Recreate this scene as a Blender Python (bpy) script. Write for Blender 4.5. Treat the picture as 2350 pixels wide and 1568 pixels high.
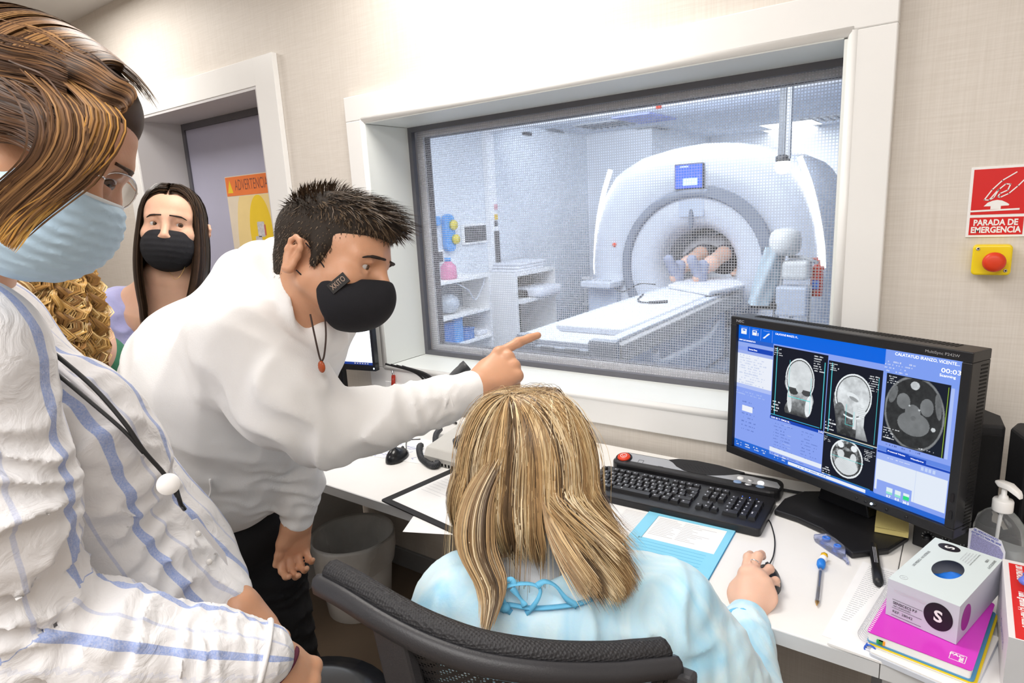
import bpy, math, random
import numpy as np
from mathutils import Vector, Matrix
for o in list(bpy.data.objects): bpy.data.objects.remove(o)
S = bpy.context.scene
COL = S.collection
random.seed(7); RNG = np.random.default_rng(11)
# ---------------------------------------------------------------- camera
ZC = 1.49
F = 1450.0; CX, CY = 1175.0, 784.0
RM = np.array([[0.814504, 0.57795, -0.050562], [0.077957, -0.195392, -0.977622], [-0.574896, 0.792335, -0.204203]])
cam = bpy.data.cameras.new('camera'); cam.sensor_width = 36; cam.lens = F / 2350 * 36
cam.clip_start = 0.02; cam.clip_end = 60
cam_o = bpy.data.objects.new('camera', cam); COL.objects.link(cam_o)
r0, r1, r2 = RM
cam_o.matrix_world = Matrix(((r0[0], -r1[0], -r2[0], 0), (r0[1], -r1[1], -r2[1], 0), (r0[2], -r1[2], -r2[2], ZC), (0, 0, 0, 1)))
cam.dof.use_dof = False
S.camera = cam_o
# ---------------------------------------------------------------- world and lights
S.view_settings.view_transform = 'Standard'; S.view_settings.look = 'None'
S.view_settings.exposure = 0.0; S.view_settings.gamma = 1.0; S.view_settings.use_curve_mapping = False
w = bpy.data.worlds.new('world'); S.world = w; w.use_nodes = True
w.node_tree.nodes['Background'].inputs[0].default_value = (0.9, 0.93, 1, 1)
w.node_tree.nodes['Background'].inputs[1].default_value = 0.25
def area(loc, size, power, color=(1, 1, 1), rot=(0, 0, 0), sy=None, spread=None):
    l = bpy.data.lights.new('ceiling_or_fill_light', 'AREA'); l.energy = power; l.color = color
    l.shape = 'RECTANGLE'; l.size = size; l.size_y = sy or size
    if spread: l.spread = spread
    o = bpy.data.objects.new('ceiling_or_fill_light', l); o.location = loc; o.rotation_euler = rot; COL.objects.link(o)
    return o
WARM = (1.0, 0.955, 0.90)
area((-1.25, 1.15, 2.60), .7, 24, WARM)          # ceiling panel in front of the window wall
area((-3.45, 1.10, 2.60), 0.6, 19, WARM)           # ceiling panel near the door
area((0.0, -1.0, 2.58), 1.8, 72, (1, 0.975, 0.95))    # unseen soft fill added behind the camera, standing for bounced flash
area((-2.4, -1.3, 2.58), 1.5, 44, (1, 0.975, 0.95))  # second added fill, farther left behind the camera
COOL = (0.86, 0.92, 1.0)
area((-2.0, 3.5, 2.28), 2.2, 78, COOL, sy=1.3, rot=(.45, 0, 0))      # scanner room: added unseen lamp, tilted to light the magnet front
area((-1.8, 8.3, 2.30), .56, 38, COOL, sy=.60)
area((-1.9, 5.22, 2.29), 3.0, 38, COOL, sy=.08, rot=(1.9, 0, 0))   # added light hidden behind the bulkhead to brighten the scanner ceiling
# ---------------------------------------------------------------- pixel -> world helpers
def ray(u, v): return RM.T @ np.array([(u - CX) / F, (v - CY) / F, 1.0])
Z0 = np.array([0, 0, ZC])
def atz(u, v, z): d = ray(u, v); return d * ((z - ZC) / d[2]) + Z0
def aty(u, v, y): d = ray(u, v); return d * (y / d[1]) + Z0
def atx(u, v, x): d = ray(u, v); return d * (x / d[0]) + Z0
def at(u, v, d): return ray(u, v) * d + Z0
# ---------------------------------------------------------------- scene graph helpers
def unit(a): a = np.array(a, float); return a / np.linalg.norm(a)
def frame(o, x, z):
    z = unit(z); x = np.array(x, float); x = unit(x - z * (x @ z)); y = np.cross(z, x)
    return Matrix(((x[0], y[0], z[0], o[0]), (x[1], y[1], z[1], o[1]), (x[2], y[2], z[2], o[2]), (0, 0, 0, 1)))
def thing(name, label, cat, loc=(0, 0, 0), group=None, kind=None):
    o = bpy.data.objects.new(name, None); COL.objects.link(o); o.location = [float(c) for c in loc]
    o.empty_display_size = 0.05
    tag(o, label, cat, group, kind); return o
def tag(o, label=None, cat=None, group=None, kind=None):
    if label: o['label'] = label
    if cat: o['category'] = cat
    if group: o['group'] = group
    if kind: o['kind'] = kind
    return o
def wloc(o):
    p = Vector((0, 0, 0))
    while o is not None: p += o.location; o = o.parent
    return p
class MB:
    def __init__(s, M=None): s.v = []; s.f = []; s.mi = []; s.sm = []; s.M = M
    def add(s, vs, fs, mi=0, sm=False):
        b = len(s.v)
        for p in vs:
            p = Vector([float(c) for c in p]); s.v.append(s.M @ p if s.M else p)
        for f in fs: s.f.append([i + b for i in f]); s.mi.append(mi); s.sm.append(sm)
        return s
    def bx(s, x0, x1, y0, y1, z0, z1, mi=0):
        vs = [(x, y, z) for z in (z0, z1) for y in (y0, y1) for x in (x0, x1)]
        return s.add(vs, [(0, 2, 3, 1), (4, 5, 7, 6), (0, 1, 5, 4), (2, 6, 7, 3), (0, 4, 6, 2), (1, 3, 7, 5)], mi)
    def quad(s, a, b, c, d, mi=0): return s.add([a, b, c, d], [(0, 1, 2, 3)], mi)
    def prism(s, poly, z0, z1, mi=0, sm=False):
        n = len(poly); vs = [(p[0], p[1], z0) for p in poly] + [(p[0], p[1], z1) for p in poly]
        area2 = sum(poly[i][0] * poly[(i + 1) % n][1] - poly[(i + 1) % n][0] * poly[i][1] for i in range(n))
        fs = [[*range(n - 1, -1, -1)], [*range(n, 2 * n)]] + [(i, (i + 1) % n, n + (i + 1) % n, n + i) for i in range(n)]
        if area2 < 0: fs = [list(reversed(f)) for f in fs]
        b = len(s.f); s.add(vs, fs, mi, False)
        if sm:
            for i in range(b + 2, len(s.f)): s.sm[i] = True
        return s
    def loft(s, rings, mi=0, cap=True, sm=True, closed=True):
        n = len(rings[0]); b = []; fs = []
        for r in rings: b += list(r)
        m = n if closed else n - 1
        for k in range(len(rings) - 1):
            for i in range(m):
                j = (i + 1) % n; fs.append((k * n + i, k * n + j, (k + 1) * n + j, (k + 1) * n + i))
        base = len(s.f); s.add(b, fs, mi, sm)
        if cap:
            o = len(s.v) - len(b)
            s.f.append([o + i for i in range(n - 1, -1, -1)]); s.mi.append(mi); s.sm.append(False)
            s.f.append([o + (len(rings) - 1) * n + i for i in range(n)]); s.mi.append(mi); s.sm.append(False)
        return s
    def lathe(s, prof, c=(0, 0, 0), axis=(0, 0, 1), n=24, mi=0, cap=True, sm=True, sx=1, sy=1):
        z = unit(axis); x = unit(np.cross(z, (0, 1, 0.001)) if abs(z[1]) < .9 else np.cross(z, (1, 0, 0))); y = np.cross(z, x)
        c = np.array(c, float); rings = []
        for r, h in prof:
            rings.append([c + z * h + x * r * sx * math.cos(t) + y * r * sy * math.sin(t) for t in np.linspace(0, 2 * math.pi, n, endpoint=False)])
        return s.loft(rings, mi, cap, sm)
    def cyl(s, a, b, r, r2=None, n=20, mi=0, cap=True):
        a = np.array(a, float); b = np.array(b, float); L = np.linalg.norm(b - a)
        return s.lathe([(r, 0), (r2 if r2 is not None else r, L)], a, b - a, n, mi, cap)
    def tube(s, pts, r, n=8, mi=0, closed=False, flat=1.0):
        pts = [np.array(p, float) for p in pts]; rings = []; m = len(pts); up = None
        for i in range(m):
            t = pts[(i + 1) % m if closed else min(i + 1, m - 1)] - pts[(i - 1) % m if closed else max(i - 1, 0)]
            t = unit(t) if np.linalg.norm(t) > 1e-9 else np.array([0, 0, 1.])
            if up is None: up = unit(np.cross(t, (0.13, 0.31, 0.94)))
            up = unit(up - t * (up @ t)); q = np.cross(t, up); rr = r[i] if hasattr(r, '__len__') else r
            rings.append([pts[i] + up * rr * math.cos(a) + q * rr * flat * math.sin(a) for a in np.linspace(0, 2 * math.pi, n, endpoint=False)])
        if closed: rings.append(rings[0]); return s.loft(rings, mi, False)
        return s.loft(rings, mi, True)
    def ball(s, c, r, n=16, mi=0, sc=(1, 1, 1)):
        c = np.array(c, float); rings = []
        for k in range(1, n // 2):
            t = math.pi * k / (n // 2)
            rings.append([c + np.array([r * sc[0] * math.sin(t) * math.cos(a), r * sc[1] * math.sin(t) * math.sin(a), -r * sc[2] * math.cos(t)]) for a in np.linspace(0, 2 * math.pi, n, endpoint=False)])
        o = len(s.v); s.loft(rings, mi, False); m = len(s.v) - o
        s.add([c - np.array([0, 0, r * sc[2]]), c + np.array([0, 0, r * sc[2]])], [], mi)
        for i in range(n):
            j = (i + 1) % n
            s.f.append([o + m, o + j, o + i]); s.mi.append(mi); s.sm.append(True)
            s.f.append([o + m + 1, o + m - n + i, o + m - n + j]); s.mi.append(mi); s.sm.append(True)
        return s
    def grid(s, P, mi=0, sm=True, closed=False):   # P[i][j] points
        a = len(P); b = len(P[0]); vs = [p for row in P for p in row]; fs = []
        for i in range(a - 1):
            for j in range(b if closed else b - 1):
                k = (j + 1) % b; fs.append((i * b + j, i * b + k, (i + 1) * b + k, (i + 1) * b + j))
        return s.add(vs, fs, mi, sm)
    def build(s, name, mats, parent=None, bev=0, sub=0, solid=0, label=None, seg=2, kind=None, cat=None, group=None):
        me = bpy.data.meshes.new(name); off = wloc(parent) if parent else Vector((0, 0, 0))
        me.from_pydata([p - off for p in s.v], [], s.f)
        for m in (mats if isinstance(mats, (list, tuple)) else [mats]): me.materials.append(m)
        me.polygons.foreach_set('material_index', s.mi); me.polygons.foreach_set('use_smooth', s.sm); me.update()
        o = bpy.data.objects.new(name, me); COL.objects.link(o)
        if parent: o.parent = parent
        if solid: m = o.modifiers.new('solid', 'SOLIDIFY'); m.thickness = solid; m.offset = 0
        if bev: m = o.modifiers.new('bevel', 'BEVEL'); m.width = bev; m.segments = seg; m.limit_method = 'ANGLE'; m.angle_limit = 0.7
        if sub: m = o.modifiers.new('sub', 'SUBSURF'); m.levels = sub; m.render_levels = sub
        tag(o, label, cat, group, kind); return o
def rrect(w, h, r, n=5, cx=0, cy=0):
    out = []
    for sx, sy, a0 in ((1, 1, 0), (-1, 1, 90), (-1, -1, 180), (1, -1, 270)):
        for k in range(n + 1):
            a = math.radians(a0 + 90 * k / n); out.append((cx + sx * (w / 2 - r) + r * math.cos(a), cy + sy * (h / 2 - r) + r * math.sin(a)))
    return out
def spline(pts, n=12):
    P = [np.array(p, float) for p in pts]; P = [2 * P[0] - P[1]] + P + [2 * P[-1] - P[-2]]; out = []
    for i in range(1, len(P) - 2):
        for t in np.linspace(0, 1, n, endpoint=False):
            a, b, c, d = P[i - 1:i + 3]
            out.append(.5 * ((2 * b) + (c - a) * t + (2 * a - 5 * b + 4 * c - d) * t * t + (3 * b - a - 3 * c + d) * t ** 3))
    out.append(P[-2]); return out
def txt(s, size, M, mat, parent, width=None, name='lettering', align='CENTER', bold=0, ext=0.0, cast=True):
    cu = bpy.data.curves.new('t', 'FONT'); cu.body = s; cu.size = size; cu.align_x = align; cu.align_y = 'CENTER'
    cu.offset = bold; cu.extrude = ext; cu.resolution_u = 3
    ob = bpy.data.objects.new('t', cu); me = bpy.data.meshes.new_from_object(ob)
    bpy.data.objects.remove(ob)
    n = len(me.vertices); co = np.zeros(n * 3); me.vertices.foreach_get('co', co); co = co.reshape(-1, 3)
    if width and n: co[:, 0] *= width / max(1e-6, co[:, 0].max() - co[:, 0].min())
    A = np.array(M); co = co @ A[:3, :3].T + A[:3, 3] - np.array(wloc(parent))
    me.vertices.foreach_set('co', co.ravel()); me.update(); me.materials.clear(); me.materials.append(mat); me.name = name
    o = bpy.data.objects.new(name, me); COL.objects.link(o); o.parent = parent; return o
def M4(o, x, y):  # frame from origin, x dir, y dir
    x = unit(x); return frame(o, x, np.cross(x, y))
def Ml(M, *p): return np.array(M @ Vector([float(c) for c in p]))
def sh(M, x=0, y=0, z=0): return M @ Matrix.Translation((x, y, z))
# ---------------------------------------------------------------- materials
MATS = {}
def mat(name, col=(.8, .8, .8), rough=.5, metal=0, var=0, vs=20, bump=0, bs=200, stretch=(1, 1, 1), emit=0, ecol=None, trans=0, alpha=1, ior=1.45, spec=.5, sss=0, sheen=0, attr=None, aniso=0, coat=0, ssr=(1, .35, .2)):
    m = bpy.data.materials.new(name); m.use_nodes = True; nt = m.node_tree; b = nt.nodes['Principled BSDF']; L = nt.links
    i = b.inputs; i['Base Color'].default_value = (*col, 1); i['Roughness'].default_value = rough; i['Metallic'].default_value = metal
    i['IOR'].default_value = ior; i['Transmission Weight'].default_value = trans; i['Alpha'].default_value = alpha
    i['Specular IOR Level'].default_value = spec
    if sss: i['Subsurface Weight'].default_value = sss; i['Subsurface Radius'].default_value = ssr; i['Subsurface Scale'].default_value = .008
    if sheen: i['Sheen Weight'].default_value = sheen; i['Sheen Roughness'].default_value = .5
    if coat: i['Coat Weight'].default_value = coat
    if aniso: i['Anisotropic'].default_value = aniso
    if emit: i['Emission Color'].default_value = (*(ecol or col), 1); i['Emission Strength'].default_value = emit
    tc = nt.nodes.new('ShaderNodeTexCoord'); mp = nt.nodes.new('ShaderNodeMapping'); mp.inputs['Scale'].default_value = stretch
    L.new(tc.outputs['Object'], mp.inputs['Vector'])
    if attr:
        a = nt.nodes.new('ShaderNodeAttribute'); a.attribute_name = attr
    if var or attr:
        n = nt.nodes.new('ShaderNodeTexNoise'); n.inputs['Scale'].default_value = vs; n.inputs['Detail'].default_value = 4
        L.new(mp.outputs[0], n.inputs['Vector'])
        h = nt.nodes.new('ShaderNodeMixRGB'); h.blend_type = 'MULTIPLY'; h.inputs[0].default_value = 1; h.inputs[1].default_value = (*col, 1)
        if attr: L.new(a.outputs['Color'], h.inputs[1])
        r = nt.nodes.new('ShaderNodeMapRange'); r.inputs[1].default_value = .3; r.inputs[2].default_value = .7; r.inputs[3].default_value = 1 - var; r.inputs[4].default_value = 1 + var * .3
        L.new(n.outputs['Fac'], r.inputs[0]); L.new(r.outputs[0], h.inputs[2]); L.new(h.outputs[0], i['Base Color'])
        if attr and emit: L.new(h.outputs[0], i['Emission Color'])
    if bump:
        n2 = nt.nodes.new('ShaderNodeTexNoise'); n2.inputs['Scale'].default_value = bs; n2.inputs['Detail'].default_value = 3
        L.new(mp.outputs[0], n2.inputs['Vector']); bp = nt.nodes.new('ShaderNodeBump'); bp.inputs['Strength'].default_value = bump; bp.inputs['Distance'].default_value = .002
        L.new(n2.outputs['Fac'], bp.inputs['Height']); L.new(bp.outputs[0], i['Normal'])
    MATS[name] = m; return m
white_gloss = mat('white_lacquer', (.86, .86, .85), .3, var=.02, vs=6)
white_matte = mat('white_paint', (.86, .86, .86), .6, var=.02, vs=5)
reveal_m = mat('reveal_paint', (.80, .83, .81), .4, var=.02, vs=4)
desk_m = mat('desk_laminate', (.86, .85, .83), .35, var=.02, vs=8, bump=.05, bs=500)
desk_edge = mat('desk_edge_grey', (.62, .64, .66), .4, var=.03, vs=12)
black_pl = mat('black_plastic', (.012, .012, .014), .38, bump=.15, bs=900)
black_sm = mat('black_gloss_plastic', (.012, .013, .016), .2)
black_mt = mat('black_matte', (.015, .015, .017), .7, bump=.2, bs=600)
dgrey = mat('dark_grey', (.07, .075, .085), .5, var=.1, vs=30)
mgrey = mat('mid_grey', (.25, .27, .30), .45, var=.05, vs=20)
lgrey = mat('light_grey', (.55, .57, .60), .4, var=.04, vs=20)
metal_m = mat('brushed_metal', (.62, .63, .65), .3, 1, var=.08, vs=60)
silver_m = mat('silver_paint', (.55, .56, .58), .32, .5, var=.03, vs=40)
chrome = mat('chrome', (.8, .8, .82), .12, 1, var=.02, vs=30)
paper_m = mat('paper', (.9, .9, .9), .7, var=.02, vs=40)
ink = mat('ink_black', (.02, .02, .03), .6, var=.05, vs=90)
ink_g = mat('ink_grey', (.45, .46, .5), .6, var=.05, vs=90)
ink_b = mat('ink_blue', (.05, .08, .45), .6, var=.05, vs=90)
ink_w = mat('ink_white', (.9, .9, .9), .5, var=.02, vs=90)
red_m = mat('red_print', (.68, .012, .012), .4, var=.03, vs=50)
# ================================================================ control room shell
def wallpaper(name, c1, c2):
    m = bpy.data.materials.new(name); m.use_nodes = True; nt = m.node_tree; b = nt.nodes['Principled BSDF']; L = nt.links
    b.inputs['Roughness'].default_value = .55
    tc = nt.nodes.new('ShaderNodeTexCoord'); out = []
    for sc in ((260, 260, 6), (10, 10, 240)):
        mp = nt.nodes.new('ShaderNodeMapping'); mp.inputs['Scale'].default_value = sc; L.new(tc.outputs['Object'], mp.inputs[0])
        n = nt.nodes.new('ShaderNodeTexNoise'); n.inputs['Scale'].default_value = 1; n.inputs['Detail'].default_value = 2; L.new(mp.outputs[0], n.inputs['Vector']); out.append(n)
    ad = nt.nodes.new('ShaderNodeMath'); ad.operation = 'ADD'; L.new(out[0].outputs['Fac'], ad.inputs[0]); L.new(out[1].outputs['Fac'], ad.inputs[1])
    r = nt.nodes.new('ShaderNodeMapRange'); r.inputs[1].default_value = .7; r.inputs[2].default_value = 1.3; L.new(ad.outputs[0], r.inputs[0])
    mx = nt.nodes.new('ShaderNodeMixRGB'); mx.inputs[1].default_value = (*c1, 1); mx.inputs[2].default_value = (*c2, 1); L.new(r.outputs[0], mx.inputs[0]); L.new(mx.outputs[0], b.inputs['Base Color'])
    bp = nt.nodes.new('ShaderNodeBump'); bp.inputs['Strength'].default_value = .12; bp.inputs['Distance'].default_value = .001; L.new(r.outputs[0], bp.inputs['Height']); L.new(bp.outputs[0], b.inputs['Normal'])
    return m
wall_m = wallpaper('wallpaper_beige', (.67, .62, .56), (.74, .695, .64))
floor_m = mat('vinyl_floor', (.20, .145, .10), .45, var=.15, vs=3, bump=.05, bs=80)
ceil_m = mat('ceiling_paint', (.82, .81, .79), .8, var=.02, vs=4)
base_m = mat('baseboard_grey', (.30, .30, .31), .45, var=.05, vs=10)
DX0, DX1, DZ = -3.62, -2.495, 2.055
WX0, WX1, WZ0, WZ1 = -1.850, -0.262, 0.905, 1.828
b = MB()
y0, y1 = 1.72, 2.02
for x0, x1, z0, z1 in ((-6, DX0, 0, 2.635), (DX0, DX1, DZ, 2.635), (DX1, WX0 - .012, 0, 2.635), (WX0 - .012, WX1 + .012, 0, WZ0 - .012), (WX0 - .012, WX1 + .012, WZ1 + .012, 2.635), (WX1 + .012, 1.3, 0, 2.635)):
    b.bx(x0, x1, y0, y1, z0, z1)
b.build('wall_back', wall_m, kind='structure')
MB().bx(-6.1, -6, -3.2, 1.9, 0, 2.635).build('wall_left', wall_m, kind='structure')
MB().bx(1.3, 1.4, -3.2, 2.02, 0, 2.635).build('wall_right', wall_m, kind='structure')
MB().bx(-6.1, 1.4, -3.3, -3.2, 0, 2.635).build('wall_front', wall_m, kind='structure')
MB().bx(-6.1, 1.4, -3.3, 2.02, -.1, 0).build('floor', floor_m, kind='structure')
MB().bx(-6.1, 1.4, -3.3, 2.02, 2.635, 2.7).build('ceiling', ceil_m, kind='structure')
MB().bx(-2.12, 1.3, 1.705, 1.72, 0, .085).build('baseboard_back', base_m, kind='structure', bev=.003)
# ---- window
win = thing('window_1', 'wide white framed observation window looking into the scanner room', 'window', (-1.05, 1.72, .8), kind='structure')
OX0, OX1, OZ0, OZ1 = -1.950, -0.157, .815, 1.931
cw = .088; yf = 1.690
for q in ((OX0, OX1, OZ1 - cw, OZ1), (OX0, OX1, OZ0, OZ0 + .082), (OX0, OX0 + .086, OZ0 + .082, OZ1 - cw), (OX1 - .086, OX1, OZ0 + .082, OZ1 - cw)):
    MB().bx(q[0], q[1], yf, 1.7195, q[2], q[3]).build('casing', white_gloss, win, bev=.003)
ix0, ix1, iz0, iz1 = OX0 + .086, OX1 - .086, OZ0 + .082, OZ1 - cw
def mould(o, i, dx):   # half round bead between casing and reveal
    return None
for a, c in (((ix0, iz0), (ix1, iz0)), ((ix0, iz1), (ix1, iz1)), ((ix0, iz0), (ix0, iz1)), ((ix1, iz0), (ix1, iz1))):
    m = MB(); m.cyl((a[0], 1.700, a[1]), (c[0], 1.700, c[1]), .013, n=14); m.build('moulding', white_gloss, win)
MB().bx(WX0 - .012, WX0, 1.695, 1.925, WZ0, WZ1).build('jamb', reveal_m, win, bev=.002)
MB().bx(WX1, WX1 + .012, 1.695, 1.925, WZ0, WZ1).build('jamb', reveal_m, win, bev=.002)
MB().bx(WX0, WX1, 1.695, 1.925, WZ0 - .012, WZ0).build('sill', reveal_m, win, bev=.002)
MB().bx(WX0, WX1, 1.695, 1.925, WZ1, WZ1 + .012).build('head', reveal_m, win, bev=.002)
gx0, gx1, gz0, gz1 = WX0, WX1, WZ0, WZ1
def ringframe(x0, x1, z0, z1, t, ya, yb, name, m, par):
    b = MB()
    b.bx(x0, x1, ya, yb, z0, z0 + t).bx(x0, x1, ya, yb, z1 - t, z1).bx(x0, x0 + t, ya, yb, z0 + t, z1 - t).bx(x1 - t, x1, ya, yb, z0 + t, z1 - t)
    return b.build(name, m, par)
seal_m = mat('dark_window_seal', (.14, .14, .16), .35, .3, var=.05, vs=20)
ringframe(gx0, gx1, gz0, gz1, .019, 1.915, 1.935, 'seal', seal_m, win)
ringframe(gx0 + .001, gx1 - .001, gz0 + .001, gz1 - .001, .036, 1.962, 1.99, 'inner_frame', mat('inner_frame_paint', (.86, .87, .92), .5), win)
ringframe(gx0 + .0355, gx1 - .0355, gz0 + .0355, gz1 - .0355, .004, 1.972, 2.002, 'gasket', seal_m, win)
glass = mat('window_glass', (1, 1, 1), .02, trans=1, ior=1.05, spec=.35)
MB().bx(gx0 + .012, gx1 - .012, 1.926, 1.930, gz0 + .012, gz1 - .012).build('glass_pane', glass, win)
# shielding mesh between the panes
m = bpy.data.materials.new('shield_mesh'); m.use_nodes = True; nt = m.node_tree; bs = nt.nodes['Principled BSDF']; L = nt.links
bs.inputs['Base Color'].default_value = (.66, .69, .76, 1); bs.inputs['Roughness'].default_value = .5
tc = nt.nodes.new('ShaderNodeTexCoord'); sp = nt.nodes.new('ShaderNodeSeparateXYZ'); L.new(tc.outputs['Object'], sp.inputs[0]); prev = None
for ax in ('X', 'Z'):
    a = nt.nodes.new('ShaderNodeMath'); a.operation = 'PINGPONG'; a.inputs[1].default_value = .0042; L.new(sp.outputs[ax], a.inputs[0])
    c = nt.nodes.new('ShaderNodeMapRange'); c.inputs[1].default_value = .0008; c.inputs[2].default_value = .0020; c.inputs[3].default_value = 1; c.inputs[4].default_value = 0; L.new(a.outputs[0], c.inputs[0])
    if prev:
        mx = nt.nodes.new('ShaderNodeMath'); mx.operation = 'MAXIMUM'; L.new(prev.outputs[0], mx.inputs[0]); L.new(c.outputs[0], mx.inputs[1]); prev = mx
    else: prev = c
ml = nt.nodes.new('ShaderNodeMath'); ml.operation = 'MULTIPLY_ADD'; ml.inputs[1].default_value = .50; ml.inputs[2].default_value = .06; L.new(prev.outputs[0], ml.inputs[0]); L.new(ml.outputs[0], bs.inputs['Alpha'])
MB().quad((gx0 + .01, 1.955, gz0 + .01), (gx1 - .01, 1.955, gz0 + .01), (gx1 - .01, 1.955, gz1 - .01), (gx0 + .01, 1.955, gz1 - .01)).build('shielding_mesh', m, win)
# ---- door
trim = thing('trim_1', 'broad white casing around the recessed door', 'door casing', (-3.05, 1.72, 0), kind='structure')
MB().bx(DX1, DX1 + .135, 1.695, 1.7195, 0, 2.165).build('casing', white_gloss, trim, bev=.002)
MB().bx(DX0 - .135, DX0, 1.695, 1.7195, 0, 2.165).build('casing', white_gloss, trim, bev=.002)
MB().bx(DX0, DX1, 1.697, 1.7195, DZ, 2.165).build('casing', white_gloss, trim, bev=.002)
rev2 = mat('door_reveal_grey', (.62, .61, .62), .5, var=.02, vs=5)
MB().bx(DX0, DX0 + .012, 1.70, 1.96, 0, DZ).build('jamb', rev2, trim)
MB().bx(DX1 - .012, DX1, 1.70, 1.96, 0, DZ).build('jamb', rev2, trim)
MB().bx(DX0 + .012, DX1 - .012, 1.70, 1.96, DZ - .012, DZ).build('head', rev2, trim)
dr = thing('door_1', 'lavender grey shielded door in a deep recess, dark seal around it', 'door', (-3.05, 1.96, 0), kind='structure')
lav = mat('lavender_door', (.42, .42, .54), .45, var=.03, vs=6)
MB().bx(DX0 + .04, DX1 - .04, 1.958, 2.0, .01, DZ - .045).build('leaf', lav, dr, bev=.002)
b = MB(); b.bx(DX0 + .012, DX0 + .04, 1.95, 2.0, .01, DZ - .045).bx(DX1 - .04, DX1 - .012, 1.95, 2.0, .01, DZ - .045).bx(DX0 + .012, DX1 - .012, 1.95, 2.0, DZ - .045, DZ - .012)
b.build('seal', seal_m, dr)
# poster on the door
ps = [aty(u, v, 1.955) for u, v in ((515, 407), (617, 395), (637, 553), (542, 575))]
px0 = ps[0][0]; px1 = ps[1][0] + .01; pz1 = ps[0][2]; pz0 = pz1 - (px1 - px0) * 1.9
post = thing('warning_poster', 'yellow warning poster with an orange heading on the lavender door', 'poster', ((px0 + px1) / 2, 1.957, pz0))
W = px1 - px0; H = pz1 - pz0
yel = mat('poster_yellow', (.80, .62, .28), .5, var=.05, vs=12); ora = mat('poster_orange', (.78, .20, .05), .5, var=.05, vs=12)
yel2 = mat('poster_bright_yellow', (.80, .56, .03), .5, var=.04, vs=12); crm = mat('poster_cream', (.72, .63, .50), .5, var=.05, vs=12)
MB().bx(px0, px1, 1.9555, 1.9575, pz0, pz1).build('sheet', crm, post)
M = Matrix(((1, 0, 0, (px0 + px1) / 2), (0, 0, -1, 1.9552), (0, 1, 0, (pz0 + pz1) / 2), (0, 0, 0, 1)))
def ell_poly(cx, cz, rx, rz, n=40): return [(cx + rx * math.cos(t), cz + rz * math.sin(t)) for t in np.linspace(0, 2 * math.pi, n, endpoint=False)]
def clip_poly(pl, x0, x1, z0, z1): return [(min(max(a, x0), x1), min(max(b_, z0), z1)) for a, b_ in pl]
hw, hh = W / 2 - .004, H / 2 - .004
MB(M).prism(clip_poly(ell_poly(W * .12, 0, W * .48, H * .55), -hw, hw, -hh, hh - H * .13), 0, .0003).build('yellow_field', yel, post)
MB(M).prism(ell_poly(W * .17, H * .12, W * .24, H * .245), .0004, .0007).build('yellow_disc', yel2, post)
MB(M).prism([(-hw, hh - H * .125), (hw, hh - H * .125), (hw, hh), (-hw, hh)], .0004, .0007).build('heading_band', ora, post)
txt('ADVERTENCIA', H * .1, sh(M, W * .07, H * .435, .001), mat('poster_brown_ink', (.25, .08, .05), .5), post, width=W * .72)
MB(M).prism([(-W * .46, H * .39), (-W * .34, H * .39), (-W * .40, H * .475)], .0008, .001).build('warning_triangle', yel2, post)
pg = mat('poster_grey', (.62, .60, .62), .5, var=.3, vs=60)
for q in ([rrect(W * .15, H * .1, .008, cx=W * .17, cy=H * .14)], [rrect(W * .14, H * .05, .006, cx=W * .1, cy=H * .07)], [rrect(W * .08, H * .04, .004, cx=-W * .2, cy=H * .0)]): MB(M).prism(q[0], .0008, .0011).build('pictogram', pg, post)
for cx, cy in ((-.17, -.16), (.07, -.2), (.3, -.17)): MB(M).prism([(W * (cx - .08), H * (cy + .07)), (W * (cx + .0), H * (cy + .05)), (W * (cx + .09), H * (cy - .04)), (W * (cx + .05), H * (cy - .1)), (W * (cx - .06), H * (cy + .01))], .0008, .0011).build('pictogram', pg, post)
pr = mat('poster_red_lines', (.5, .12, .1), .5)
for k in range(5): MB(M).prism([(W * .1 + k * W * .035, H * .03), (W * .11 + k * W * .035, H * .03), (W * .12 + k * W * .02, -H * .06), (W * .105 + k * W * .02, -H * .06)], .0008, .001).build('pictogram_line', pr, post)
MB(M).prism([(W * .24, H * .10), (W * .27, H * .10), (W * .27, H * .17), (W * .24, H * .17)], .0012, .0013).build('pictogram_line', pr, post)
# ---- emergency stop sign and button
s0 = aty(2230, 385, 1.7195)
sx0, sz1, sw, shh = s0[0], s0[2], .1025, .148
sign = thing('emergency_stop_sign', 'red and white emergency stop sign with a hand over a button, on the beige wall', 'sign', (sx0 + sw / 2, 1.718, sz1 - shh))
MB().bx(sx0, sx0 + sw, 1.7165, 1.7195, sz1 - shh, sz1).build('plate', ink_w, sign, bev=.0008)
M = Matrix(((1, 0, 0, sx0 + sw / 2), (0, 0, -1, 1.7164), (0, 1, 0, sz1 - shh / 2), (0, 0, 0, 1)))
MB(M).prism([(-.046, -.026), (.046, -.026), (.046, .069), (-.046, .069)], 0, .0004).build('red_panel', red_m, sign)
MB(M).prism([(-.046, -.069), (.046, -.069), (.046, -.032), (-.046, -.032)], 0, .0004).build('red_caption_panel', red_m, sign)
txt('PARADA DE', .0175, sh(M, -.001, -.0435, .0006), ink_w, sign, width=.076, bold=.0006)
txt('EMERGENCIA', .0175, sh(M, 0, -.0590, .0006), ink_w, sign, width=.086, bold=.0006)
b = MB(M)
def pline(b, pts, wd, z=.0006):
    for p, q in zip(pts[:-1], pts[1:]):
        p = np.array(p); q = np.array(q); d = unit(q - p); n_ = np.array([-d[1], d[0]]) * wd / 2; e = d * wd * .35
        b.prism([tuple(p - n_ - e), tuple(q - n_ + e), tuple(q + n_ + e), tuple(p + n_ - e)], z, z + .0003)
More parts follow.
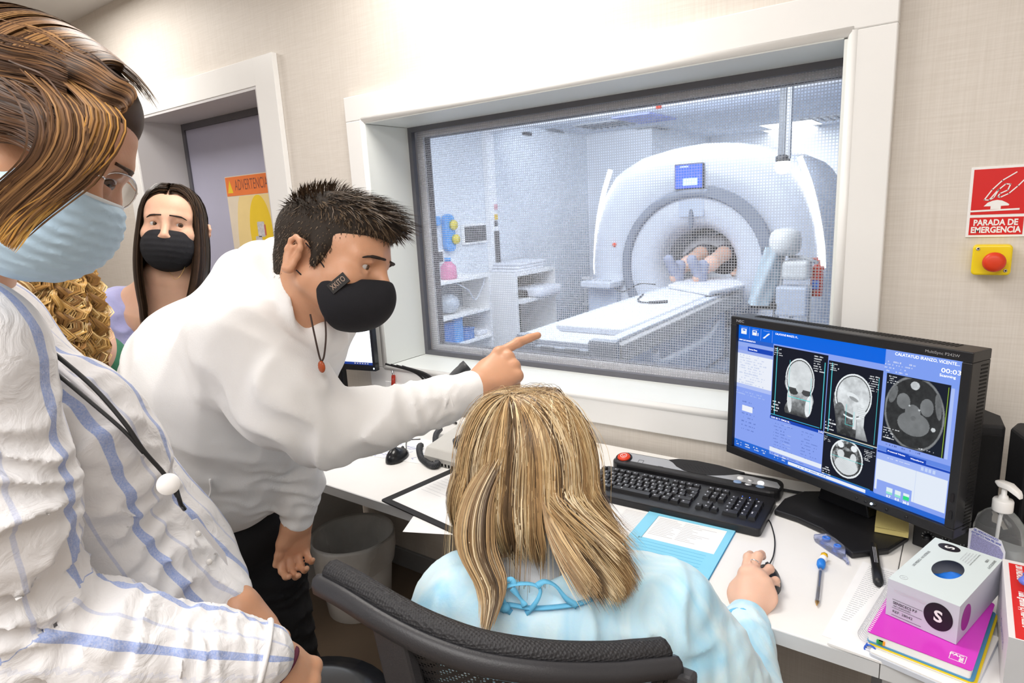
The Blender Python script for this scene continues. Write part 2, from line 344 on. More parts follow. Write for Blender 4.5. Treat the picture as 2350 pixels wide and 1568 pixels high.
def sg(px, py):  # crop pixel (1271 px crop) to sign coords
    return ((px - 1000) / 540 * .0995 - 0.0, -(py - 455) / 410 * .088 + .0235)
pline(b, [sg(*p) for p in ((1142, 288), (1020, 360), (935, 445), (870, 540), (915, 545), (985, 455), (1055, 395), (1097, 400), (1078, 455), (1010, 485), (993, 515), (1015, 522), (1090, 488), (1165, 420), (1258, 318))], .0022)
pline(b, [sg(*p) for p in ((915, 545), (955, 525), (1000, 440))], .0018)
dome = [sg(870, 605), sg(905, 570), sg(950, 552), sg(990, 546), (sg(1035, 553)), sg(1080, 575), sg(1105, 592), sg(1100, 603), sg(1030, 605), sg(1030, 635), sg(935, 635), sg(935, 605)]
b.prism(dome, .0006, .0009); pline(b, [sg(750, 650), sg(1195, 640)], .0036)
b.build('hand_symbol', ink_w, sign)
e0 = aty(2280, 594, 1.7195)
est = thing('emergency_stop_button', 'yellow box with a red mushroom push button below the sign', 'button', (e0[0], 1.69, e0[2]))
yb = mat('yellow_plastic', (.87, .66, .01), .35, var=.02, vs=30); rb = mat('red_button_plastic', (.72, .05, .012), .4, var=.03, vs=30)
M = Matrix(((1, 0, 0, e0[0] - .004), (0, 0, -1, 1.7195), (0, 1, 0, e0[2]), (0, 0, 0, 1)))
MB(M).prism(rrect(.068, .064, .008), 0, .036).build('housing', yb, est, bev=.004, seg=3)
MB(M).lathe([(.014, .036), (.014, .048), (.020, .050), (.0205, .058), (.017, .063), (.010, .065), (.0001, .0655)], (.004, -.002, 0), n=28).build('push_button', rb, est)
b = MB(M)
for x, y in ((-.025, .024), (.025, -.022)):
    b = MB(M); b.lathe([(.0035, .0355), (.0035, .0368), (.0015, .0368), (.0015, .0360)], (x, y, 0), n=12); b.build('screw', metal_m, est)
b = MB(M)
b.tube([(.004 + .0105 * math.cos(t), -.002 + .0105 * math.sin(t), .0640) for t in np.linspace(.9, 5.2, 20)], .0006, n=5); b.build('arrow_mark', mat('red_dark', (.45, .02, .01), .5), est)
# ================================================================ scanner room
sw_m = mat('scanner_wall', (.70, .74, .80), .6, var=.03, vs=3); sc_m = mat('scanner_ceiling', (.72, .76, .83), .7, var=.03, vs=3)
sf_m = mat('scanner_floor', (.42, .48, .58), .35, var=.08, vs=2)
LX = -3.9
MB().bx(LX - .1, LX, 2.02, 7.2, 0, 2.34).build('wall_scanner_left', sw_m, kind='structure')
MB().bx(LX - .1, -3.05, 7.14, 7.3, 0, 2.34).build('wall_scanner_return', sw_m, kind='structure')
MB().bx(-3.15, -3.05, 7.3, 9.3, 0, 2.34).build('wall_scanner_inner', sw_m, kind='structure')
MB().bx(-3.15, 1.3, 9.2, 9.3, 0, 2.34).build('wall_scanner_far', sw_m, kind='structure')
MB().bx(1.3, 1.4, 2.02, 9.3, 0, 2.6).build('wall_scanner_right', sw_m, kind='structure')
MB().bx(LX - .1, 1.4, 2.02, 9.3, -.1, 0).build('floor.001', sf_m, kind='structure')
MB().bx(LX - .1, 1.4, 5.14, 9.3, 2.34, 2.42).build('ceiling.001', sc_m, kind='structure')
MB().bx(LX - .1, 1.4, 2.02, 5.14, 2.50, 2.6).build('ceiling.002', sc_m, kind='structure')
beam_m = mat('bright_bulkhead', (.88, .89, .92), .6, var=.02, vs=3)
MB().bx(LX, 1.3, 5.06, 5.16, 2.23, 2.55).build('trim_2', beam_m, kind='structure')
MB().bx(LX, LX + .05, 5.05, 5.17, 0, 2.23).build('trim_3', beam_m, kind='structure')
MB().bx(LX, LX + .02, 2.1, 7.1, 0, .1).build('baseboard_left', mgrey, kind='structure')
# magnet
mag = thing('mri_scanner', 'large white MRI scanner with a grey ring around its bore, seen through the window', 'medical scanner', (-1.95, 6.2, 0))
shell = mat('scanner_shell', (.66, .70, .78), .35, var=.02, vs=3)
shell2 = mat('scanner_shell_blue_grey', (.50, .56, .67), .4, var=.02, vs=3)
ringm = mat('scanner_ring_grey', (.20, .23, .29), .4, var=.05, vs=8)
bx_, bz_ = -1.93, .93
def sil(k=1.0, dz=0):   # housing silhouette (x,z)
    L_ = [(-1.00, 0), (-1.04, .3), (-1.09, .65), (-1.095, .98), (-1.05, 1.28), (-.96, 1.55), (-.80, 1.78), (-.55, 1.90), (-.25, 1.955), (0, 1.97)]
    pts = L_ + [(-x * .96, z) for x, z in reversed(L_[:-1])]
    return [(bx_ + x * k, z + (dz if z > .1 else 0)) for x, z in pts]
def bowed(pts, y, bow=0): return [(x, y + bow * (abs((x - bx_) / 1.1)) ** 3, z) for x, z in pts]
b = MB(); P0 = sil(); rings = []
def circ(r, y, n, cz=bz_): return [(bx_ + r * math.cos(t), y, cz + r * math.sin(t)) for t in n]
# front face: grid between silhouette and the bore circle
N = 72; TH = []
S0 = sil(1.0)
def silpoint(t):   # ray from bore centre to silhouette
    c, s_ = math.cos(t), math.sin(t); best = None
    Q = S0 + [S0[0]]
    for (xa, za), (xb, zb) in zip(Q[:-1], Q[1:]):
        xa -= bx_; xb -= bx_; za -= bz_; zb -= bz_
        dx, dz = xb - xa, zb - za; den = c * dz - s_ * dx
        if abs(den) < 1e-9: continue
        r = (xa * dz - za * dx) / den; u_ = (xa * s_ - za * c) / den
        if r > 0 and -1e-6 <= u_ <= 1 + 1e-6: best = r if best is None else min(best, r)
    return best or 1
tt = np.linspace(0, 2 * math.pi, N, endpoint=False)
ro = [silpoint(t) for t in tt]
def rad(fr, y, r_in=.66): return [(bx_ + (r_in + (o - r_in) * fr) * math.cos(t), y, bz_ + (r_in + (o - r_in) * fr) * math.sin(t)) for t, o in zip(tt, ro)]
rr = [rad(0, 5.42), rad(.03, 5.40), rad(.5, 5.42), rad(.8, 5.47), rad(.94, 5.55), rad(1.0, 5.68), rad(1.0, 6.3), rad(.985, 7.05)]
b.loft([[tuple(p) for p in r] for r in rr], 0, False); b.build('housing', shell, mag)
b = MB(); b.loft([circ(.66, 5.46, tt), circ(.66, 5.37, tt), circ(.645, 5.355, tt), circ(.60, 5.355, tt), circ(.585, 5.37, tt), circ(.585, 5.42, tt)], 0, False); b.build('gantry_ring', ringm, mag)
MB().loft([circ(.585, 5.40, tt), circ(.50, 5.40, tt), circ(.40, 5.43, tt), circ(.345, 5.50, tt), circ(.315, 5.62, tt)], 0, False).build('bore_funnel', shell, mag)
MB().loft([circ(.315, 5.61, tt), circ(.30, 5.8, tt), circ(.30, 7.0, tt)], 0, False).build('bore_liner', mat('bore_liner', (.5, .53, .60), .4, var=.03, vs=5), mag)
glow = mat('white_led_strip', (1, 1, 1), .5, emit=5, ecol=(1, 1, 1))
def strip(pts, y): 
    b = MB(); p3 = spline([aty(u, v, y) for u, v in pts], 8); b.tube(p3, .022, n=8); return b.build('light_strip', glow, mag)
strip([(1401, 390), (1384, 450), (1372, 520), (1367, 600), (1368, 628)], 5.49)
strip([(1368, 655), (1373, 690), (1379, 730)], 5.49)
strip([(1835, 360), (1858, 420), (1875, 490), (1886, 560), (1889, 615)], 5.50)
# ring crown pad, head rest light
b = MB(); b.loft([[(bx_ + r * math.cos(t), y, bz_ + r * math.sin(t)) for r, y in ((.60, 5.33), (.69, 5.33), (.69, 5.40), (.60, 5.40))] for t in np.linspace(.25, 1.36, 30)], 0, True, False)
b.build('crown_pad', ringm, mag)
MB().bx(bx_ - .13, bx_ + .09, 5.395, 5.41, bz_ + .42, bz_ + .56).build('intercom_panel', shell2, mag, bev=.01)
MB().lathe([(.09, 0), (.085, .012), (.001, .014)], (bx_ - .02, 5.395, bz_ + .40), (0, -1, 0), 24, sy=.25).build('positioning_light', ringm, mag)
for u, v in ((1549, 379), ):
    a = aty(1548, 378, 5.36); c = aty(1613, 432, 5.36)
    scr = MB().bx(a[0], c[0], 5.36, 5.40, c[2], a[2]).build('touch_screen', dgrey, mag, bev=.005)
    bl = mat('touch_screen_blue', (.03, .09, .62), .4, emit=.9); wt = mat('touch_screen_white', (.5, .65, 1), .4, emit=.8)
    MB().bx(a[0] + .008, c[0] - .006, 5.3575, 5.3595, c[2] + .008, a[2] - .008).build('display', bl, scr)
    MB().bx(a[0] + .075, c[0] - .045, 5.3555, 5.3572, c[2] + .03, c[2] + .09).build('display_window', wt, scr)
    MB().bx(a[0] + .05, a[0] + .12, 5.3555, 5.3572, a[2] - .03, a[2] - .02).build('display_heading', wt, scr)
# side console on the left of the ring
M = frame((-2.78, 5.25, .74), (1, 0, 0), (0, 0, 1))
cp = MB(M).prism([(-.16, -.06), (.17, -.10), (.20, .2), (-.10, .2)], 0, .06).build('control_console', shell, mag, bev=.012)
for k in range(5): MB(M).bx(-.10 + k * .05, -.075 + k * .05, -.01, .02, .06, .064).build('console_key', mgrey, cp)
MB().bx(-2.93, -2.62, 5.30, 5.46, .25, .742).build('console_pedestal', shell2, mag, bev=.03)
a = aty(1410, 562, 5.40); MB().ball(a, .02, 12).build('stop_button', rb, mag)
MB().tube(spline([(-2.72, 5.3, .80), (-2.5, 5.15, .72), (-2.3, 5.1, .80), (-2.15, 5.1, .80)], 10), .005, n=6).build('signal_cable', dgrey, mag)
# front lower skirt
MB().prism([(bx_ + x, y) for x, y in ((-.72, 5.30), (.70, 5.30), (.80, 5.5), (-.82, 5.5))], 0, .42).build('skirt', shell, mag, bev=.04)
# patient table
tb = thing('patient_table', 'long white patient table running out of the scanner bore', 'patient table', (-1.82, 4.2, 0))
TX0, TX1, TY0, TY1, TZ = -2.10, -1.50, 2.95, 5.75, .775
rail = mat('table_rail_grey', (.30, .33, .38), .45, var=.05, vs=5); tan = mat('table_edge_beige', (.42, .42, .42), .5, var=.06, vs=5)
prof = [(TX0, TZ), (TX0 + .02, TZ - .10), (TX0 + .12, TZ - .17), (TX1 - .12, TZ - .17), (TX1 - .02, TZ - .10), (TX1, TZ), (TX1 - .05, TZ + .005), (TX1 - .12, TZ - .03), (TX0 + .12, TZ - .03), (TX0 + .05, TZ + .005)]
MB().loft([[(x, y, z) for x, z in prof] for y in (TY0 + .06, TY1)], 0, True, False).build('cradle', shell, tb, bev=.008)
MB().loft([[(x, y, z) for x, z in ((TX1 - .005, TZ - .02), (TX1 + .03, TZ - .03), (TX1 + .03, TZ - .13), (TX1 - .02, TZ - .14))] for y in (TY0 + .08, 5.3)], 0, True, False).build('side_rail', tan, tb, bev=.006)
MB().loft([[(x, y, z) for x, z in ((TX0 + .005, TZ - .02), (TX0 - .03, TZ - .03), (TX0 - .03, TZ - .13), (TX0 + .02, TZ - .14))] for y in (TY0 + .08, 5.3)], 0, True, False).build('side_rail', tan, tb, bev=.006)
# notched foot end
MB().bx(TX0 - .02, TX0 + .10, TY0, TY0 + .07, TZ - .16, TZ + .005).build('foot_end_block', rail, tb, bev=.02)
MB().bx(TX1 - .14, TX1 + .03, TY0, TY0 + .07, TZ - .16, TZ + .005).build('foot_end_block', rail, tb, bev=.02)
MB().bx(TX0 + .10, TX1 - .14, TY0 + .01, TY0 + .06, TZ - .16, TZ - .06).build('foot_end_panel', rail, tb, bev=.01)
for k in range(2): MB().bx(TX0 + .16 + k * .16, TX0 + .25 + k * .16, TY0 - .012, TY0 + .012, TZ - .14, TZ - .05).build('latch', mgrey, tb, bev=.008)
MB().prism(rrect(.46, 2.2, .03, cx=-1.80, cy=4.35), TZ - .03, TZ + .012).build('mattress', mat('mattress_white', (.74, .77, .83), .6, var=.05, vs=6, bump=.3, bs=8), tb, bev=.01)
MB().bx(-2.0, -1.58, 3.9, 5.25, .18, TZ - .17).build('lift_column', shell2, tb, bev=.06)
MB().bx(-2.06, -1.52, 3.7, 5.3, .0, .18).build('table_base', shell2, tb, bev=.05)
MB().tube(spline([(-1.50, 3.55, .60), (-1.50, 3.62, .52), (-1.50, 4.0, .50), (-1.50, 4.5, .50), (-1.50, 4.75, .58)], 8), .022, n=8).build('side_bumper', shell, tb)
# sheet and cushions
sheet_m = mat('paper_sheet', (.76, .78, .84), .7, var=.05, vs=8, bump=.4, bs=12)
cush = thing('foam_cushion', 'white foam cushion lying across the table under the feet of the patient', 'cushion', (-1.75, 5.2, .80))
MB().prism([(-1.98, 4.95), (-1.53, 4.62), (-1.40, 5.10), (-1.62, 5.5), (-2.0, 5.45)], .789, .825).build('pad', sheet_m, cush, bev=.012)
cab = MB().tube(spline([(-2.02, 4.55, .795), (-1.95, 4.30, .796), (-1.88, 4.18, .797), (-1.80, 4.16, .797), (-1.70, 4.24, .797)], 8), [.006] * 24 + [.012] * 9, n=6)
tag(cab.build('coil_cable', dgrey), 'thin dark cable with a plug lying on the white patient table', 'cable')
# injector / equipment right of table
inj = thing('contrast_injector', 'draped contrast injector on a stand right of the scanner ring', 'injector', (-1.08, 4.5, 0))
drape = mat('green_drape', (.45, .55, .62), .7, var=.2, vs=12, bump=.5, bs=20)
hd = mat('injector_head_cream', (.68, .70, .70), .45, var=.03, vs=6)
MB().loft([[(-.985 + .10 * k_ * math.cos(t), 4.5 + .11 * k_ * math.sin(t), z) for t in np.linspace(0, 2 * math.pi, 28, endpoint=False)] for z, k_ in ((1.10, .55), (1.115, .85), (1.15, 1.0), (1.21, 1.0), (1.25, .88), (1.272, .6), (1.28, .2))]).build('injector_head', hd, inj)
P = []
for k in range(14):
    z = 1.16 - k * .030; row = []
    for j in range(24):
        t = 2 * math.pi * j / 24; r = .085 + .012 * math.sin(5 * t + k * .4) + .0022 * k; row.append((-1.045 - .006 * k + r * .75 * math.cos(t), 4.5 + r * math.sin(t), z))
    P.append(row)
MB().grid(P, closed=True).build('drape', drape, inj)
MB().cyl((-1.07, 4.5, .05), (-1.0, 4.5, 1.13), .022).build('pole', lgrey, inj)
MB().prism(rrect(.22, .12, .04, cx=-1.08, cy=4.48), .74, .79).build('handle_bar', black_pl, inj, bev=.01)
MB().prism(rrect(.17, .14, .03, cx=-.905, cy=4.5), .94, 1.07).build('syringe_tray', hd, inj, bev=.025)
MB().prism(rrect(.2, .16, .02, cx=-.92, cy=4.5), .70, .90).build('control_box', shell2, inj, bev=.015)
MB().tube([(-.96, 4.5, 1.09), (-.86, 4.5, 1.085), (-.78, 4.5, 1.05)], .012, n=8).build('support_arm', lgrey, inj)
for a_ in (0, 1.57, 3.14, 4.71): MB().tube([(-1.07, 4.5, .10), (-1.07 + .3 * math.cos(a_ + .5), 4.5 + .3 * math.sin(a_ + .5), .05)], .02, n=8).build('foot', lgrey, inj)
b = MB(); b.tube([(-.93, 4.5, .9), (-.93, 4.5, .3)], .012); b.tube([(-.82, 4.5, .9), (-.82, 4.5, .3)], .012); b.build('cart_legs', lgrey, inj)
fe = thing('red_extinguisher', 'small red cylinder with a blue label hanging beside the injector', 'fire extinguisher', (-.80, 4.6, .84))
MB().lathe([(.001, 0), (.036, 0), (.038, .02), (.038, .16), (.02, .19), (.016, .24), (.001, .24)], (-.80, 4.6, .82), n=18).build('cylinder', rb, fe)
MB().tube(spline([(-.80, 4.6, 1.07), (-.85, 4.58, 1.06), (-.875, 4.57, .98)], 6), .008, n=8).build('handle', rb, fe)
MB().bx(-.822, -.778, 4.557, 4.562, .87, .93).build('label_patch', mat('label_blue', (.06, .22, .75), .5), fe)
MB().bx(-.86, -.76, 4.58, 4.62, .99, 1.02).build('valve', rb, fe, bev=.006)
# pendant with globe
pn = thing('ceiling_pendant', 'grey ceiling column ending in a round white lamp', 'ceiling pendant', (-1.02, 4.5, 2.5))
g0 = aty(1796, 383, 4.5); gt = aty(1800, 175, 4.5)
MB().bx(g0[0] - .028, g0[0] + .012, 4.48, 4.52, g0[2] + .04, 2.5).build('column', mgrey, pn)
MB().bx(g0[0] + .016, g0[0] + .045, 4.48, 4.52, g0[2] + .05, 2.5).build('cable_channel', lgrey, pn)
MB().lathe([(.045, 0), (.045, .03), (.03, .04)], (g0[0], 4.5, g0[2] + .035), n=20).build('lamp_holder', dgrey, pn)
MB().ball((g0[0], 4.5, g0[2]), .048, 18).build('globe', mat('globe_lamp', (1, 1, 1), .4, emit=4), pn)
# ceiling fittings
for i, (u, v, wd, dp) in enumerate(((1390, 285, .55, .5), (1500, 295, .28, .5), (1905, 270, .6, .6))):
    c = atz(u, v, 2.339)
    vt = thing('ceiling_vent', ['square ceiling vent left of the blue ceiling panel', 'narrow ceiling vent below the blue ceiling panel', 'ceiling vent at the right edge of the window view'][i], 'vent', tuple(c), group='scanner room ceiling vents')
    MB().bx(c[0] - wd / 2, c[0] + wd / 2, c[1] - dp / 2, c[1] + dp / 2, 2.33, 2.3395).build('frame', lgrey, vt)
    for k in range(7):
        x = c[0] - wd / 2 + .04 + k * (wd - .08) / 6
        MB().bx(x - .012, x + .012, c[1] - dp / 2 + .03, c[1] + dp / 2 - .03, 2.322, 2.3295).build('slat', mgrey, vt)
c = atz(1480, 270, 2.339); t = thing('ceiling_panel', 'lavender blue panel on the scanner room ceiling', 'ceiling panel', tuple(c))
MB().bx(c[0] - .2, c[0] + .2, c[1] - .35, c[1] + .35, 2.325, 2.339).build('panel', mat('panel_lavender', (.30, .34, .62), .5, var=.03, vs=4), t)
c = atz(1822, 296, 2.339); t = thing('ceiling_lamp', 'bright rectangular ceiling lamp deep in the scanner room', 'lamp', tuple(c))
MB().bx(c[0] - .32, c[0] + .32, c[1] - .38, c[1] + .32, 2.322, 2.339).build('frame', white_matte, t)
MB().bx(c[0] - .29, c[0] + .29, c[1] - .35, c[1] + .29, 2.317, 2.3215).build('diffuser', mat('scan_lamp_diffuser', (1, 1, 1), .5, emit=5), t)
tag(MB().tube(spline([atz(1260, 297, 2.335), atz(1345, 318, 2.335), atz(1400, 308, 2.335), atz(1470, 325, 2.335)], 8), .05, n=8, flat=.25).build('ceiling_rail', mgrey), 'bent grey rail running along the scanner room ceiling', 'rail')
c = aty(1512, 244, 5.055); tag(MB().bx(c[0] - .02, c[0] + .02, 5.045, 5.06, c[2] - .02, c[2] + .02).build('fire_marker', rb), 'tiny red marker plate on the bulkhead above the scanner', 'marker plate')
c = atx(1211, 306, LX + .02); tag(MB().bx(LX, LX + .03, c[1] - .07, c[1] + .07, c[2] - .02, c[2] + .01).build('wall_sensor', dgrey), 'small dark sensor high on the left scanner wall', 'sensor')
# left wall shelf unit: front faces the room (+x)
shl = thing('open_shelf_unit', 'white open shelf unit with blue boxes on the lower shelf', 'shelf', (LX + .2, 4.55, 0))
sy0, sy1, sx1 = 4.02, 5.0, LX + .0
FX = LX + .34
def Y_at(u, v): return atx(u, v, FX)
zt = atx(1060, 640, FX)[2]; 
ys0, ys1 = atx(1010, 640, FX)[1] - .05, atx(1124, 632, FX)[1]
z2 = atx(1070, 720, FX)[2]; z3 = atx(1070, 785, FX)[2]
MB().bx(LX, FX, ys0, ys1, zt - .025, zt).build('top_board', white_matte, shl)
for z in (z2, z3): MB().bx(LX + .01, FX, ys0 + .02, ys1 - .02, z - .02, z).build('shelf_board', white_matte, shl)
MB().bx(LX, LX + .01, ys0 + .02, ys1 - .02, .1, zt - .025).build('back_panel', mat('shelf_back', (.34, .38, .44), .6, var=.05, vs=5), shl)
for y in (ys0, ys1 - .02): MB().bx(LX, FX, y, y + .02, 0, zt - .025).build('side_panel', white_matte, shl)
bb = mat('blue_box', (.03, .17, .50), .45, var=.05, vs=10); bb2 = mat('blue_bin', (.05, .30, .70), .45, var=.05, vs=10)
for i, (u0, u1, h, mm, lb) in enumerate(((1018, 1040, .19, bb, 'dark blue box at the left on the low shelf'), (1041, 1060, .21, bb2, 'bright blue tall box beside the dark blue box'), (1063, 1085, .09, bb, 'low blue tray right of the tall blue box'))):
    ya, yb = atx(u0, 770, FX - .06)[1], atx(u1, 765, FX - .06)[1]
    t = thing('storage_box', lb, 'box', (FX - .17, (ya + yb) / 2, z3), group=None)
    MB().bx(FX - .28, FX - .04, ya, yb, z3, z3 + h).build('body', mm, t, bev=.006); MB().bx(FX - .285, FX - .035, ya - .003, yb + .003, z3 + h, z3 + h + .012).build('rim', mm, t)
ya, yb = atx(1090, 765, FX - .1)[1], atx(1115, 760, FX - .1)[1]
t = thing('folded_linen', 'small heap of white linen right of the blue boxes', 'linen', (FX - .2, ya, z3)); MB().prism(rrect(.22, yb - ya, .03, cx=FX - .16, cy=(ya + yb) / 2), z3, z3 + .05).build('stack', sheet_m, t, bev=.015)
ya = atx(1030, 700, FX - .1)[1]; t = thing('plastic_bag', 'crumpled pale plastic bag on the middle shelf', 'bag', (FX - .15, ya, z2)); MB().ball((FX - .15, ya + .05, z2 + .09), .1, 14, sc=(1, 1.1, .9)).build('bag_body', mat('pale_plastic', (.55, .6, .68), .3, var=.2, vs=20), t)
ya = atx(1075, 690, FX - .1)[1]; t = thing('tubing_coil', 'pale plastic tubing hanging loose in the shelf', 'tubing', (FX - .05, ya, z2)); MB().tube(spline([(FX - .02, ya - .25, zt - .03), (FX - .01, ya - .1, z2 + .20), (FX - .02, ya, z2 + .10), (FX - .01, ya + .1, z2 + .2), (FX - .02, ya + .16, zt - .03)], 8), .005, n=6).build('tube', shell, t)
pk = atx(1030, 632, FX - .12); t = thing('pink_bottle', 'pink plastic bottle with a blue cap standing on the shelf unit', 'bottle', (pk[0], pk[1], zt))
MB().lathe([(.07, 0), (.075, .02), (.07, .11), (.03, .15), (.025, .16)], (pk[0], pk[1], zt), n=18).build('body', mat('pink_plastic', (.65, .22, .38), .35, var=.1, vs=10), t); MB().lathe([(.028, 0), (.028, .03)], (pk[0], pk[1], zt + .155), n=12).build('cap', bb2, t)
# wall things
def wall_px(u, v): return atx(u, v, LX + .03)
a = wall_px(1062, 516); c = wall_px(1119, 556)
t = thing('wall_display', 'switched-off dark grey display on the left scanner wall', 'display', (LX, (a[1] + c[1]) / 2, c[2]))
MB().bx(LX + .002, LX + .03, a[1], c[1], c[2], a[2]).build('housing', white_matte, t, bev=.004); MB().bx(LX + .03, LX + .034, a[1] + .02, c[1] - .02, c[2] + .02, a[2] - .02).build('glass_front', dgrey, t)
a = wall_px(1030, 535); t = thing('gas_valve', 'blue wall valve with two yellow dials', 'valve', (LX, a[1], a[2]))
MB().prism([(0, 0)] + [], 0, 1) if False else None
MB(frame((LX + .005, a[1], a[2]), (0, 1, 0), (1, 0, 0))).prism(rrect(.14, .34, .06), 0, .05).build('plate', mat('valve_blue', (.05, .3, .72), .4, var=.05), t, bev=.01)
for dy, dz in ((.03, .07), (.05, -.06)): MB(frame((LX + .055, a[1] + dy, a[2] + dz), (0, 1, 0), (1, 0, 0))).lathe([(.045, 0), (.042, .03), (.001, .034)], n=18).build('dial', mat('dial_yellow', (.75, .62, .05), .4, var=.1), t)
a = wall_px(1012, 590); t = thing('wall_socket', 'small dark socket low on the left scanner wall', 'socket', (LX, a[1], a[2])); MB().bx(LX + .002, LX + .02, a[1] - .05, a[1] + .05, a[2] - .06, a[2] + .06).build('plate', white_matte, t); MB().bx(LX + .02, LX + .026, a[1] - .035, a[1] + .035, a[2] - .045, a[2] + .045).build('insert', dgrey, t)
a = wall_px(1000, 505); t = thing('wall_bracket', 'small blue fitting high on the left scanner wall', 'bracket', (LX, a[1], a[2])); MB().bx(LX + .002, LX + .05, a[1] - .05, a[1] + .05, a[2] - .05, a[2] + .03).build('clip', bb2, t, bev=.008)
# dark pull bar on the pillar
FXp = LX + .05
a = atx(1141, 530, FXp + .02); c = atx(1151, 708, FXp + .02)
t = thing('pull_bar', 'long black vertical bar on the white pillar', 'bar', (FXp, a[1], c[2]))
MB().bx(FXp + .001, FXp + .03, a[1] - .025, a[1] + .025, c[2], a[2]).build('bar', dgrey, t, bev=.004)
for u, v, mm, nm in ((1139, 513, dgrey, 'switch'), (1139, 498, mat('marker_yellow', (.7, .45, .02), .5), 'yellow_marker'), (1139, 475, mat('marker_pink', (.6, .3, .35), .5), 'pink_marker'), (1152, 722, mat('marker_warning', (.6, .4, .03), .5), 'warning_marker')):
    p = atx(u, v, FXp + .01); MB().bx(FXp + .001, FXp + .012, p[1] - .02, p[1] + .02, p[2] - .025, p[2] + .025).build(nm, mm, t)
# second cabinet
t = thing('equipment_cabinet', 'grey open cabinet with a white top and black item inside, beyond the pillar', 'cabinet', (LX + .2, 5.8, 0))
FX2 = LX + .45
y0c, y1c = atx(1185, 650, FX2)[1], atx(1275, 640, FX2)[1]
zc1 = atx(1230, 620, FX2)[2]; zc2 = atx(1230, 680, FX2)[2]; zc3 = .25
MB().bx(LX, FX2, y0c, y1c, zc1 - .03, zc1).build('top_board', white_matte, t)
MB().bx(LX + .01, FX2 + .05, y0c + .02, y1c - .02, zc2 - .03, zc2).build('shelf_board', white_matte, t)
MB().bx(LX + .01, FX2, y0c + .02, y1c - .02, .1, .13).build('shelf_board', white_matte, t)
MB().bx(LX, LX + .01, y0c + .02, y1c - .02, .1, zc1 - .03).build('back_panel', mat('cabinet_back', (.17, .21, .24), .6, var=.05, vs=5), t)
for y in (y0c, y1c - .02): MB().bx(LX, FX2, y, y + .02, 0, zc1 - .03).build('side_panel', white_matte, t)
t = thing('towel_pile', 'pile of pale towels on top of the equipment cabinet', 'towels', (LX + .2, (y0c + y1c) / 2, zc1))
for k in range(3): MB().prism(rrect(.34, (y1c - y0c) * .72, .04, cx=LX + .22, cy=(y0c + y1c) / 2 + .03 * k), zc1 + k * .028, zc1 + k * .028 + .026).build('towel', sheet_m, t, bev=.01)
t = thing('black_coil', 'black folded coil lying in the equipment cabinet', 'coil', (FX2 - .1, y0c + .1, zc2)); MB().prism(rrect(.24, .42, .08, cx=FX2 - .15, cy=y0c + .35), zc2, zc2 + .07).build('pad', black_mt, t, bev=.02)
t = thing('draped_cloth', 'white cloth drooping over the shelf beside the black coil', 'cloth', (FX2, y1c - .3, zc2)); MB().prism(rrect(.34, .45, .08, cx=FX2 - .05, cy=y1c - .25), zc2 + .001, zc2 + .09).build('cloth', sheet_m, t, bev=.03)
t = thing('wheeled_rack', 'low white wire rack standing between cabinet and scanner', 'rack', (-3.1, 6.4, 0))
for k in range(5):
    x = -3.75 + k * .14; MB().cyl((x, 6.75, 0), (x, 6.75, .62), .012, n=8).build('upright', lgrey, t)
MB().bx(-3.78, -3.15, 6.72, 6.78, .62, .65).build('top_rail', white_matte, t); MB().bx(-3.78, -3.15, 6.72, 6.78, .3, .33).build('middle_rail', lgrey, t)
for u in (1302, 1320): 
    p = aty(u, 600, 7.12); q = aty(u + 3, 730, 7.12); tag(MB().bx(p[0] - .008, p[0] + .008, 7.10, 7.135, .3, p[2] + .3).build('wall_conduit', mgrey), 'thin grey vertical conduit on the far scanner wall, %s' % ('left one' if u == 1302 else 'right one'), 'conduit')
# ================================================================ desk and everything on it
DT = .745
def edge_desk(name, label, x0, x1):
    t = thing(name, label, 'desk', ((x0 + x1) / 2, 1.37, 0))
    MB().bx(x0, x1, 1.050, 1.700, DT - .028, DT).build('worktop', [desk_m], t, bev=.0015)
    MB().bx(x0, x1, 1.0475, 1.0498, DT - .0275, DT - .0008).build('edge_band', desk_edge, t)
    MB().bx(x0 + .3 if x0 < -1 else x0 + .02, x1 - .02, 1.62, 1.64, .35, DT - .03).build('modesty_panel', dgrey, t)
    return t
d1 = edge_desk('desk', 'long white desk below the window with a grey front edge', -2.10, -.0625)
MB().bx(-2.125, -2.10, 1.06, 1.70, 0, DT).build('end_panel', mat('panel_greige', (.50, .48, .46), .5, var=.03, vs=4), d1)
MB().bx(-.10, -.065, 1.45, 1.60, 0, DT - .03).build('leg', mgrey, d1)
d2 = edge_desk('desk', 'white desk section right of the thin seam under the notebooks', -.061, 1.2)
MB().bx(-.06, -.02, 1.10, 1.14, 0, DT - .03).build('leg', lgrey, d2); MB().bx(1.1, 1.2, 1.10, 1.60, 0, DT - .03).build('leg', lgrey, d2)
def rect_from(pxs, z):   # px corners TL TR BR BL -> frame with origin at centre, x to the right, y away, w, h
    a, b, c, d = [atz(u, v, z) for u, v in pxs]
    o = (a + b + c + d) / 4; x = unit((b - a) + (c - d)); w_ = (np.linalg.norm(b - a) + np.linalg.norm(c - d)) / 2; h_ = (np.linalg.norm(a - d) + np.linalg.norm(b - c)) / 2
    return M4((o[0], o[1], z), x, np.array([-x[1], x[0], 0])), w_, h_
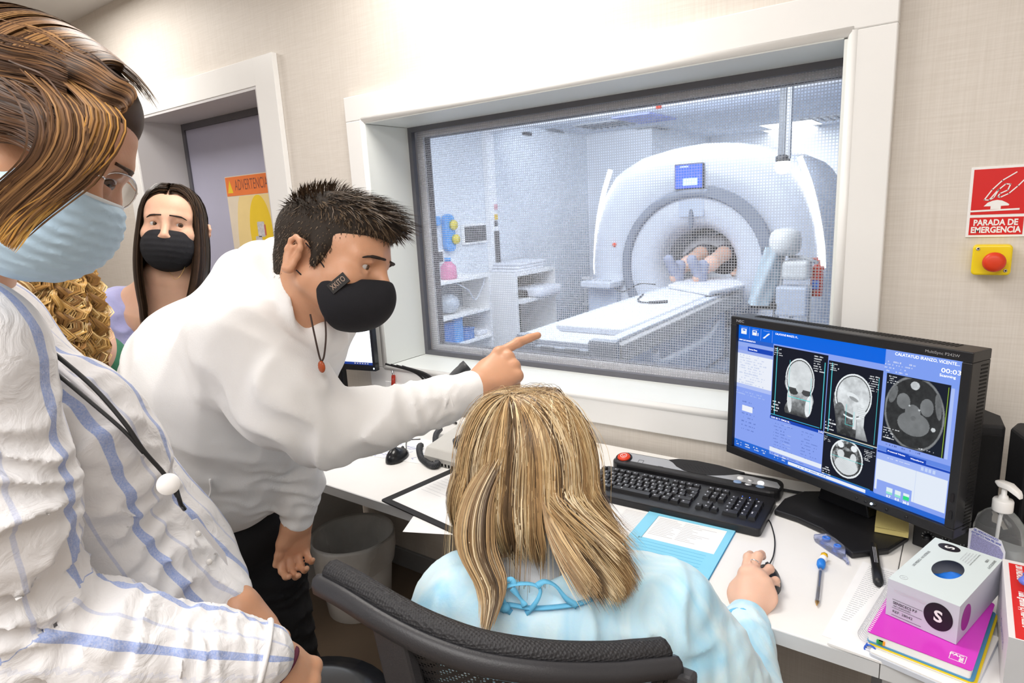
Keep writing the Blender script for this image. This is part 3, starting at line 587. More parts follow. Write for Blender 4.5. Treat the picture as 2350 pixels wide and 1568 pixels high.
# ---- NEC-type monitor
mx = unit((0.8945, -0.4277, 0)); up_ = unit((.0233, .0149, 1.0)); ox = np.array([-.4528, 1.609, -.3127 + ZC])
M = M4(ox + mx * .2592 - up_ * .162, mx, up_)   # centre of screen, z towards viewer
mon = thing('monitor', 'large black widescreen monitor showing blue scan software with brain images', 'monitor', (-.19, 1.50, DT))
SW, SH = .5184, .324
BW, BH = .5184 + .036, .324 + .040
b = MB(M); th = .055
b.bx(-BW / 2, BW / 2, SH / 2, SH / 2 + .020, -th, .010).bx(-BW / 2, BW / 2, -SH / 2 - .021, -SH / 2, -th, .010)
b.bx(-BW / 2, -SW / 2, -SH / 2, SH / 2, -th, .010).bx(SW / 2, BW / 2, -SH / 2, SH / 2, -th, .010).bx(-SW / 2, SW / 2, -SH / 2, SH / 2, -th, -.004)
b.build('bezel', black_pl, mon, bev=.002)
MB(M).bx(-.19, .19, -.12, .12, -.085, -th).build('back_cover', black_pl, mon, bev=.01)
vm = mat('vent_dark', (.002, .002, .002), .8)
b = MB(M)
for k in range(46):
    y = -SH / 2 - .01 + k * .0072; b.bx(BW / 2 - .0002, BW / 2 + .0006, y, y + .0030, -.046, -.022)
b.build('side_vents', vm, mon, kind='stuff')
b = MB(M)
for k in range(60):
    x = -.23 + k * .0078; b.bx(x, x + .0034, SH / 2 + .0198, SH / 2 + .0206, -.046, -.020)
b.build('top_vents', vm, mon, kind='stuff')
txt('NEC', .0088, sh(M, -SW / 2 + .012, SH / 2 + .0095, .0104), silver_m, mon, width=.0235, bold=.0001)
txt('MultiSync P242W', .0075, sh(M, SW / 2 - .034, SH / 2 + .0095, .0104), silver_m, mon, width=.060)
for i, x in enumerate((.085, .105, .125, .15, .19)): MB(M).lathe([(.0035, .0095), (.0030, .0115), (.0001, .0115)], (x, -SH / 2 - .0105, 0), n=10).build('control_button', black_sm, mon)
MB(M).lathe([(.0025, .0095), (.0020, .0120), (.0001, .0122)], (.118, -SH / 2 - .0105, 0), n=10).build('power_light', mat('power_led', (.5, .7, 1), .5, emit=8), mon)
for y in (-.10, -.135): MB(M).prism(rrect(.006, .018, .0028, cx=SW / 2 + .0095, cy=y), .0098, .0116).build('control_button', black_sm, mon)
# screen image as a fine vertex coloured grid (emissive)
NX, NY = 620, 388
U, V = np.meshgrid(np.linspace(0, 1, NX), np.linspace(0, 1, NY)); ULIN = U.copy(); U = U / (1.348 - .348 * U); V = V.copy()   # V down
IMG = np.zeros((NY, NX, 3)); IMG[:] = (.26, .38, .92)
def box_(x0, y0, x1, y1, c, a=1.0):
    m_ = (U >= x0) & (U <= x1) & (V >= y0) & (V <= y1); IMG[m_] = IMG[m_] * (1 - a) + np.array(c) * a
def noise2(sc, seed, oct=3):
    r = np.random.default_rng(seed); out = 0; amp = 1
    for o in range(oct):
        g = r.random((int(sc * 2 ** o) + 3, int(sc * 2 ** o * 1.6) + 3)); yy = V * (g.shape[0] - 2); xx = U * (g.shape[1] - 2); i = yy.astype(int); j = xx.astype(int); fy = yy - i; fx = xx - j
        fy = fy * fy * (3 - 2 * fy); fx = fx * fx * (3 - 2 * fx)
        out = out + amp * ((g[i, j] * (1 - fx) + g[i, j + 1] * fx) * (1 - fy) + (g[i + 1, j] * (1 - fx) + g[i + 1, j + 1] * fx) * fy); amp *= .55
    return out / 1.85
def dashes(x0, y0, x1, y1, rows, c, seed, a=.8, fill=.55, h=.45):
    r = np.random.default_rng(seed); rh = (y1 - y0) / rows
    for k in range(rows):
        x = x0; yy = y0 + k * rh; lim = x0 + (x1 - x0) * (.5 + .5 * r.random())
        while x < lim:
            wd = .002 + .004 * r.random()
            if r.random() < fill: box_(x, yy + rh * .2 + .002 * r.random(), min(x + wd, x1), yy + rh * (.2 + h), c, a)
            x += wd + .0015
N1 = noise2(14, 3, 4); N2 = noise2(40, 5, 3)
WH = (.93, .96, 1); DB = (.005, .06, .50); MBL = (.02, .17, .80); BK = (.004, .006, .016); LB = (.62, .74, 1.0)
box_(0, 0, .66, .105, (.0, .135, .78)); box_(.60, 0, .66, .06, (.0, .135, .78))
for k in range(3): box_(.012 + k * .05, .020, .040 + k * .05, .022, LB, .6)
box_(.012, .03, .036, .07, WH); box_(.018, .036, .03, .044, MBL); box_(.062, .03, .082, .068, WH); box_(.066, .036, .078, .046, MBL); box_(.086, .045, .09, .068, WH)
for k in range(10): box_(.112 + k * .0024, .072 - k * .004, .118 + k * .0024, .079 - k * .004, WH); box_(.130 - k * .0016, .040 + k * .003, .134 - k * .0016, .046 + k * .003, WH)
for x in (.048, .100, .152): box_(x, .012, x + .001, .10, LB, .5)
box_(0, .105, .16, .135, (.02, .12, .60)); box_(0, .135, .16, .17, (.30, .42, .90)); box_(.045, .165, .16, .2, DB); box_(0, .2, .16, .5, (.86, .90, .99))
dashes(.01, .21, .15, .47, 13, (.35, .45, .75), 1, .55); box_(0, .47, .16, .50, (.45, .55, .95)); box_(0, .20, .16, .225, (.35, .45, .88))
# three view ports
def port(x0, y0, x1, y1): box_(x0, y0, x1, y1, BK)
port(.163, .115, .408, .655); port(.412, .145, .655, .655); port(.412, .662, .655, .975)
for x, y0_, y1_ in ((.178, .125, .645), (.395, .17, .645), (.428, .16, .645), (.64, .20, .645)): box_(x, y0_, x + .0022, y1_, (.1, .75, .85))
for x, y0_, y1_ in ((.425, .67, .672),): box_(x, y0_, .64, y1_ + .001, (.1, .6, .9))
box_(.163, .640, .39, .644, (.05, .45, .75)); box_(.425, .955, .64, .958, (.05, .45, .85)); box_(.412, .656, .655, .661, (.75, .75, .45))
for q in ((.165, .13, .215, .19), (.415, .16, .46, .215), (.415, .68, .46, .72), (.415, .90, .46, .965), (.165, .53, .21, .62), (.415, .55, .47, .64)): dashes(*q, 4, WH, int(q[1] * 1000), .9, .75)
for q in ((.345, .13, .40, .25), (.595, .19, .652, .30), (.60, .69, .652, .77)): dashes(*q, 7, WH, int(q[1] * 1000), .9, .8)
def E(cx, cy, rx, ry, rot=0):
    dx = (U - cx) * 1.6 ; dy = V - cy; c, s_ = math.cos(rot), math.sin(rot); return np.sqrt(((dx * c + dy * s_) / (rx * 1.6)) ** 2 + ((-dx * s_ + dy * c) / ry) ** 2)
def put(mask, val): 
    v = np.clip(val, 0, 1); 
    for k, t in enumerate((.92, .97, 1.0)): IMG[..., k] = np.where(mask, v * t, IMG[..., k])
# coronal
e = E(.288, .33, .066, .155); inP = (U > .165) & (U < .406) & (V > .13) & (V < .63)
neck = (abs(U - .288 - .01 * np.sin(V * 30)) < .058 - .03 * np.clip(V - .42, 0, 1)) & (V > .36) & (V < .60)
put(inP & neck, (.35 + .9 * (N2 - .35)) * np.clip((.62 - V) * 5, 0, 1)); put(inP & (e < 1) & (V < .42), np.full(U.shape, .95)); put(inP & (e < .93) & (V < .42), np.full(U.shape, .08)); put(inP & (e < .88) & (V < .40), .72 + .5 * (N1 - .5)); 
put(inP & (E(.288, .395, .016, .03) < 1), .55 + .2 * (N1)); put(inP & (E(.262, .43, .02, .02) < 1), np.full(U.shape, .05)); put(inP & (E(.32, .42, .02, .02) < 1), np.full(U.shape, .07)); put(inP & (E(.334, .51, .016, .08, .1) < 1), .95 * (1.1 - N2 * .3)); put(inP & (E(.245, .51, .01, .08, -.1) < 1), .85 * (1.1 - N2 * .3))
# sagittal
inP = (U > .43) & (U < .638) & (V > .18) & (V < .64); e = E(.532, .36, .083, .155, .15)
body = (U > .445 + .12 * np.clip(V - .42, 0, 1)) & (U < .588 + .25 * np.clip(V - .55, 0, .1)) & (V > .36) & (V < .64)
put(inP & body, (.12 + .75 * np.clip(N2 - .42, 0, 1)) * np.clip((.68 - V) * 4, 0, 1)); put(inP & (U > .555) & (U < .60 + .3 * np.clip(V - .55, 0, .2)) & (V > .42) & body, .9 * (1.2 - N2 * .6) * np.clip((.70 - V) * 5, 0, 1))
put(inP & (e < 1), np.full(U.shape, .97)); put(inP & (e < .93), np.full(U.shape, .10)); put(inP & (e < .88) & (V < .47 + .4 * (U - .5)), .72 + .6 * (N1 - .5) + .35 * (N2 - .5)); put(inP & (E(.53, .36, .03, .022, .3) < 1), np.full(U.shape, .9)); put(inP & (E(.535, .375, .022, .012, .3) < 1), np.full(U.shape, .35)); put(inP & (E(.573, .455, .020, .034) < 1), .8 + .3 * np.sin(V * 500) * .5); put(inP & (abs(U - .545 - .02 * (V - .5)) < .008) & (V > .42) & (V < .58), .8 * np.ones(U.shape))
put(inP & (E(.475, .47, .022, .05) < 1), .25 * N2)
# axial bright
inP = (U > .43) & (U < .64) & (V > .675) & (V < .95); e = E(.523, .80, .075, .135)
put(inP & (e < 1), np.full(U.shape, .96)); put(inP & (e < .92), .05 + .9 * np.clip(N2 - .45, 0, 1) * 1.4)
put(inP & (E(.523, .855, .054, .066) < 1), .76 + .18 * np.sin(220 * E(.523, .84, .05, .06) * .25) + .2 * (N1 - .5)); put(inP & (E(.492, .71, .014, .022) < 1), np.full(U.shape, .95)); put(inP & (E(.553, .715, .014, .022) < 1), np.full(U.shape, .95)); put(inP & (E(.495, .775, .016, .03) < 1), .6 + .3 * N1); put(inP & (E(.553, .785, .014, .035) < 1), .6 + .3 * N1)
put(inP & (abs(e - .86) < .035) & (V > .82), np.full(U.shape, .06))
for (x0, y0, x1, y1) in ((.238, .20, .240, .47), (.338, .30, .340, .56), (.238, .47, .338, .473), (.503, .42, .505, .56), (.54, .46, .542, .56), (.503, .56, .542, .563), (.45, .80, .60, .802)): box_(x0, y0, x1, y1, (.1, .75, .75))
# right column
box_(.66, 0, 1, .175, (.22, .36, .92)); box_(.672, .01, .985, .012, LB, .0); box_(.672, .155, .955, .60, (.006, .010, .022))
inP = (U > .675) & (U < .945) & (V > .16) & (V < .595); e = E(.808, .375, .135, .235, -.08)
dk = lambda v: v * .5
put(inP & (e < 1), .10 + .14 * N2); put(inP & (e < .93), .018 + .03 * N2); put(inP & (abs(e - .965) < .015), .20 + .1 * N2)
for cx, cy, rx, ry in ((.808, .44, .072, .075), (.80, .37, .035, .05), (.755, .31, .03, .05), (.86, .32, .03, .055)): put(inP & (E(cx, cy, rx, ry) < 1), .17 + .12 * (N1 - .3))
put(inP & (E(.805, .405, .012, .016) < 1), .12 + .1 * N2); put(inP & (E(.708, .28, .016, .06, .3) < 1), .10 + .12 * N2); put(inP & (E(.91, .30, .014, .08, -.2) < 1), .10 + .12 * N2)
for cx, cy, rr_ in ((.783, .33, .004), (.828, .345, .005), (.897, .445, .010), (.80, .20, .02)): put(inP & (E(cx, cy, rr_, rr_ * 1.3) < 1), .4 + .4 * N2)
box_(.945, .17, .948, .6, (.45, .75, .05)); box_(.957, .17, .972, .60, LB, .5); dashes(.677, .165, .73, .22, 4, WH, 71, .9); dashes(.677, .50, .75, .58, 5, WH, 72, .9); dashes(.84, .575, .93, .592, 1, WH, 73, .9)
dashes(.66, .07, .80, .15, 4, WH, 74, .6); dashes(.67, .605, .97, .625, 1, (.05, .08, .3), 75)
box_(.66, .635, 1, .665, (.12, .25, .80)); box_(.70, .64, .80, .67, DB); box_(.80, .645, .88, .672, DB); box_(.66, .668, 1, .682, DB)
box_(.66, .682, 1, .728, (.35, .47, .95)); box_(.66, .728, .985, .935, (.80, .87, .98)); box_(.84, .728, .842, .935, (.6, .7, .95)); dashes(.70, .695, .82, .71, 1, WH, 76, .7)
for k in range(4): box_(.86 + k * .018, .69, .872 + k * .018, .715, LB, .8)
box_(.668, .865, .83, .985, (.28, .40, .92)); 
for k, (x, g) in enumerate(((.715, .75), (.755, .75), (.793, .5))): box_(x, .895, x + .027, .94, (.80, .92, .95)); box_(x, .94 - .045 * (1 - g) - .004, x + .027, .94, (.03, .75, .25) if k == 2 else (.3, .8, .65))
# lower left panel
box_(.16, .655, .41, .678, DB); dashes(.0, .52, .15, .56, 2, LB, 80, .4)
for k in range(8): dashes(.03, .60 + k * .032, .11, .62 + k * .032, 1, (.06, .12, .45), 90 + k, .7)
for k in range(9):
    dashes(.18, .70 + k * .024, .27, .715 + k * .024, 1, (.06, .12, .45), 110 + k, .7); dashes(.31, .70 + k * .024, .385, .715 + k * .024, 1, (.06, .12, .45), 130 + k, .7)
    box_(.225 + .02 * (k % 2), .70 + k * .024, .262, .701 + k * .024, LB, .6)
box_(.03, .64, .078, .685, (.9, .93, 1)); box_(.165, .90, .41, .935, (.82, .88, .99)); dashes(.17, .94, .40, .955, 1, (.04, .08, .35), 151, .8)
box_(0, .935, .165, 1, (.02, .15, .70)); box_(0, .965, 1, 1, (.02, .14, .68)); box_(.165, .96, .66, 1, (.02, .14, .68)); box_(.255, .968, .62, .992, (.85, .9, 1)); dashes(.30, .972, .52, .988, 1, (.12, .2, .6), 152, .8)
for x in (.01, .05, .09, .13, .19, .225): dashes(x, .948, x + .025, .985, 2, WH, int(x * 999), .9, .9)
xs = -SW / 2 + ULIN * SW; ys = SH / 2 - V * SH
# nudge so that screen rows follow the software layout
me = bpy.data.meshes.new('display'); off = wloc(mon); A = np.array(M)
co = np.stack([xs, ys, np.full(xs.shape, .0005)], -1).reshape(-1, 3) @ A[:3, :3].T + A[:3, 3] - np.array(off)
idx = np.arange(NX * NY).reshape(NY, NX); q = np.stack([idx[1:, :-1], idx[1:, 1:], idx[:-1, 1:], idx[:-1, :-1]], -1).reshape(-1, 4)
me.vertices.add(len(co)); me.vertices.foreach_set('co', co.ravel()); me.loops.add(q.size); me.loops.foreach_set('vertex_index', q.ravel().astype(np.int32)); me.polygons.add(len(q)); me.polygons.foreach_set('loop_start', np.arange(0, q.size, 4, dtype=np.int32)); me.update(calc_edges=True)
at_ = me.color_attributes.new('Col', 'FLOAT_COLOR', 'POINT'); at_.data.foreach_set('color', np.concatenate([IMG.reshape(-1, 3), np.ones((NX * NY, 1))], 1).astype(np.float32).ravel())
def emis_attr(name, strength):
    m = bpy.data.materials.new(name); m.use_nodes = True; nt = m.node_tree; b = nt.nodes['Principled BSDF']; a = nt.nodes.new('ShaderNodeAttribute'); a.attribute_name = 'Col'
    b.inputs['Base Color'].default_value = (.004, .004, .005, 1); b.inputs['Roughness'].default_value = .45; b.inputs['Specular IOR Level'].default_value = .12; nt.links.new(a.outputs['Color'], b.inputs['Emission Color']); b.inputs['Emission Strength'].default_value = strength; return m
me.materials.append(emis_attr('screen_image', .95))
so = bpy.data.objects.new('display', me); COL.objects.link(so); so.parent = mon
ltx = mat('screen_text_white', (1, 1, 1), .5, emit=.95); 
def stx(s, u, v, size, w=None):
    u = 1.348 * u / (1 + .348 * u); txt(s, size, sh(M, -SW / 2 + u * SW, SH / 2 - v * SH, .0009), ltx, mon, width=w, align='LEFT')
stx('CALATAYUD IRANZO, VI...', .166, .028, .0065, .062); stx('CALATAYUD IRANZO, VICENTE...', .70, .025, .0085, .118); stx('00:03', .905, .075, .012, .034); stx('Scanning', .90, .105, .007, .028)
stx('UNIV CAS UNIVERSITATS', .004, .12, .005, .05); stx('COR 3D T1 FSPGR FS...', .165, .667, .0055, .055); stx('2:52', .385, .667, .0065, .013); stx('Series Data', .05, .183, .005, .025)
stx('0.7', .717, .955, .007); stx('0.5', .757, .955, .007); stx('20.5', .793, .957, .0075); stx('Protocol Notes', .705, .655, .0045, .035); stx('Waveforms', .81, .66, .0045, .025)
# stand
pst = [atz(u, v, DT + .012)[:2] for u, v in ((1776, 1172), (1800, 1145), (1845, 1128), (1900, 1128), (2005, 1170), (2060, 1200), (2087, 1232), (2040, 1262), (1955, 1272), (1925, 1248), (1885, 1215), (1830, 1190))]
MB().prism([tuple(p) for p in pst], DT, DT + .014).build('stand_base', black_pl, mon, bev=.004)
sc = ox + mx * .2592 - up_ * .25; sn = np.array([mx[1], -mx[0], 0]); sc2 = sc - sn * .09
MB(M4((sc2[0], sc2[1], DT + .012), mx, (0, 0, 1))).loft([[(x * k, yy, z) for x, z in ((-.055, -.02), (.055, -.02), (.055, .015), (-.055, .015))] for yy, k in ((0, 1.2), (.05, 1.0), (.25, .95))], 0, True, False).build('stand_column', black_sm, mon, bev=.004)
# ---- keyboard under the scanner console
kbp = [atz(u, v, .770) for u, v in ((1745, 1212), (1782, 1118))]
kr = kbp[0]; M = M4((kr[0], kr[1], DT), unit((1, .035, 0)), (-.035, 1, 0)); KW, KD = .455, .178
kb = thing('keyboard', 'black full-size keyboard below the grey and white console strip', 'keyboard', tuple(kr[:2]) + (DT,))
MB(M).prism(rrect(KW, KD, .012, cx=-KW / 2, cy=KD / 2), 0, .020).build('body', black_pl, kb, bev=.003)
def keyset(parent, M, x, y, w_, h_, z0=.020, mm=None, leg=True):
    b = MB(sh(M, x, y, z0)); hx, hy = w_ / 2 - .0008, h_ / 2 - .0008; t_ = .0022
    b.add([(-hx, -hy, 0), (hx, -hy, 0), (hx, hy, 0), (-hx, hy, 0), (-hx + t_, -hy + t_, .0075), (hx - t_, -hy + t_, .0075), (hx - t_, hy - t_ * .4, .0085), (-hx + t_, hy - t_ * .4, .0085)], [(4, 5, 6, 7), (0, 1, 5, 4), (1, 2, 6, 5), (2, 3, 7, 6), (3, 0, 4, 7)])
    if leg: b.add([(-hx * .55, 0, .0082), (-hx * .55 + .0034, 0, .0082), (-hx * .55 + .0034, hy * .55, .0086), (-hx * .55, hy * .55, .0086)], [(0, 1, 2, 3)], 1)
    b.build('key', [mm or keym, ink_g], parent)
keym = mat('key_black', (.018, .018, .02), .45)
rows = {0: (.150, [(-.447 + .0, .018)] + [(-.411 + k * .0188, .0185) for k in range(4)] + [(-.327 + k * .0188, .0185) for k in range(4)] + [(-.243 + k * .0188, .0185) for k in range(4)]),
        1: (.124, [(-.447 + k * .019, .019) for k in range(13)] + [(-.190, .033)]),
        2: (.105, [(-.442, .028)] + [(-.4185 + k * .019, .019) for k in range(12)] + [(-.1805, .020)]),
        3: (.086, [(-.440, .032)] + [(-.4145 + k * .019, .019) for k in range(12)] + [(-.1795, .018)]),
        4: (.067, [(-.444, .024)] + [(-.422 + k * .019, .019) for k in range(11)] + [(-.196, .046)]),
        5: (.048, [(-.442, .026), (-.416, .024), (-.391, .024), (-.325, .106), (-.258, .024), (-.234, .023), (-.210, .023), (-.184, .027)])}
for r_, (y, ks) in rows.items():
    for x, w_ in ks: keyset(kb, M, x, y - .005, w_, .019 if r_ else .016)
for k in range(3):
    keyset(kb, M, -.150 + k * .0185, .145, .018, .016)
    for y in (.119, .100): keyset(kb, M, -.150 + k * .0185, y, .018, .0185)
    keyset(kb, M, -.150 + k * .0185, .043, .018, .0185)
keyset(kb, M, -.1315, .062, .018, .0185)
for r_ in range(5):
    for k in range(4):
        if (r_ == 4 and k == 1) or (k == 3 and r_ in (2, 4)): continue
        x, w_, y, h_ = -.086 + k * .0195, .019, .119 - r_ * .019, .0185
        if r_ == 4 and k == 0: x += .0097; w_ = .038
        if k == 3 and r_ in (1, 3): y -= .0095; h_ = .0375
        keyset(kb, M, x, y, w_, h_)
for k, on in enumerate((1, 1, 0)): MB(M).lathe([(.0011, .0198), (.0009, .0206), (.0001, .0206)], (-.075 + k * .017, .150, 0), n=8).build('indicator_light', mat('kb_led%d' % k, (.05, .15, 1), .5, emit=3 * on), kb)
# ---- console strip above the keyboard
co_ = thing('console_strip', 'light grey and black scanner console strip with a red button and speaker', 'control panel', tuple(Ml(M, -.2, .22, 0)))
Mc = M @ Matrix.Translation((-KW / 2 + .005, .222, 0)) @ Matrix.Rotation(math.radians(14), 4, 'X')
MB(M).prism(rrect(.452, .088, .03, cx=-KW / 2 + .005, cy=.226), 0, .032).build('body', black_pl, co_, bev=.006)
pf = [(-.222, -.010), (-.214, -.022), (-.14, -.026), (.0, -.026), (.205, -.026), (.220, -.014), (.222, .004), (.212, .018), (.15, .024), (.115, .022), (.085, .008), (.05, -.004), (.015, -.008), (-.02, -.004), (-.045, .008), (-.06, .022), (-.075, .030), (-.19, .030), (-.214, .022), (-.222, .010)]
MB(Mc).prism(pf, .030, .0345).build('face_plate', silver_m, co_, bev=.001)
MB(Mc).prism([(-.075, .030), (-.06, .022), (-.045, .008), (-.02, -.004), (.015, -.008), (.05, -.004), (.085, .008), (.115, .022), (.13, .034), (.06, .045), (0, .048), (-.05, .042)], .026, .036).build('speaker_grille', black_mt, co_, bev=.002)
b = MB(Mc)
for i in range(9):
    for j in range(5):
        x = -.030 + i * .0095 + (j % 2) * .0047; y = .004 + j * .0052
        if abs(x - .008) < .046 - .003 * j: b.lathe([(.0013, .0361), (.0001, .0362)], (x, y, 0), n=6, cap=False)
b.build('speaker_holes', vm, co_, kind='stuff')
MB(Mc).lathe([(.024, .0345), (.023, .037), (.0195, .038), (.0195, .035)], (-.197, .003, 0), n=28, cap=False).build('button_collar', black_sm, co_)
MB(Mc).lathe([(.0185, .034), (.018, .040), (.012, .0425), (.0001, .043)], (-.197, .003, 0), n=28).build('red_stop_button', rb, co_)
b = MB(Mc); b.tube([(-.197 + .009 * math.cos(t), .003 + .009 * math.sin(t), .0428) for t in np.linspace(0, 6.28, 20)], .0008, n=5); b.tube([(-.203, .006, .043), (-.197, -.003, .0435), (-.191, .006, .043)], .0008, n=5); b.build('button_symbol', ink_w, co_)
for x, y, r_, mm in ((.125, .006, .0085, white_gloss), (.150, .004, .0075, silver_m), (.176, .002, .008, mat('lit_button', (1, 1, 1), .4, emit=1.5)), (.122, -.013, .0105, mat('button_blue', (.22, .32, .50), .3)), (.149, -.015, .0085, silver_m), (.178, -.016, .011, mat('button_blue_dark', (.12, .18, .28), .3))):
    MB(Mc).lathe([(r_, .0345), (r_ * .97, .037), (r_ * .7, .0385), (.0001, .0387)], (x, y, 0), n=20, sy=.8).build('push_button', mm, co_)
for x, y in ((-.145, .0), (-.085, -.012), (-.015, -.018)):
    b = MB(Mc); pline(b, [(x - .007, y - .005), (x - .007, y + .006), (x + .007, y + .006), (x + .007, y - .005)], .0012, .0347); b.build('symbol', dgrey, co_)
for x in (-.155, .135): MB(Mc).bx(x - .038, x + .038, -.046, -.040, .022, .0265).build('label_strip', mat('strip_cream%d' % (x > 0), (.85, .84, .72), .5), co_)
MB(Mc).bx(-.05, .07, -.048, -.036, .022, .029).build('cover_flap', black_sm, co_, bev=.002)
cb = MB(); cb.tube(spline([(-.335, 1.60, DT + .012), (-.28, 1.62, DT + .006), (-.20, 1.66, DT + .006)], 8), .004, n=6); tag(cb.build('console_cable', black_mt), 'short black cable running behind the monitor stand', 'cable')
# ---- papers, folder
pj = thing('paper_sheet', 'printed white sheet peeking out between blue folder and blonde hair', 'paper', (-.62, 1.25, DT))
M, w_, h_ = rect_from(((1425, 1165), (1510, 1185), (1450, 1260), (1385, 1245)), DT + .001); MB(M).bx(-w_ / 2 - .09, w_ / 2, -h_ / 2, h_ / 2 + .01, -.0005, .0003).build('sheet', paper_m, pj)
b = MB(M)
for k in range(14): b.bx(-w_ / 2, w_ / 2 * (.3 + .6 * random.random()), h_ / 2 - .006 - k * .007, h_ / 2 - .0052 - k * .007, .0004, .0006)
b.build('printed_lines', ink_g, pj, kind='stuff')
fo = thing('folder', 'light blue paper folder with a window, lying under the keyboard edge', 'folder', (-.47, 1.2, DT))
skyb = mat('folder_blue', (.25, .66, .88), .5, var=.02, vs=20); skyd = mat('folder_blue_dark', (.04, .38, .72), .5); skyp = mat('folder_blue_pale', (.42, .76, .92), .5)
M, w_, h_ = rect_from(((1480, 1168), (1686, 1212), (1597, 1397), (1372, 1328)), DT + .004)
MB(M).prism(rrect(w_, h_, .008), -.003, -.0022).build('back_leaf', skyd, fo); MB(M).prism(rrect(w_ * .985, h_ * .99, .006), -.0022, -.0012).build('inner_sheet', paper_m, fo)
wx0, wx1, wy0, wy1 = -w_ * .36, w_ * .42, h_ * .10, h_ * .44
b = MB(M); xh, yh = w_ / 2 - .001, h_ / 2
for q in ((-xh, xh, -yh, wy0), (-xh, xh, wy1, yh), (-xh, wx0, wy0, wy1), (wx1, xh, wy0, wy1)): b.bx(q[0], q[1], q[2], q[3], -.0010, .0002)
b.build('front_leaf', skyb, fo)
b = MB(M)
for k in range(12):
    y = wy1 - .010 - k * .0072; b.bx(wx0 + .006, wx0 + .006 + (wx1 - wx0) * (.25 + .15 * random.random()), y, y + .0009, -.0011, -.0009); b.bx(wx0 + .3 * (wx1 - wx0) + .02, wx0 + (wx1 - wx0) * (.55 + .35 * random.random()), y, y + .0009, -.0011, -.0009)
b.build('printed_lines', ink_g, fo, kind='stuff')
b = MB(M)
for k in range(13):
    y = h_ * .055 - k * h_ * .038; b.bx(-w_ * .40, w_ * .36, y, y + .0007, .00025, .0004)
b.build('ruled_lines', skyd, fo, kind='stuff')
txt('5*', .010, sh(M, -w_ * .37, h_ * .085, .0006), ink, fo)
# ---- right hand items
tp = thing('correction_tape', 'translucent blue correction tape dispenser in front of the monitor stand', 'correction tape', tuple(atz(1905, 1255, DT)))
a_ = atz(1882, 1238, DT); b_ = atz(1938, 1278, DT); M = M4(((a_ + b_) / 2)[:2].tolist() + [DT], unit(b_ - a_), (0, 0, 1)); M = frame(((a_ + b_) / 2), b_ - a_, (0, 0, 1))
bl_t = mat('blue_clear_plastic', (.72, .77, .98), .1, trans=.85, ior=1.3)
MB(M).prism([(-.042, -.014), (-.036, .016), (-.01, .020), (.02, .017), (.036, .004), (.052, -.010), (.046, -.016), (.01, -.020), (-.03, -.020)], .001, .014).build('case', bl_t, tp, bev=.004)
for x, r_ in ((-.018, .0085), (.016, .0075)): MB(M).lathe([(r_, .002), (r_, .0145), (r_ * .4, .0150), (r_ * .4, .012)], (x, 0, 0), n=18).build('reel', mat('reel_blue%d' % (x > 0), (.05, .20, .75), .3), tp)
MB(M).prism([(.046, -.012), (.066, -.018), (.068, -.015), (.052, -.006)], .002, .008).build('tip', bl_t, tp)
pe = thing('ballpoint_pen', 'clear ballpoint pen with a blue and white cap lying on the desk', 'pen', tuple(atz(1878, 1345, DT)))
a_ = atz(1874, 1396, DT); b_ = atz(1886, 1285, DT); M = frame(a_ + np.array([0, 0, .005]), b_ - a_, (0, 0, 1)); PLn = np.linalg.norm(b_ - a_)
MB(M).lathe([(.0005, 0), (.0012, .003), (.0040, .012)], (0, 0, 0), (1, 0, 0), n=12).build('tip', mat('brass', (.65, .38, .12), .25, .8), pe)
MB(M).lathe([(.0040, .012), (.0042, .018), (.0042, PLn * .78)], (0, 0, 0), (1, 0, 0), n=12).build('barrel', mat('clear_plastic', (.92, .93, 1), .05, trans=.85, ior=1.3), pe)
MB(M).cyl((.012, 0, 0), (PLn * .68, 0, 0), .0016, n=8).build('ink_tube', ink, pe)
MB(M).lathe([(.0055, PLn * .74), (.0085, PLn * .80), (.0085, PLn * .86), (.006, PLn * .90)], (0, 0, .003), (1, 0, 0), n=14).build('blue_cap', mat('cap_blue', (.02, .22, .75), .4), pe)
MB(M).ball((PLn * .94, -.003, .004), .008, 12).build('white_cap_ball', ink_w, pe); MB(M).lathe([(.006, PLn * .98), (.0075, PLn * 1.02), (.005, PLn * 1.01)], (0, -.004, .004), (1, 0, 0), n=7).build('yellow_trim', mat('trim_yellow', (.85, .5, .01), .4), pe)
mk = thing('marker_pen', 'thick black marker pen between monitor stand and spiral notebook', 'marker', tuple(atz(2010, 1315, DT)))
a_ = atz(2003, 1262, DT); b_ = atz(2016, 1352, DT); M = frame(a_ + np.array([0, 0, .009]), b_ - a_, (0, 0, 1)); L_ = np.linalg.norm(b_ - a_)
MB(M).lathe([(.008, 0), (.0085, .004), (.0085, L_ * .62), (.0095, L_ * .63), (.0095, L_ * .93), (.005, L_)], (0, 0, 0), (1, 0, 0), n=16).build('barrel', black_pl, mk)
b = MB(M)
for k in range(3): b.bx(.02, L_ * .55, -.003 + k * .0025, -.0022 + k * .0025, .0083, .0087)
b.build('printed_lines', ink_g, mk, kind='stuff')
tsheet = thing('typed_page', 'white typed page half under the spiral notebook', 'paper', tuple(atz(1990, 1370, DT)))
M, w_, h_ = rect_from(((1988, 1297), (2100, 1330), (2060, 1470), (1930, 1425)), DT + .0012); MB(M).bx(-w_ / 2 - .012, w_ / 2 + .04, -h_ / 2 - .06, h_ / 2 + .01, -.0008, 0).build('sheet', paper_m, tsheet)
b = MB(M)
for k in range(30):
    y = h_ / 2 - .002 - k * h_ / 30
    x = -w_ / 2 + .002
    while x < .01: 
        q_ = .004 + random.random() * .01; b.bx(x, x + q_, y, y + .0011, .0001, .0003); x += q_ + .0012
b.build('typed_text', ink_g, tsheet, kind='stuff')
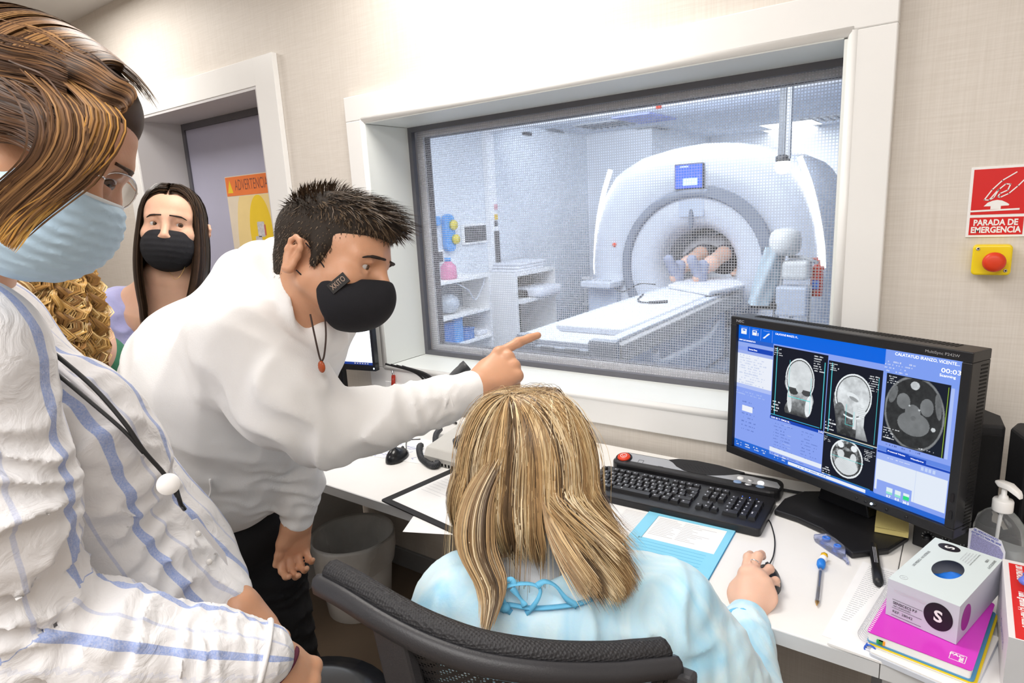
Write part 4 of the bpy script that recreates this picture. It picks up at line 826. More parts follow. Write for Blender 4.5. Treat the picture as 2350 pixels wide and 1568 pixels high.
MBx = thing('loose_papers', 'stack of loose white papers under the notebooks at the desk front', 'paper', (0.02, 1.2, DT))
M2, w_, h_ = rect_from(((1990, 1370), (2290, 1380), (2330, 1560), (1905, 1482)), DT + .001)
p4 = [atz(u, v, DT)[:2] for u, v in ((1899, 1481), (2020, 1380), (2290, 1380), (2318, 1568), (2330, 1610))]
MB().prism([(p4[0][0], p4[0][1] - .002), (p4[4][0], 1.035), (p4[3][0] + .004, 1.12), (.10, 1.36), (p4[1][0], p4[1][1] + .05)], DT + .0014, DT + .006).build('stack', paper_m, MBx, bev=.0005)
# notebooks
NZ = .785
cpx = ((2063, 1317), (2270, 1381), (2240, 1545), (1999, 1452))
M, w_, h_ = rect_from(cpx, NZ); w_ += .004
nb = thing('spiral_notebook', 'magenta spiral notebook under the open glove box', 'notebook', tuple(Ml(M, 0, 0, 0)))
mag_m = mat('magenta_cover', (.66, .045, .55), .28, var=.05, vs=8); magd = mat('magenta_dark', (.35, .02, .30), .4)
MB(M).prism(rrect(w_, h_, .006), -.0012, 0).build('front_cover', mag_m, nb)
MB(M).prism(rrect(w_ - .004, h_ - .004, .004), -.016, -.0014).build('pages', paper_m, nb)
MB(M).prism(rrect(w_ + .002, h_, .006, cx=.002), -.0185, -.0162).build('blue_divider', mat('divider_blue', (.08, .30, .52), .4), nb)
MB(M).prism(rrect(w_ + .002, h_, .006, cx=.0055, cy=-.001), -.0212, -.0187).build('yellow_divider', mat('divider_yellow', (.85, .62, .01), .4), nb)
MB(M).prism(rrect(w_ - .002, h_ - .002, .006, cx=0), -.0245, -.0214).build('back_cover', paper_m, nb)
ns = int(h_ / .0055)
wire = mat('wire_white', (.75, .75, .78), .3, .3)
ring_me = None
for k in range(ns):
    y = -h_ / 2 + .004 + k * .0055
    b = MB(M); b.tube([(-w_ / 2 - .003 + .0105 * math.cos(t), y, -.011 + .0125 * math.sin(t)) for t in np.linspace(0, 2 * math.pi, 14, endpoint=False)], .0006, n=4, closed=True); b.build('spiral_ring', wire, nb)
    MB(M).bx(-w_ / 2 + .001, -w_ / 2 + .005, y - .0009, y + .0009, .0001, .0004).build('punch_slot', ink_w, nb)
b = MB(M); pline(b, [(w_ * .28, -h_ * .36), (w_ * .42, -h_ * .36), (w_ * .42, -h_ * .45), (w_ * .28, -h_ * .45), (w_ * .28, -h_ * .36)], .0008, .0002); b.build('logo_frame', ink_w, nb)
txt('PAC', .0085, sh(M, w_ * .335, -h_ * .385, .0004), ink_w, nb, width=.018, bold=.0003); txt('YBK', .0075, sh(M, w_ * .385, -h_ * .425, .0004) @ Matrix.Rotation(1.57, 4, 'Z'), ink_w, nb, width=.013, bold=.0003)
for x, c_ in ((-.39, (.03, .4, .1)), (-.37, (.9, .35, .02))): MB(M).bx(w_ * x, w_ * x + .009, -h_ / 2 - .0015, -h_ / 2 + .002, -.014, -.008).build('index_tab', mat('tab%d' % int(-x * 100), c_, .5), nb)
M3 = sh(M, .012, -.035, -.028) @ Matrix.Rotation(-.06, 4, 'Z')
nb2 = thing('blue_spiral_notebook', 'white notebook with a blue spiral, bottom of the notebook pile', 'notebook', tuple(Ml(M3, 0, 0, 0)))
MB(M3).prism(rrect(w_ * .98, h_ * .84, .006), -.010, .0).build('cover', mat('nb_cover_pale', (.62, .66, .74), .5, var=.03), nb2, bev=.001)
MB(M3).prism(rrect(w_ * .97, h_ * .83, .004), .0002, .0028).build('pages', paper_m, nb2)
for k in range(9):
    y = -h_ * .42 + .012 + k * .006; MB(M3).tube([(-w_ * .49 - .001 + .009 * math.cos(t), y, -.003 + .009 * math.sin(t)) for t in np.linspace(-.3, 3.9, 12)], .0013, n=5).build('spiral_ring', mat('spiral_blue', (.01, .10, .62), .3) if k == 0 else MATS['spiral_blue'], nb2)
# glove box 1
fl = atz(2032, 1409, NZ + .001); fr = atz(2194, 1480, NZ + .001); gd = unit(fr - fl); GW = np.linalg.norm(fr - fl); GD = .198; GH = .0665
M = M4(fl, gd, (-gd[1], gd[0], 0))
gb = thing('glove_box', 'pale grey box of blue gloves marked S on the magenta notebook', 'glove box', tuple(fl))
gcard = mat('pale_card', (.68, .77, .79), .45, var=.02, vs=10); gcard2 = mat('pale_card_lilac', (.60, .62, .70), .45, var=.02, vs=10); gdark = mat('glove_black', (.015, .012, .018), .4)
b = MB(M); t_ = .001
b.bx(0, GW, 0, t_, 0, GH).bx(0, GW, GD - t_, GD, 0, GH).bx(0, t_, t_, GD - t_, 0, GH).bx(GW - t_, GW, t_, GD - t_, 0, GH).bx(t_, GW - t_, t_, GD - t_, 0, t_)
b.build('carton', gcard2, gb)
hx_, hy_ = GW * .52, GD * .50
ho = [(hx_ + .0215 * math.cos(t), hy_ + .036 * math.sin(t)) for t in np.linspace(0, 2 * math.pi, 40, endpoint=False)]
out = []
for (x, y) in ho:
    dx, dy = x - hx_, y - hy_; k = min((hx_ if dx < 0 else GW - hx_) / max(abs(dx), 1e-6), (hy_ if dy < 0 else GD - hy_) / max(abs(dy), 1e-6)); out.append((hx_ + dx * k, hy_ + dy * k))
corn = [(0, 0), (GW, 0), (GW, GD), (0, GD)]
for cpt in corn:
    i = min(range(40), key=lambda q: (out[q][0] - cpt[0]) ** 2 + (out[q][1] - cpt[1]) ** 2); out[i] = cpt
b = MB(M); b.loft([[(x, y, GH) for x, y in ho], [(x, y, GH) for x, y in out], [(x, y, GH + .0006) for x, y in out], [(x, y, GH + .0006) for x, y in ho]], 0, False, False); b.build('carton_top', gcard, gb)
gblue = mat('nitrile_blue', (.02, .20, .80), .35, var=.25, vs=60, bump=.6, bs=60)
P = [[(hx_ + x, hy_ + y, GH - .010 + .006 * math.sin(90 * x + 60 * y) * math.cos(80 * y) - .8 * max(0, y - .5 * x - .010)) for x in np.linspace(-.030, .030, 22)] for y in np.linspace(-.045, .045, 22)]
MB(M).grid(P).build('blue_glove', gblue, gb)
Mf = M4(Ml(M, 0, -.0003, 0), gd, (0, 0, 1)); 
MB(Mf).prism(ell_poly(GW * .735, GH * .52, .0205, .0235), 0, .0004).build('size_disc', gdark, gb); txt('S', .027, sh(Mf, GW * .735, GH * .52, .0006), ink_w, gb, bold=.0008)
txt('SENSICECS P.F', .0065, sh(Mf, GW * .10, GH * .41, .0004), gdark, gb, align='LEFT', width=.036, bold=.0001); txt('100 UNIDADES', .0040, sh(Mf, GW * .10, GH * .325, .0004), gdark, gb, align='LEFT', width=.026); txt('REF. 28042', .0065, sh(Mf, GW * .10, GH * .17, .0004), gdark, gb, align='LEFT', width=.030)
txt('ICOGAMEDICA', .007, sh(Mf, GW * .10, GH * .74, .0004), mat('faint_pink', (.64, .60, .66), .5), gb, align='LEFT', width=.048)
b = MB(Mf)
for z in (.50, .27, .07): pline(b, [(GW * .09, GH * z), (GW * .52, GH * z)], .0004, .0003)
b.build('rule', gdark, gb, kind='stuff')
Mt = sh(M, 0, 0, GH + .0008)
MB(Mt).prism(ell_poly(.030, GD - .022, .017, .0135), 0, .0003).build('size_disc', gdark, gb); txt('S', .020, sh(Mt, .030, GD - .022, .0005) @ Matrix.Rotation(-1.4, 4, 'Z'), ink_w, gb, bold=.0007)
def vt_(s_, x, y, size, w_, m_=gdark, r=-1.57): txt(s_, size, sh(Mt, x, y, .0004) @ Matrix.Rotation(r, 4, 'Z'), m_, gb, width=w_)
vt_('USO MEDICO - NO ESTERILES', .012, GD * .52, .0055, .070, r=1.57); vt_('SENSICECS P.F', GW - .007, GD * .84, .0055, .036); vt_('100', GW - .016, GD * .88, .006, .012)
for k in range(5): vt_('Guantes de nitrilo sin polvo' if k == 0 else 'uso medico no esteril examen', GW - .030 - k * .0042, GD * .82, .0032, .05 - .004 * k, ink_g if k else gdark)
b = MB(Mt); pline(b, [(.016 + .006 * math.cos(t), .020 + .006 * math.sin(t)) for t in np.linspace(0, 6.28, 16)], .0003, 0); b.build('seal_mark', ink_g, gb); txt('CE', .004, sh(Mt, .016, .020, .0003), ink_g, gb)
Ms = M4(Ml(M, GW + .0003, GD / 2, GH / 2), Ml(M, 0, 1, 0) - Ml(M, 0, 0, 0), (0, 0, 1)); MB(Ms).prism(ell_poly(-GD / 2 + .033, .0, .020, .022), 0, .0003).build('size_disc', magd, gb)
# glove box 2 on the right edge, standing on the desk
b0 = atz(2310, 1560, DT); bxm = thing('glove_box', 'white and red glove box at the right edge with a lilac glove sticking out', 'glove box', (.16, 1.2, DT))
xa, ya, xb, yb, zb = .092, 1.045, .209, 1.285, .105
cardw = mat('white_card', (.80, .78, .80), .45, var=.02, vs=8)
M = Matrix.Translation((xa, ya, DT + .006)); BWx, BDx = xb - xa, yb - ya
MB(M).bx(0, BWx, 0, BDx, 0, zb).build('carton', [cardw], bxm, bev=.0008)
MB(M).bx(.008, .030, .002, BDx - .012, zb, zb + .0006).build('red_band', red_m, bxm)
Mb = sh(M, .019, 0, zb + .0008) @ Matrix.Rotation(-1.5708, 4, 'Z')
txt('200 UNIDADES', .012, sh(Mb, -BDx * .83, .002, 0), ink_w, bxm, width=.050, bold=.0004); txt('Talla grande (L) Ref-105273', .012, sh(Mb, -BDx * .36, .002, 0), ink_w, bxm, width=.105, bold=.0004)
Mv = M4(Ml(M, -.0004, BDx, 0), (0, -1, 0), (0, 0, 1)); txt('GUANTES', .020, sh(Mv, BDx * .62, zb * .50, .0003), mat('ink_violet', (.20, .20, .45), .5), bxm, width=.075)
b = MB(Mv)
for k in range(7): pline(b, [(BDx * .15, .02 + k * .006), (BDx * .35, .02 + k * .006)], .0006, .0002)
b.build('small_print', ink_g, bxm, kind='stuff')
MB(M).bx(.0, BWx, -.0006, -.0002, .0, zb).build('front_panel', lgrey, bxm); MB(M).bx(.045, .075, -.0012, -.0008, .045, .075).build('blue_mark', mat('mark_blue', (.05, .35, .7), .5), bxm)
lil = mat('nitrile_lilac', (.16, .22, .78), .4, var=.2, vs=60, bump=.5, bs=80)
MB(M).tube(spline([(.052, .165, zb + .001), (.042, .160, zb + .016), (.030, .150, zb + .020), (.020, .142, zb + .012)], 6), [.020] * 6 + [.016] * 6 + [.010] * 6 + [.004], n=10, flat=.5).build('lilac_glove', lil, bxm)
MB(M).tube(spline([(.075, .135, zb), (.062, .130, zb + .012), (.050, .118, zb + .012)], 6), [.018] * 6 + [.012] * 6 + [.006], n=10, flat=.5).build('lilac_glove', lil, bxm)
# sanitizer bottle
gc = np.array([.092, 1.405]); gl = thing('sanitizer_bottle', 'clear pump bottle of hand sanitizer with a white pump and blue label', 'bottle', (gc[0], gc[1], DT))
ax_ = unit((.80, -.60, 0)); M = frame((gc[0], gc[1], DT), ax_, (0, 0, 1))
clearb = mat('clear_bottle', (.93, .95, .96), .03, trans=.93, ior=1.25)
def bsec(w_, d_, z, n=28): return [(w_ * np.sign(math.cos(t)) * abs(math.cos(t)) ** .75, d_ * np.sign(math.sin(t)) * abs(math.sin(t)) ** .75, z) for t in np.linspace(0, 2 * math.pi, n, endpoint=False)]
MB(M).loft([bsec(.036, .020, .0), bsec(.040, .023, .004), bsec(.041, .024, .02), bsec(.044, .025, .075), bsec(.044, .025, .105), bsec(.038, .023, .128), bsec(.026, .018, .142), bsec(.014, .013, .150)]).build('body', clearb, gl)
MB(M).loft([bsec(.036, .018, .004), bsec(.041, .021, .06), bsec(.040, .020, .085)]).build('gel', mat('clear_gel', (.82, .85, .86), .2, trans=.6, ior=1.2), gl)
MB(M).lathe([(.016, .148), (.0165, .150), (.0165, .168), (.015, .171), (.008, .172), (.007, .178), (.0045, .18), (.0042, .195)], n=24).build('collar', white_gloss, gl)
MB(M).loft([[(x, s_ * w_, z) for x, z in ()] for s_ in ()] , 0, False) if False else None
MB(sh(M, 0, 0, .195)).loft([[(x, -w2, z), (x, w2, z), (x, w2 * .8, z + h2), (x, -w2 * .8, z + h2)] for x, w2, z, h2 in ((-.016, .005, .004, .004), (-.006, .010, .0, .010), (.010, .010, .0, .010), (.026, .007, -.008, .010), (.030, .005, -.012, .008))]).build('pump_head', white_gloss, gl, bev=.0015)
MB(M).cyl((0, 0, .02), (0, 0, .15), .003, n=8).build('dip_tube', white_matte, gl)
Mlb = frame(Ml(M, 0, -.0262, 0), ax_, Ml(M, 0, -1, 0) - Ml(M, 0, 0, 0)) ; Mlb = M4(Ml(M, -.004, -.0262, 0), ax_, (0, 0, 1))
lab = mat('label_white', (.80, .81, .90), .4); labb = mat('label_fill_blue', (.42, .42, .72), .5, var=.5, vs=900)
MB(Mlb).prism([(-.032, .022), (.030, .012), (.036, .06), (.035, .085), (.026, .103), (-.022, .106), (-.034, .098)], 0, .0004).build('label', lab, gl)
MB(Mlb).prism([(-.029, .048), (.031, .044), (.032, .080), (.024, .090), (-.028, .092)], .0005, .0007).build('label_text_block', labb, gl)
txt('GEL HIDROALCOHOLICO', .006, sh(Mlb, -.002, .101, .0007), ink_b, gl, width=.046, bold=.0002); txt('ANTISEPTICO PARA PIEL SANA', .006, sh(Mlb, -.001, .0945, .0007), ink_b, gl, width=.056, bold=.0002); txt('500 ml', .007, sh(Mlb, -.016, .039, .0007), ink_b, gl, width=.022)
b = MB(Mlb)
for k in range(4): pline(b, [(-.026, .034 - k * .003), (.026, .032 - k * .003)], .0005, .0007)
b.build('small_print', ink_b, gl, kind='stuff')
# sticky notes
t = thing('sticky_notes', 'pad of yellow sticky notes on the base of the monitor', 'sticky notes', tuple(atz(2050, 1200, DT)))
ylm = mat('sticky_yellow', (.78, .66, .25), .6, var=.04, vs=30)
M, w_, h_ = rect_from(((2012, 1168), (2082, 1180), (2090, 1222), (2008, 1206)), DT + .03)
MB(M).bx(-w_ / 2, w_ / 2, -h_ / 2, h_ / 2, -.015, -.002).build('pad', ylm, t); MB(M).add([(-w_ / 2, -h_ / 2 - .006, .001), (w_ / 2, -h_ / 2 - .008, .002), (w_ / 2, h_ / 2, .0), (-w_ / 2, h_ / 2, .0)], [(0, 1, 2, 3)]).build('top_note', ylm, t, solid=.0005)
# speakers and mixer
for i, (x, y, rz, lb) in enumerate(((.035, 1.585, .25, 'black desktop speaker directly behind the monitor edge'), (.160, 1.53, .15, 'black desktop speaker at the right edge of the photo'))):
    t = thing('speaker', lb, 'speaker', (x, y, DT)); Mx = Matrix.Translation((x, y, DT)) @ Matrix.Rotation(rz, 4, 'Z')
    MB(Mx).prism([(-.045, -.055), (.045, -.055), (.058, .02), (.04, .06), (-.04, .06), (-.058, .02)], 0, .27).build('cabinet', black_mt, t, bev=.006)
    MB(Mx).prism(rrect(.08, .006, .002, cx=0, cy=-.058), .03, .25).build('grille', mat('speaker_cloth%d' % i, (.008, .008, .009), .9, bump=.5, bs=900), t)
t = thing('audio_mixer', 'small black audio box with knobs below the monitor edge', 'audio mixer', (.02, 1.47, DT))
M = frame((.030, 1.475, DT), (.9, -.35, 0), (0, 0, 1)); MB(M).bx(-.075, .075, -.02, .03, 0, .075).build('case', black_pl, t, bev=.003)
Mq = M4(Ml(M, 0, -.0204, .0), Ml(M, 1, 0, 0) - Ml(M, 0, 0, 0), (0, 0, 1)); txt('t.audio', .012, sh(Mq, -.005, .062, .0005), silver_m, t, width=.034, bold=.0003)
for x in (-.045, -.012, .021, .054):
    MB(Mq).lathe([(.0075, 0), (.006, .010), (.0001, .0105)], (x, .030, 0), n=16).build('knob', black_sm, t); b = MB(Mq)
    for k in range(9): a_ = math.radians(-130 + k * 32); pline(b, [(x + .010 * math.sin(a_), .030 + .010 * math.cos(a_)), (x + .012 * math.sin(a_), .030 + .012 * math.cos(a_))], .0006, .0002)
    b.build('dial_marks', ink_w, t, kind='stuff')
# mouse (right)
mo = thing('mouse', 'small black wired mouse under the hand of the seated woman', 'mouse', tuple(atz(1752, 1335, DT)))
def mouse(M, par, mm):
    P = []
    for k in range(9):
        t = k / 8 * math.pi / 2; row = []
        for j in range(24):
            a_ = 2 * math.pi * j / 24; row.append((.029 * math.cos(a_) * math.cos(t) * (1 - .12 * math.sin(a_)), .050 * math.sin(a_) * math.cos(t), .036 * math.sin(t) * (1 - .15 * math.sin(a_))))
        P.append(row)
    MB(M).grid(P, closed=True).build('body', mm, par)
    MB(M).lathe([(.003, -.004), (.006, 0), (.003, .004)], (0, .030, .024), (1, 0, 0), n=12).build('scroll_wheel', dgrey, par)
mc = atz(1757, 1330, DT + .01); M = frame((mc[0], mc[1], DT + .001), (1, .15, 0), (0, 0, 1)); mouse(M, mo, black_pl)
MB().tube(spline([Ml(M, 0, .048, .008), atz(1775, 1275, DT + .004), atz(1778, 1240, DT + .003), atz(1770, 1205, DT + .003), atz(1762, 1190, DT + .003)], 8), .0014, n=6).build('cord', black_pl, mo)
# ---- left part: clipboard, papers, phone, console box, mouse, monitor
t = thing('clipboard', 'black writing board with a white form and yellow highlighted lines', 'clipboard', tuple(atz(960, 1150, DT)))
a_ = atz(873, 1147, DT + .004); n1 = atz(1040, 1073, DT + .004); e2 = atz(1000, 1205, DT + .004)
xd = unit(e2 - a_); M = M4(a_, xd, (-xd[1], xd[0], 0)); hh_ = (Ml(M.inverted(), *n1))[1]
MB(M).prism(rrect(.33, hh_, .008, cx=.165, cy=hh_ / 2), -.004, 0).build('board', black_mt, t, bev=.001)
MB(M).bx(.028, .30, .018, hh_ - .018, .0002, .0008).build('form', paper_m, t)
hy = mat('highlighter_yellow', (.88, .90, .03), .5)
for k in range(2): MB(M).bx(.045 + .0, .115, hh_ - .040 - k * .012, hh_ - .037 - k * .012, .0009, .0011).build('highlight', hy, t)
b = MB(M)
for k in range(10): b.bx(.04, .05 + .1 * random.random(), hh_ - .03 - k * .014, hh_ - .0293 - k * .014, .0009, .0010)
b.build('printed_lines', ink_g, t, kind='stuff')
t = thing('overhanging_paper', 'white paper corner sticking out over the desk edge under the clipboard', 'paper', tuple(atz(975, 1210, DT)))
q_ = [atz(u, v, DT - .0005 if i == 1 else DT + .0002) for i, (u, v) in enumerate(((948, 1186), (924, 1221), (1040, 1228), (1050, 1150)))]
MB().add([*q_], [(0, 1, 2, 3)]).build('sheet', paper_m, t, solid=.0006)
# mousepad + mouse
t = thing('mouse_pad', 'white paper mouse pad covered in blue pen doodles', 'mouse pad', tuple(atz(940, 1040, DT)))
M, w_, h_ = rect_from(((905, 1000), (1010, 1015), (985, 1066), (842, 1044)), DT + .002); w_ *= 1.25
MB(M).bx(-w_ / 2, w_ / 2, -h_ / 2, h_ / 2, -.002, 0).build('sheet', paper_m, t)
b = MB(M)
for k in range(26):
    p = (random.uniform(-w_ / 2, w_ / 2) * .9, random.uniform(-h_ / 2, h_ / 2) * .9); pts = [p]
    for q in range(4): p = (max(-w_ / 2 * .95, min(w_ / 2 * .95, p[0] + random.uniform(-.02, .02))), max(-h_ / 2 * .95, min(h_ / 2 * .95, p[1] + random.uniform(-.012, .012)))); pts.append(p)
    pline(b, pts, .0011, .0002)
b.build('pen_doodles', mat('ink_blue_faint', (.12, .16, .55), .5), t, kind='stuff')
t = thing('mouse', 'black mouse on the doodled pad beside the coiled phone cord', 'mouse', tuple(atz(911, 1045, DT)))
mc = atz(912, 1040, DT + .02); M = frame((mc[0], mc[1], DT + .003), (1, .2, 0), (0, 0, 1)) @ Matrix.Scale(1.0, 4); mouse(M, t, black_sm)
MB().tube(spline([Ml(M, 0, .048, .008), atz(935, 1012, DT + .004), atz(965, 1008, DT + .004)], 8), .0016, n=6).build('cord', black_pl, t)
# beige telephone console with vents
t = thing('console_box', 'pale grey desk box with small front vents carrying the phone', 'console', (-1.25, 1.45, DT))
A_ = atz(973, 1062, DT); B_ = atz(1062, 1085, DT); xd = unit(B_ - A_); M = frame(A_, xd, (0, 0, 1)); bxm_ = mat('console_beige', (.58, .57, .54), .5, var=.03, vs=20, bump=.1, bs=300)
MB(M).loft([[(x, y, z) for y, z in ((0, 0), (0, .025), (.015, .048), (.20, .075), (.21, 0))] for x in (0, .36)], 0, True, False).build('housing', bxm_, t, bev=.004)
b = MB(M)
for k in range(24): b.bx(.02 + k * .013, .027 + k * .013, -.0006, .001, .003, .012)
b.build('vent_slots', vm, t, kind='stuff')
ph = thing('telephone', 'dark grey desk telephone with raised handset and coiled cord', 'telephone', tuple(Ml(M, .17, .1, .07)))
Mp = M @ Matrix.Translation((.165, .115, .066)) @ Matrix.Rotation(math.radians(8), 4, 'X')
telm = mat('telephone_grey', (.045, .048, .055), .45, bump=.1, bs=400)
MB(Mp).prism(rrect(.20, .20, .015, cx=.02, cy=.02), 0, .022).build('base', telm, ph, bev=.004)
for i in range(4):
    for j in range(3): MB(Mp).prism(rrect(.013, .010, .002, cx=-.028 + j * .018, cy=-.055 + i * .016), .022, .026).build('button', black_sm, ph, bev=.0008)
for k in range(4): MB(Mp).prism(rrect(.013, .010, .003, cx=.035 + (k % 2) * .02, cy=-.045 + (k // 2) * .018), .022, .026).build('button', black_sm, ph, bev=.0008)
hs = [at(1072, 838, 1.74), at(1045, 862, 1.735), at(1010, 905, 1.72), at(985, 945, 1.70), at(975, 965, 1.69)]
MB().tube(spline(hs, 6), [.026] * 3 + [.023] * 6 + [.020] * 6 + [.023] * 6 + [.026] * 4, n=10, flat=.62).build('handset', telm, ph)
cp_ = spline([atz(1010, 985, DT + .02), atz(1000, 1000, DT + .02), atz(1000, 1025, DT + .012), atz(1005, 1062, DT + .012), atz(990, 1068, DT + .010), atz(968, 1052, DT + .010), atz(962, 1030, DT + .012), atz(966, 1022, DT + .012)], 26)
cc = [];  acc = 0
for i in range(len(cp_) * 3):
    f = i / (len(cp_) * 3 - 1) * (len(cp_) - 1); k = min(int(f), len(cp_) - 2); p = cp_[k] + (cp_[k + 1] - cp_[k]) * (f - k); tg = unit(cp_[k + 1] - cp_[k]); s1 = unit(np.cross(tg, (0, 0, 1))); s2 = np.cross(tg, s1); a_ = i * .9
    cc.append(p + .0085 * (s1 * math.cos(a_) + s2 * math.sin(a_)))
MB().tube(cc, .0022, n=5).build('coiled_cord', telm, ph)
# second monitor with docking box
m2 = thing('monitor', 'small black monitor with a bright white page, partly hidden behind the bending man', 'monitor', (-1.95, 1.55, DT))
BR = aty(864, 852, 1.60); TR_ = aty(853, 722, 1.60); xd = unit((.95, .20, 0)); M = M4((BR[0], BR[1], BR[2]), xd, (0, 0, 1)); W2, H2 = .50, .32
b = MB(M); b.bx(-W2, 0, 0, .022, -.02, .004).bx(-W2, 0, H2 - .012, H2, -.02, .004).bx(-.012, 0, .022, H2 - .012, -.02, .004).bx(-W2, -W2 + .012, .022, H2 - .012, -.02, .004).bx(-W2 + .012, -.012, .022, H2 - .012, -.02, -.003)
b.build('bezel', black_sm, m2)
MB(M).bx(-W2 + .012, -.012, .032, H2 - .012, -.0028, 0).build('display', mat('screen_page_white', (.90, .95, 1), .4, emit=1.0, ecol=(.86, .93, 1)), m2)
MB(M).bx(-W2 + .012, -.012, .022, .0318, -.0028, 0).build('taskbar', mat('taskbar_blue', (.01, .04, .25), .4, emit=.5), m2)
MB(M).lathe([(.003, .004), (.002, .0055)], (-.008, .010, 0), n=10).build('power_light', MATS['power_led'], m2)
ex = mat('page_line', (.6, .68, .85), .5, emit=.5)
for y in (.095, .082): MB(M).bx(-.2, -.03, y, y + .0012, .0002, .0004).build('page_text', ex, m2)
for k in range(6): MB(M).bx(-.10 + k * .012, -.094 + k * .012, .025, .029, .0002, .0004).build('tray_icon', ink_w, m2)
MB(M).bx(-W2 / 2 - .06, -W2 / 2 + .06, -.14, .1, -.06, -.03).build('stand_column', black_sm, m2, bev=.004)
q = Ml(M, -W2 / 2, 0, -.04); MB().prism(rrect(.24, .18, .05, cx=q[0], cy=q[1] - .02), DT, DT + .014).build('stand_base', black_pl, m2, bev=.004)
dk = thing('computer_box', 'flat black computer box standing under the small monitor', 'computer', (-1.85, 1.5, DT))
d0 = atz(855, 905, DT + .07); M = frame((-1.70, 1.42, DT), (.95, .20, 0), (0, 0, 1)); MB(M).bx(-.34, 0, 0, .19, .015, .085).build('case', black_pl, dk, bev=.004); MB(M).bx(-.33, -.01, .01, .18, 0, .015).build('foot_plate', dgrey, dk)
MB(M).bx(-.18, -.15, -.001, .001, .045, .055).build('badge', silver_m, dk)
t = thing('monitor_cables', 'bundle of black cables hanging down behind the small monitor', 'cables', (-1.62, 1.65, DT))
for k in range(4): MB().tube(spline([(-1.80 + k * .03, 1.64, .93), (-1.66 + k * .02, 1.665, .90), (-1.60 + k * .025, 1.67, .83), (-1.58 + k * .02, 1.655, .76), (-1.50 + k * .02, 1.62, .752)], 8), .004, n=6).build('cable', black_mt, t)
# card with red clip on the window casing
t = thing('taped_card', 'small printed card with a red capped vial taped to the window casing', 'card', tuple(aty(910, 885, 1.688)))
c0 = aty(885, 875, 1.688); c1 = aty(938, 902, 1.688); MB().bx(c0[0], c1[0], 1.6865, 1.689, c1[2] - .02, c0[2]).build('card', paper_m, t)
v0 = aty(903, 862, 1.676); v1 = aty(902, 898, 1.676); MB().cyl(v0, v1, .008, n=12).build('vial', mat('red_vial', (.55, .05, .03), .2, trans=.3), t); MB().cyl(v0 + np.array([0, 0, .0]), v0 + np.array([-.006, 0, .02]), .004, n=8).build('vial_tip', chrome, t)
b = MB()
for k in range(3): b.bx(c1[0] - .035, c1[0] - .015, 1.6862, 1.6864, c1[2] + .0 + k * .012, c1[2] + .005 + k * .012)
b.build('print_marks', ink_b, t, kind='stuff')
# waste bin under desk
bn = thing('waste_bin', 'round white waste bin with a plastic liner under the desk', 'waste bin', (-1.86, 1.42, 0))
Bx, By = -1.83, 1.42
binm = mat('bin_white', (.62, .60, .57), .5, var=.03, vs=8)
MB().lathe([(.115, 0), (.12, .004), (.15, .30), (.148, .30), (.118, .01), (.001, .008)], (Bx, By, 0), n=36, cap=False).build('bucket', binm, bn)
P = []
for k, (r_, z) in enumerate(((.10, .10), (.13, .22), (.146, .30), (.156, .315), (.160, .30), (.157, .25), (.150, .18))):
    P.append([(Bx + (r_ + .004 * math.sin(7 * a_ + k) * (k > 3)) * math.cos(a_), By + (r_ + .004 * math.sin(5 * a_ + 2 * k) * (k > 3)) * math.sin(a_), z + (.025 * math.sin(2 * a_ + 1) if k == 6 else 0)) for a_ in np.linspace(0, 2 * math.pi, 48, endpoint=False)])
MB().grid(P, closed=True).build('liner', mat('bin_liner', (.66, .65, .63), .35, trans=.25, var=.1, vs=20, bump=.5, bs=30), bn)
for k in range(3):
    tag(MB().tube(spline([(-.55 + k * .1, 1.6, .70), (-.50 + k * .12, 1.55, .5), (-.45 + k * .05, 1.5, .52), (-.5 + k * .1, 1.45, .3), (-.4, 1.5, .02)], 8), .006, n=6).build('desk_cable', black_mt), ['left', 'middle', 'right'][k] + ' one of three black cables hanging under the desk', 'cable', group='cables under the desk')
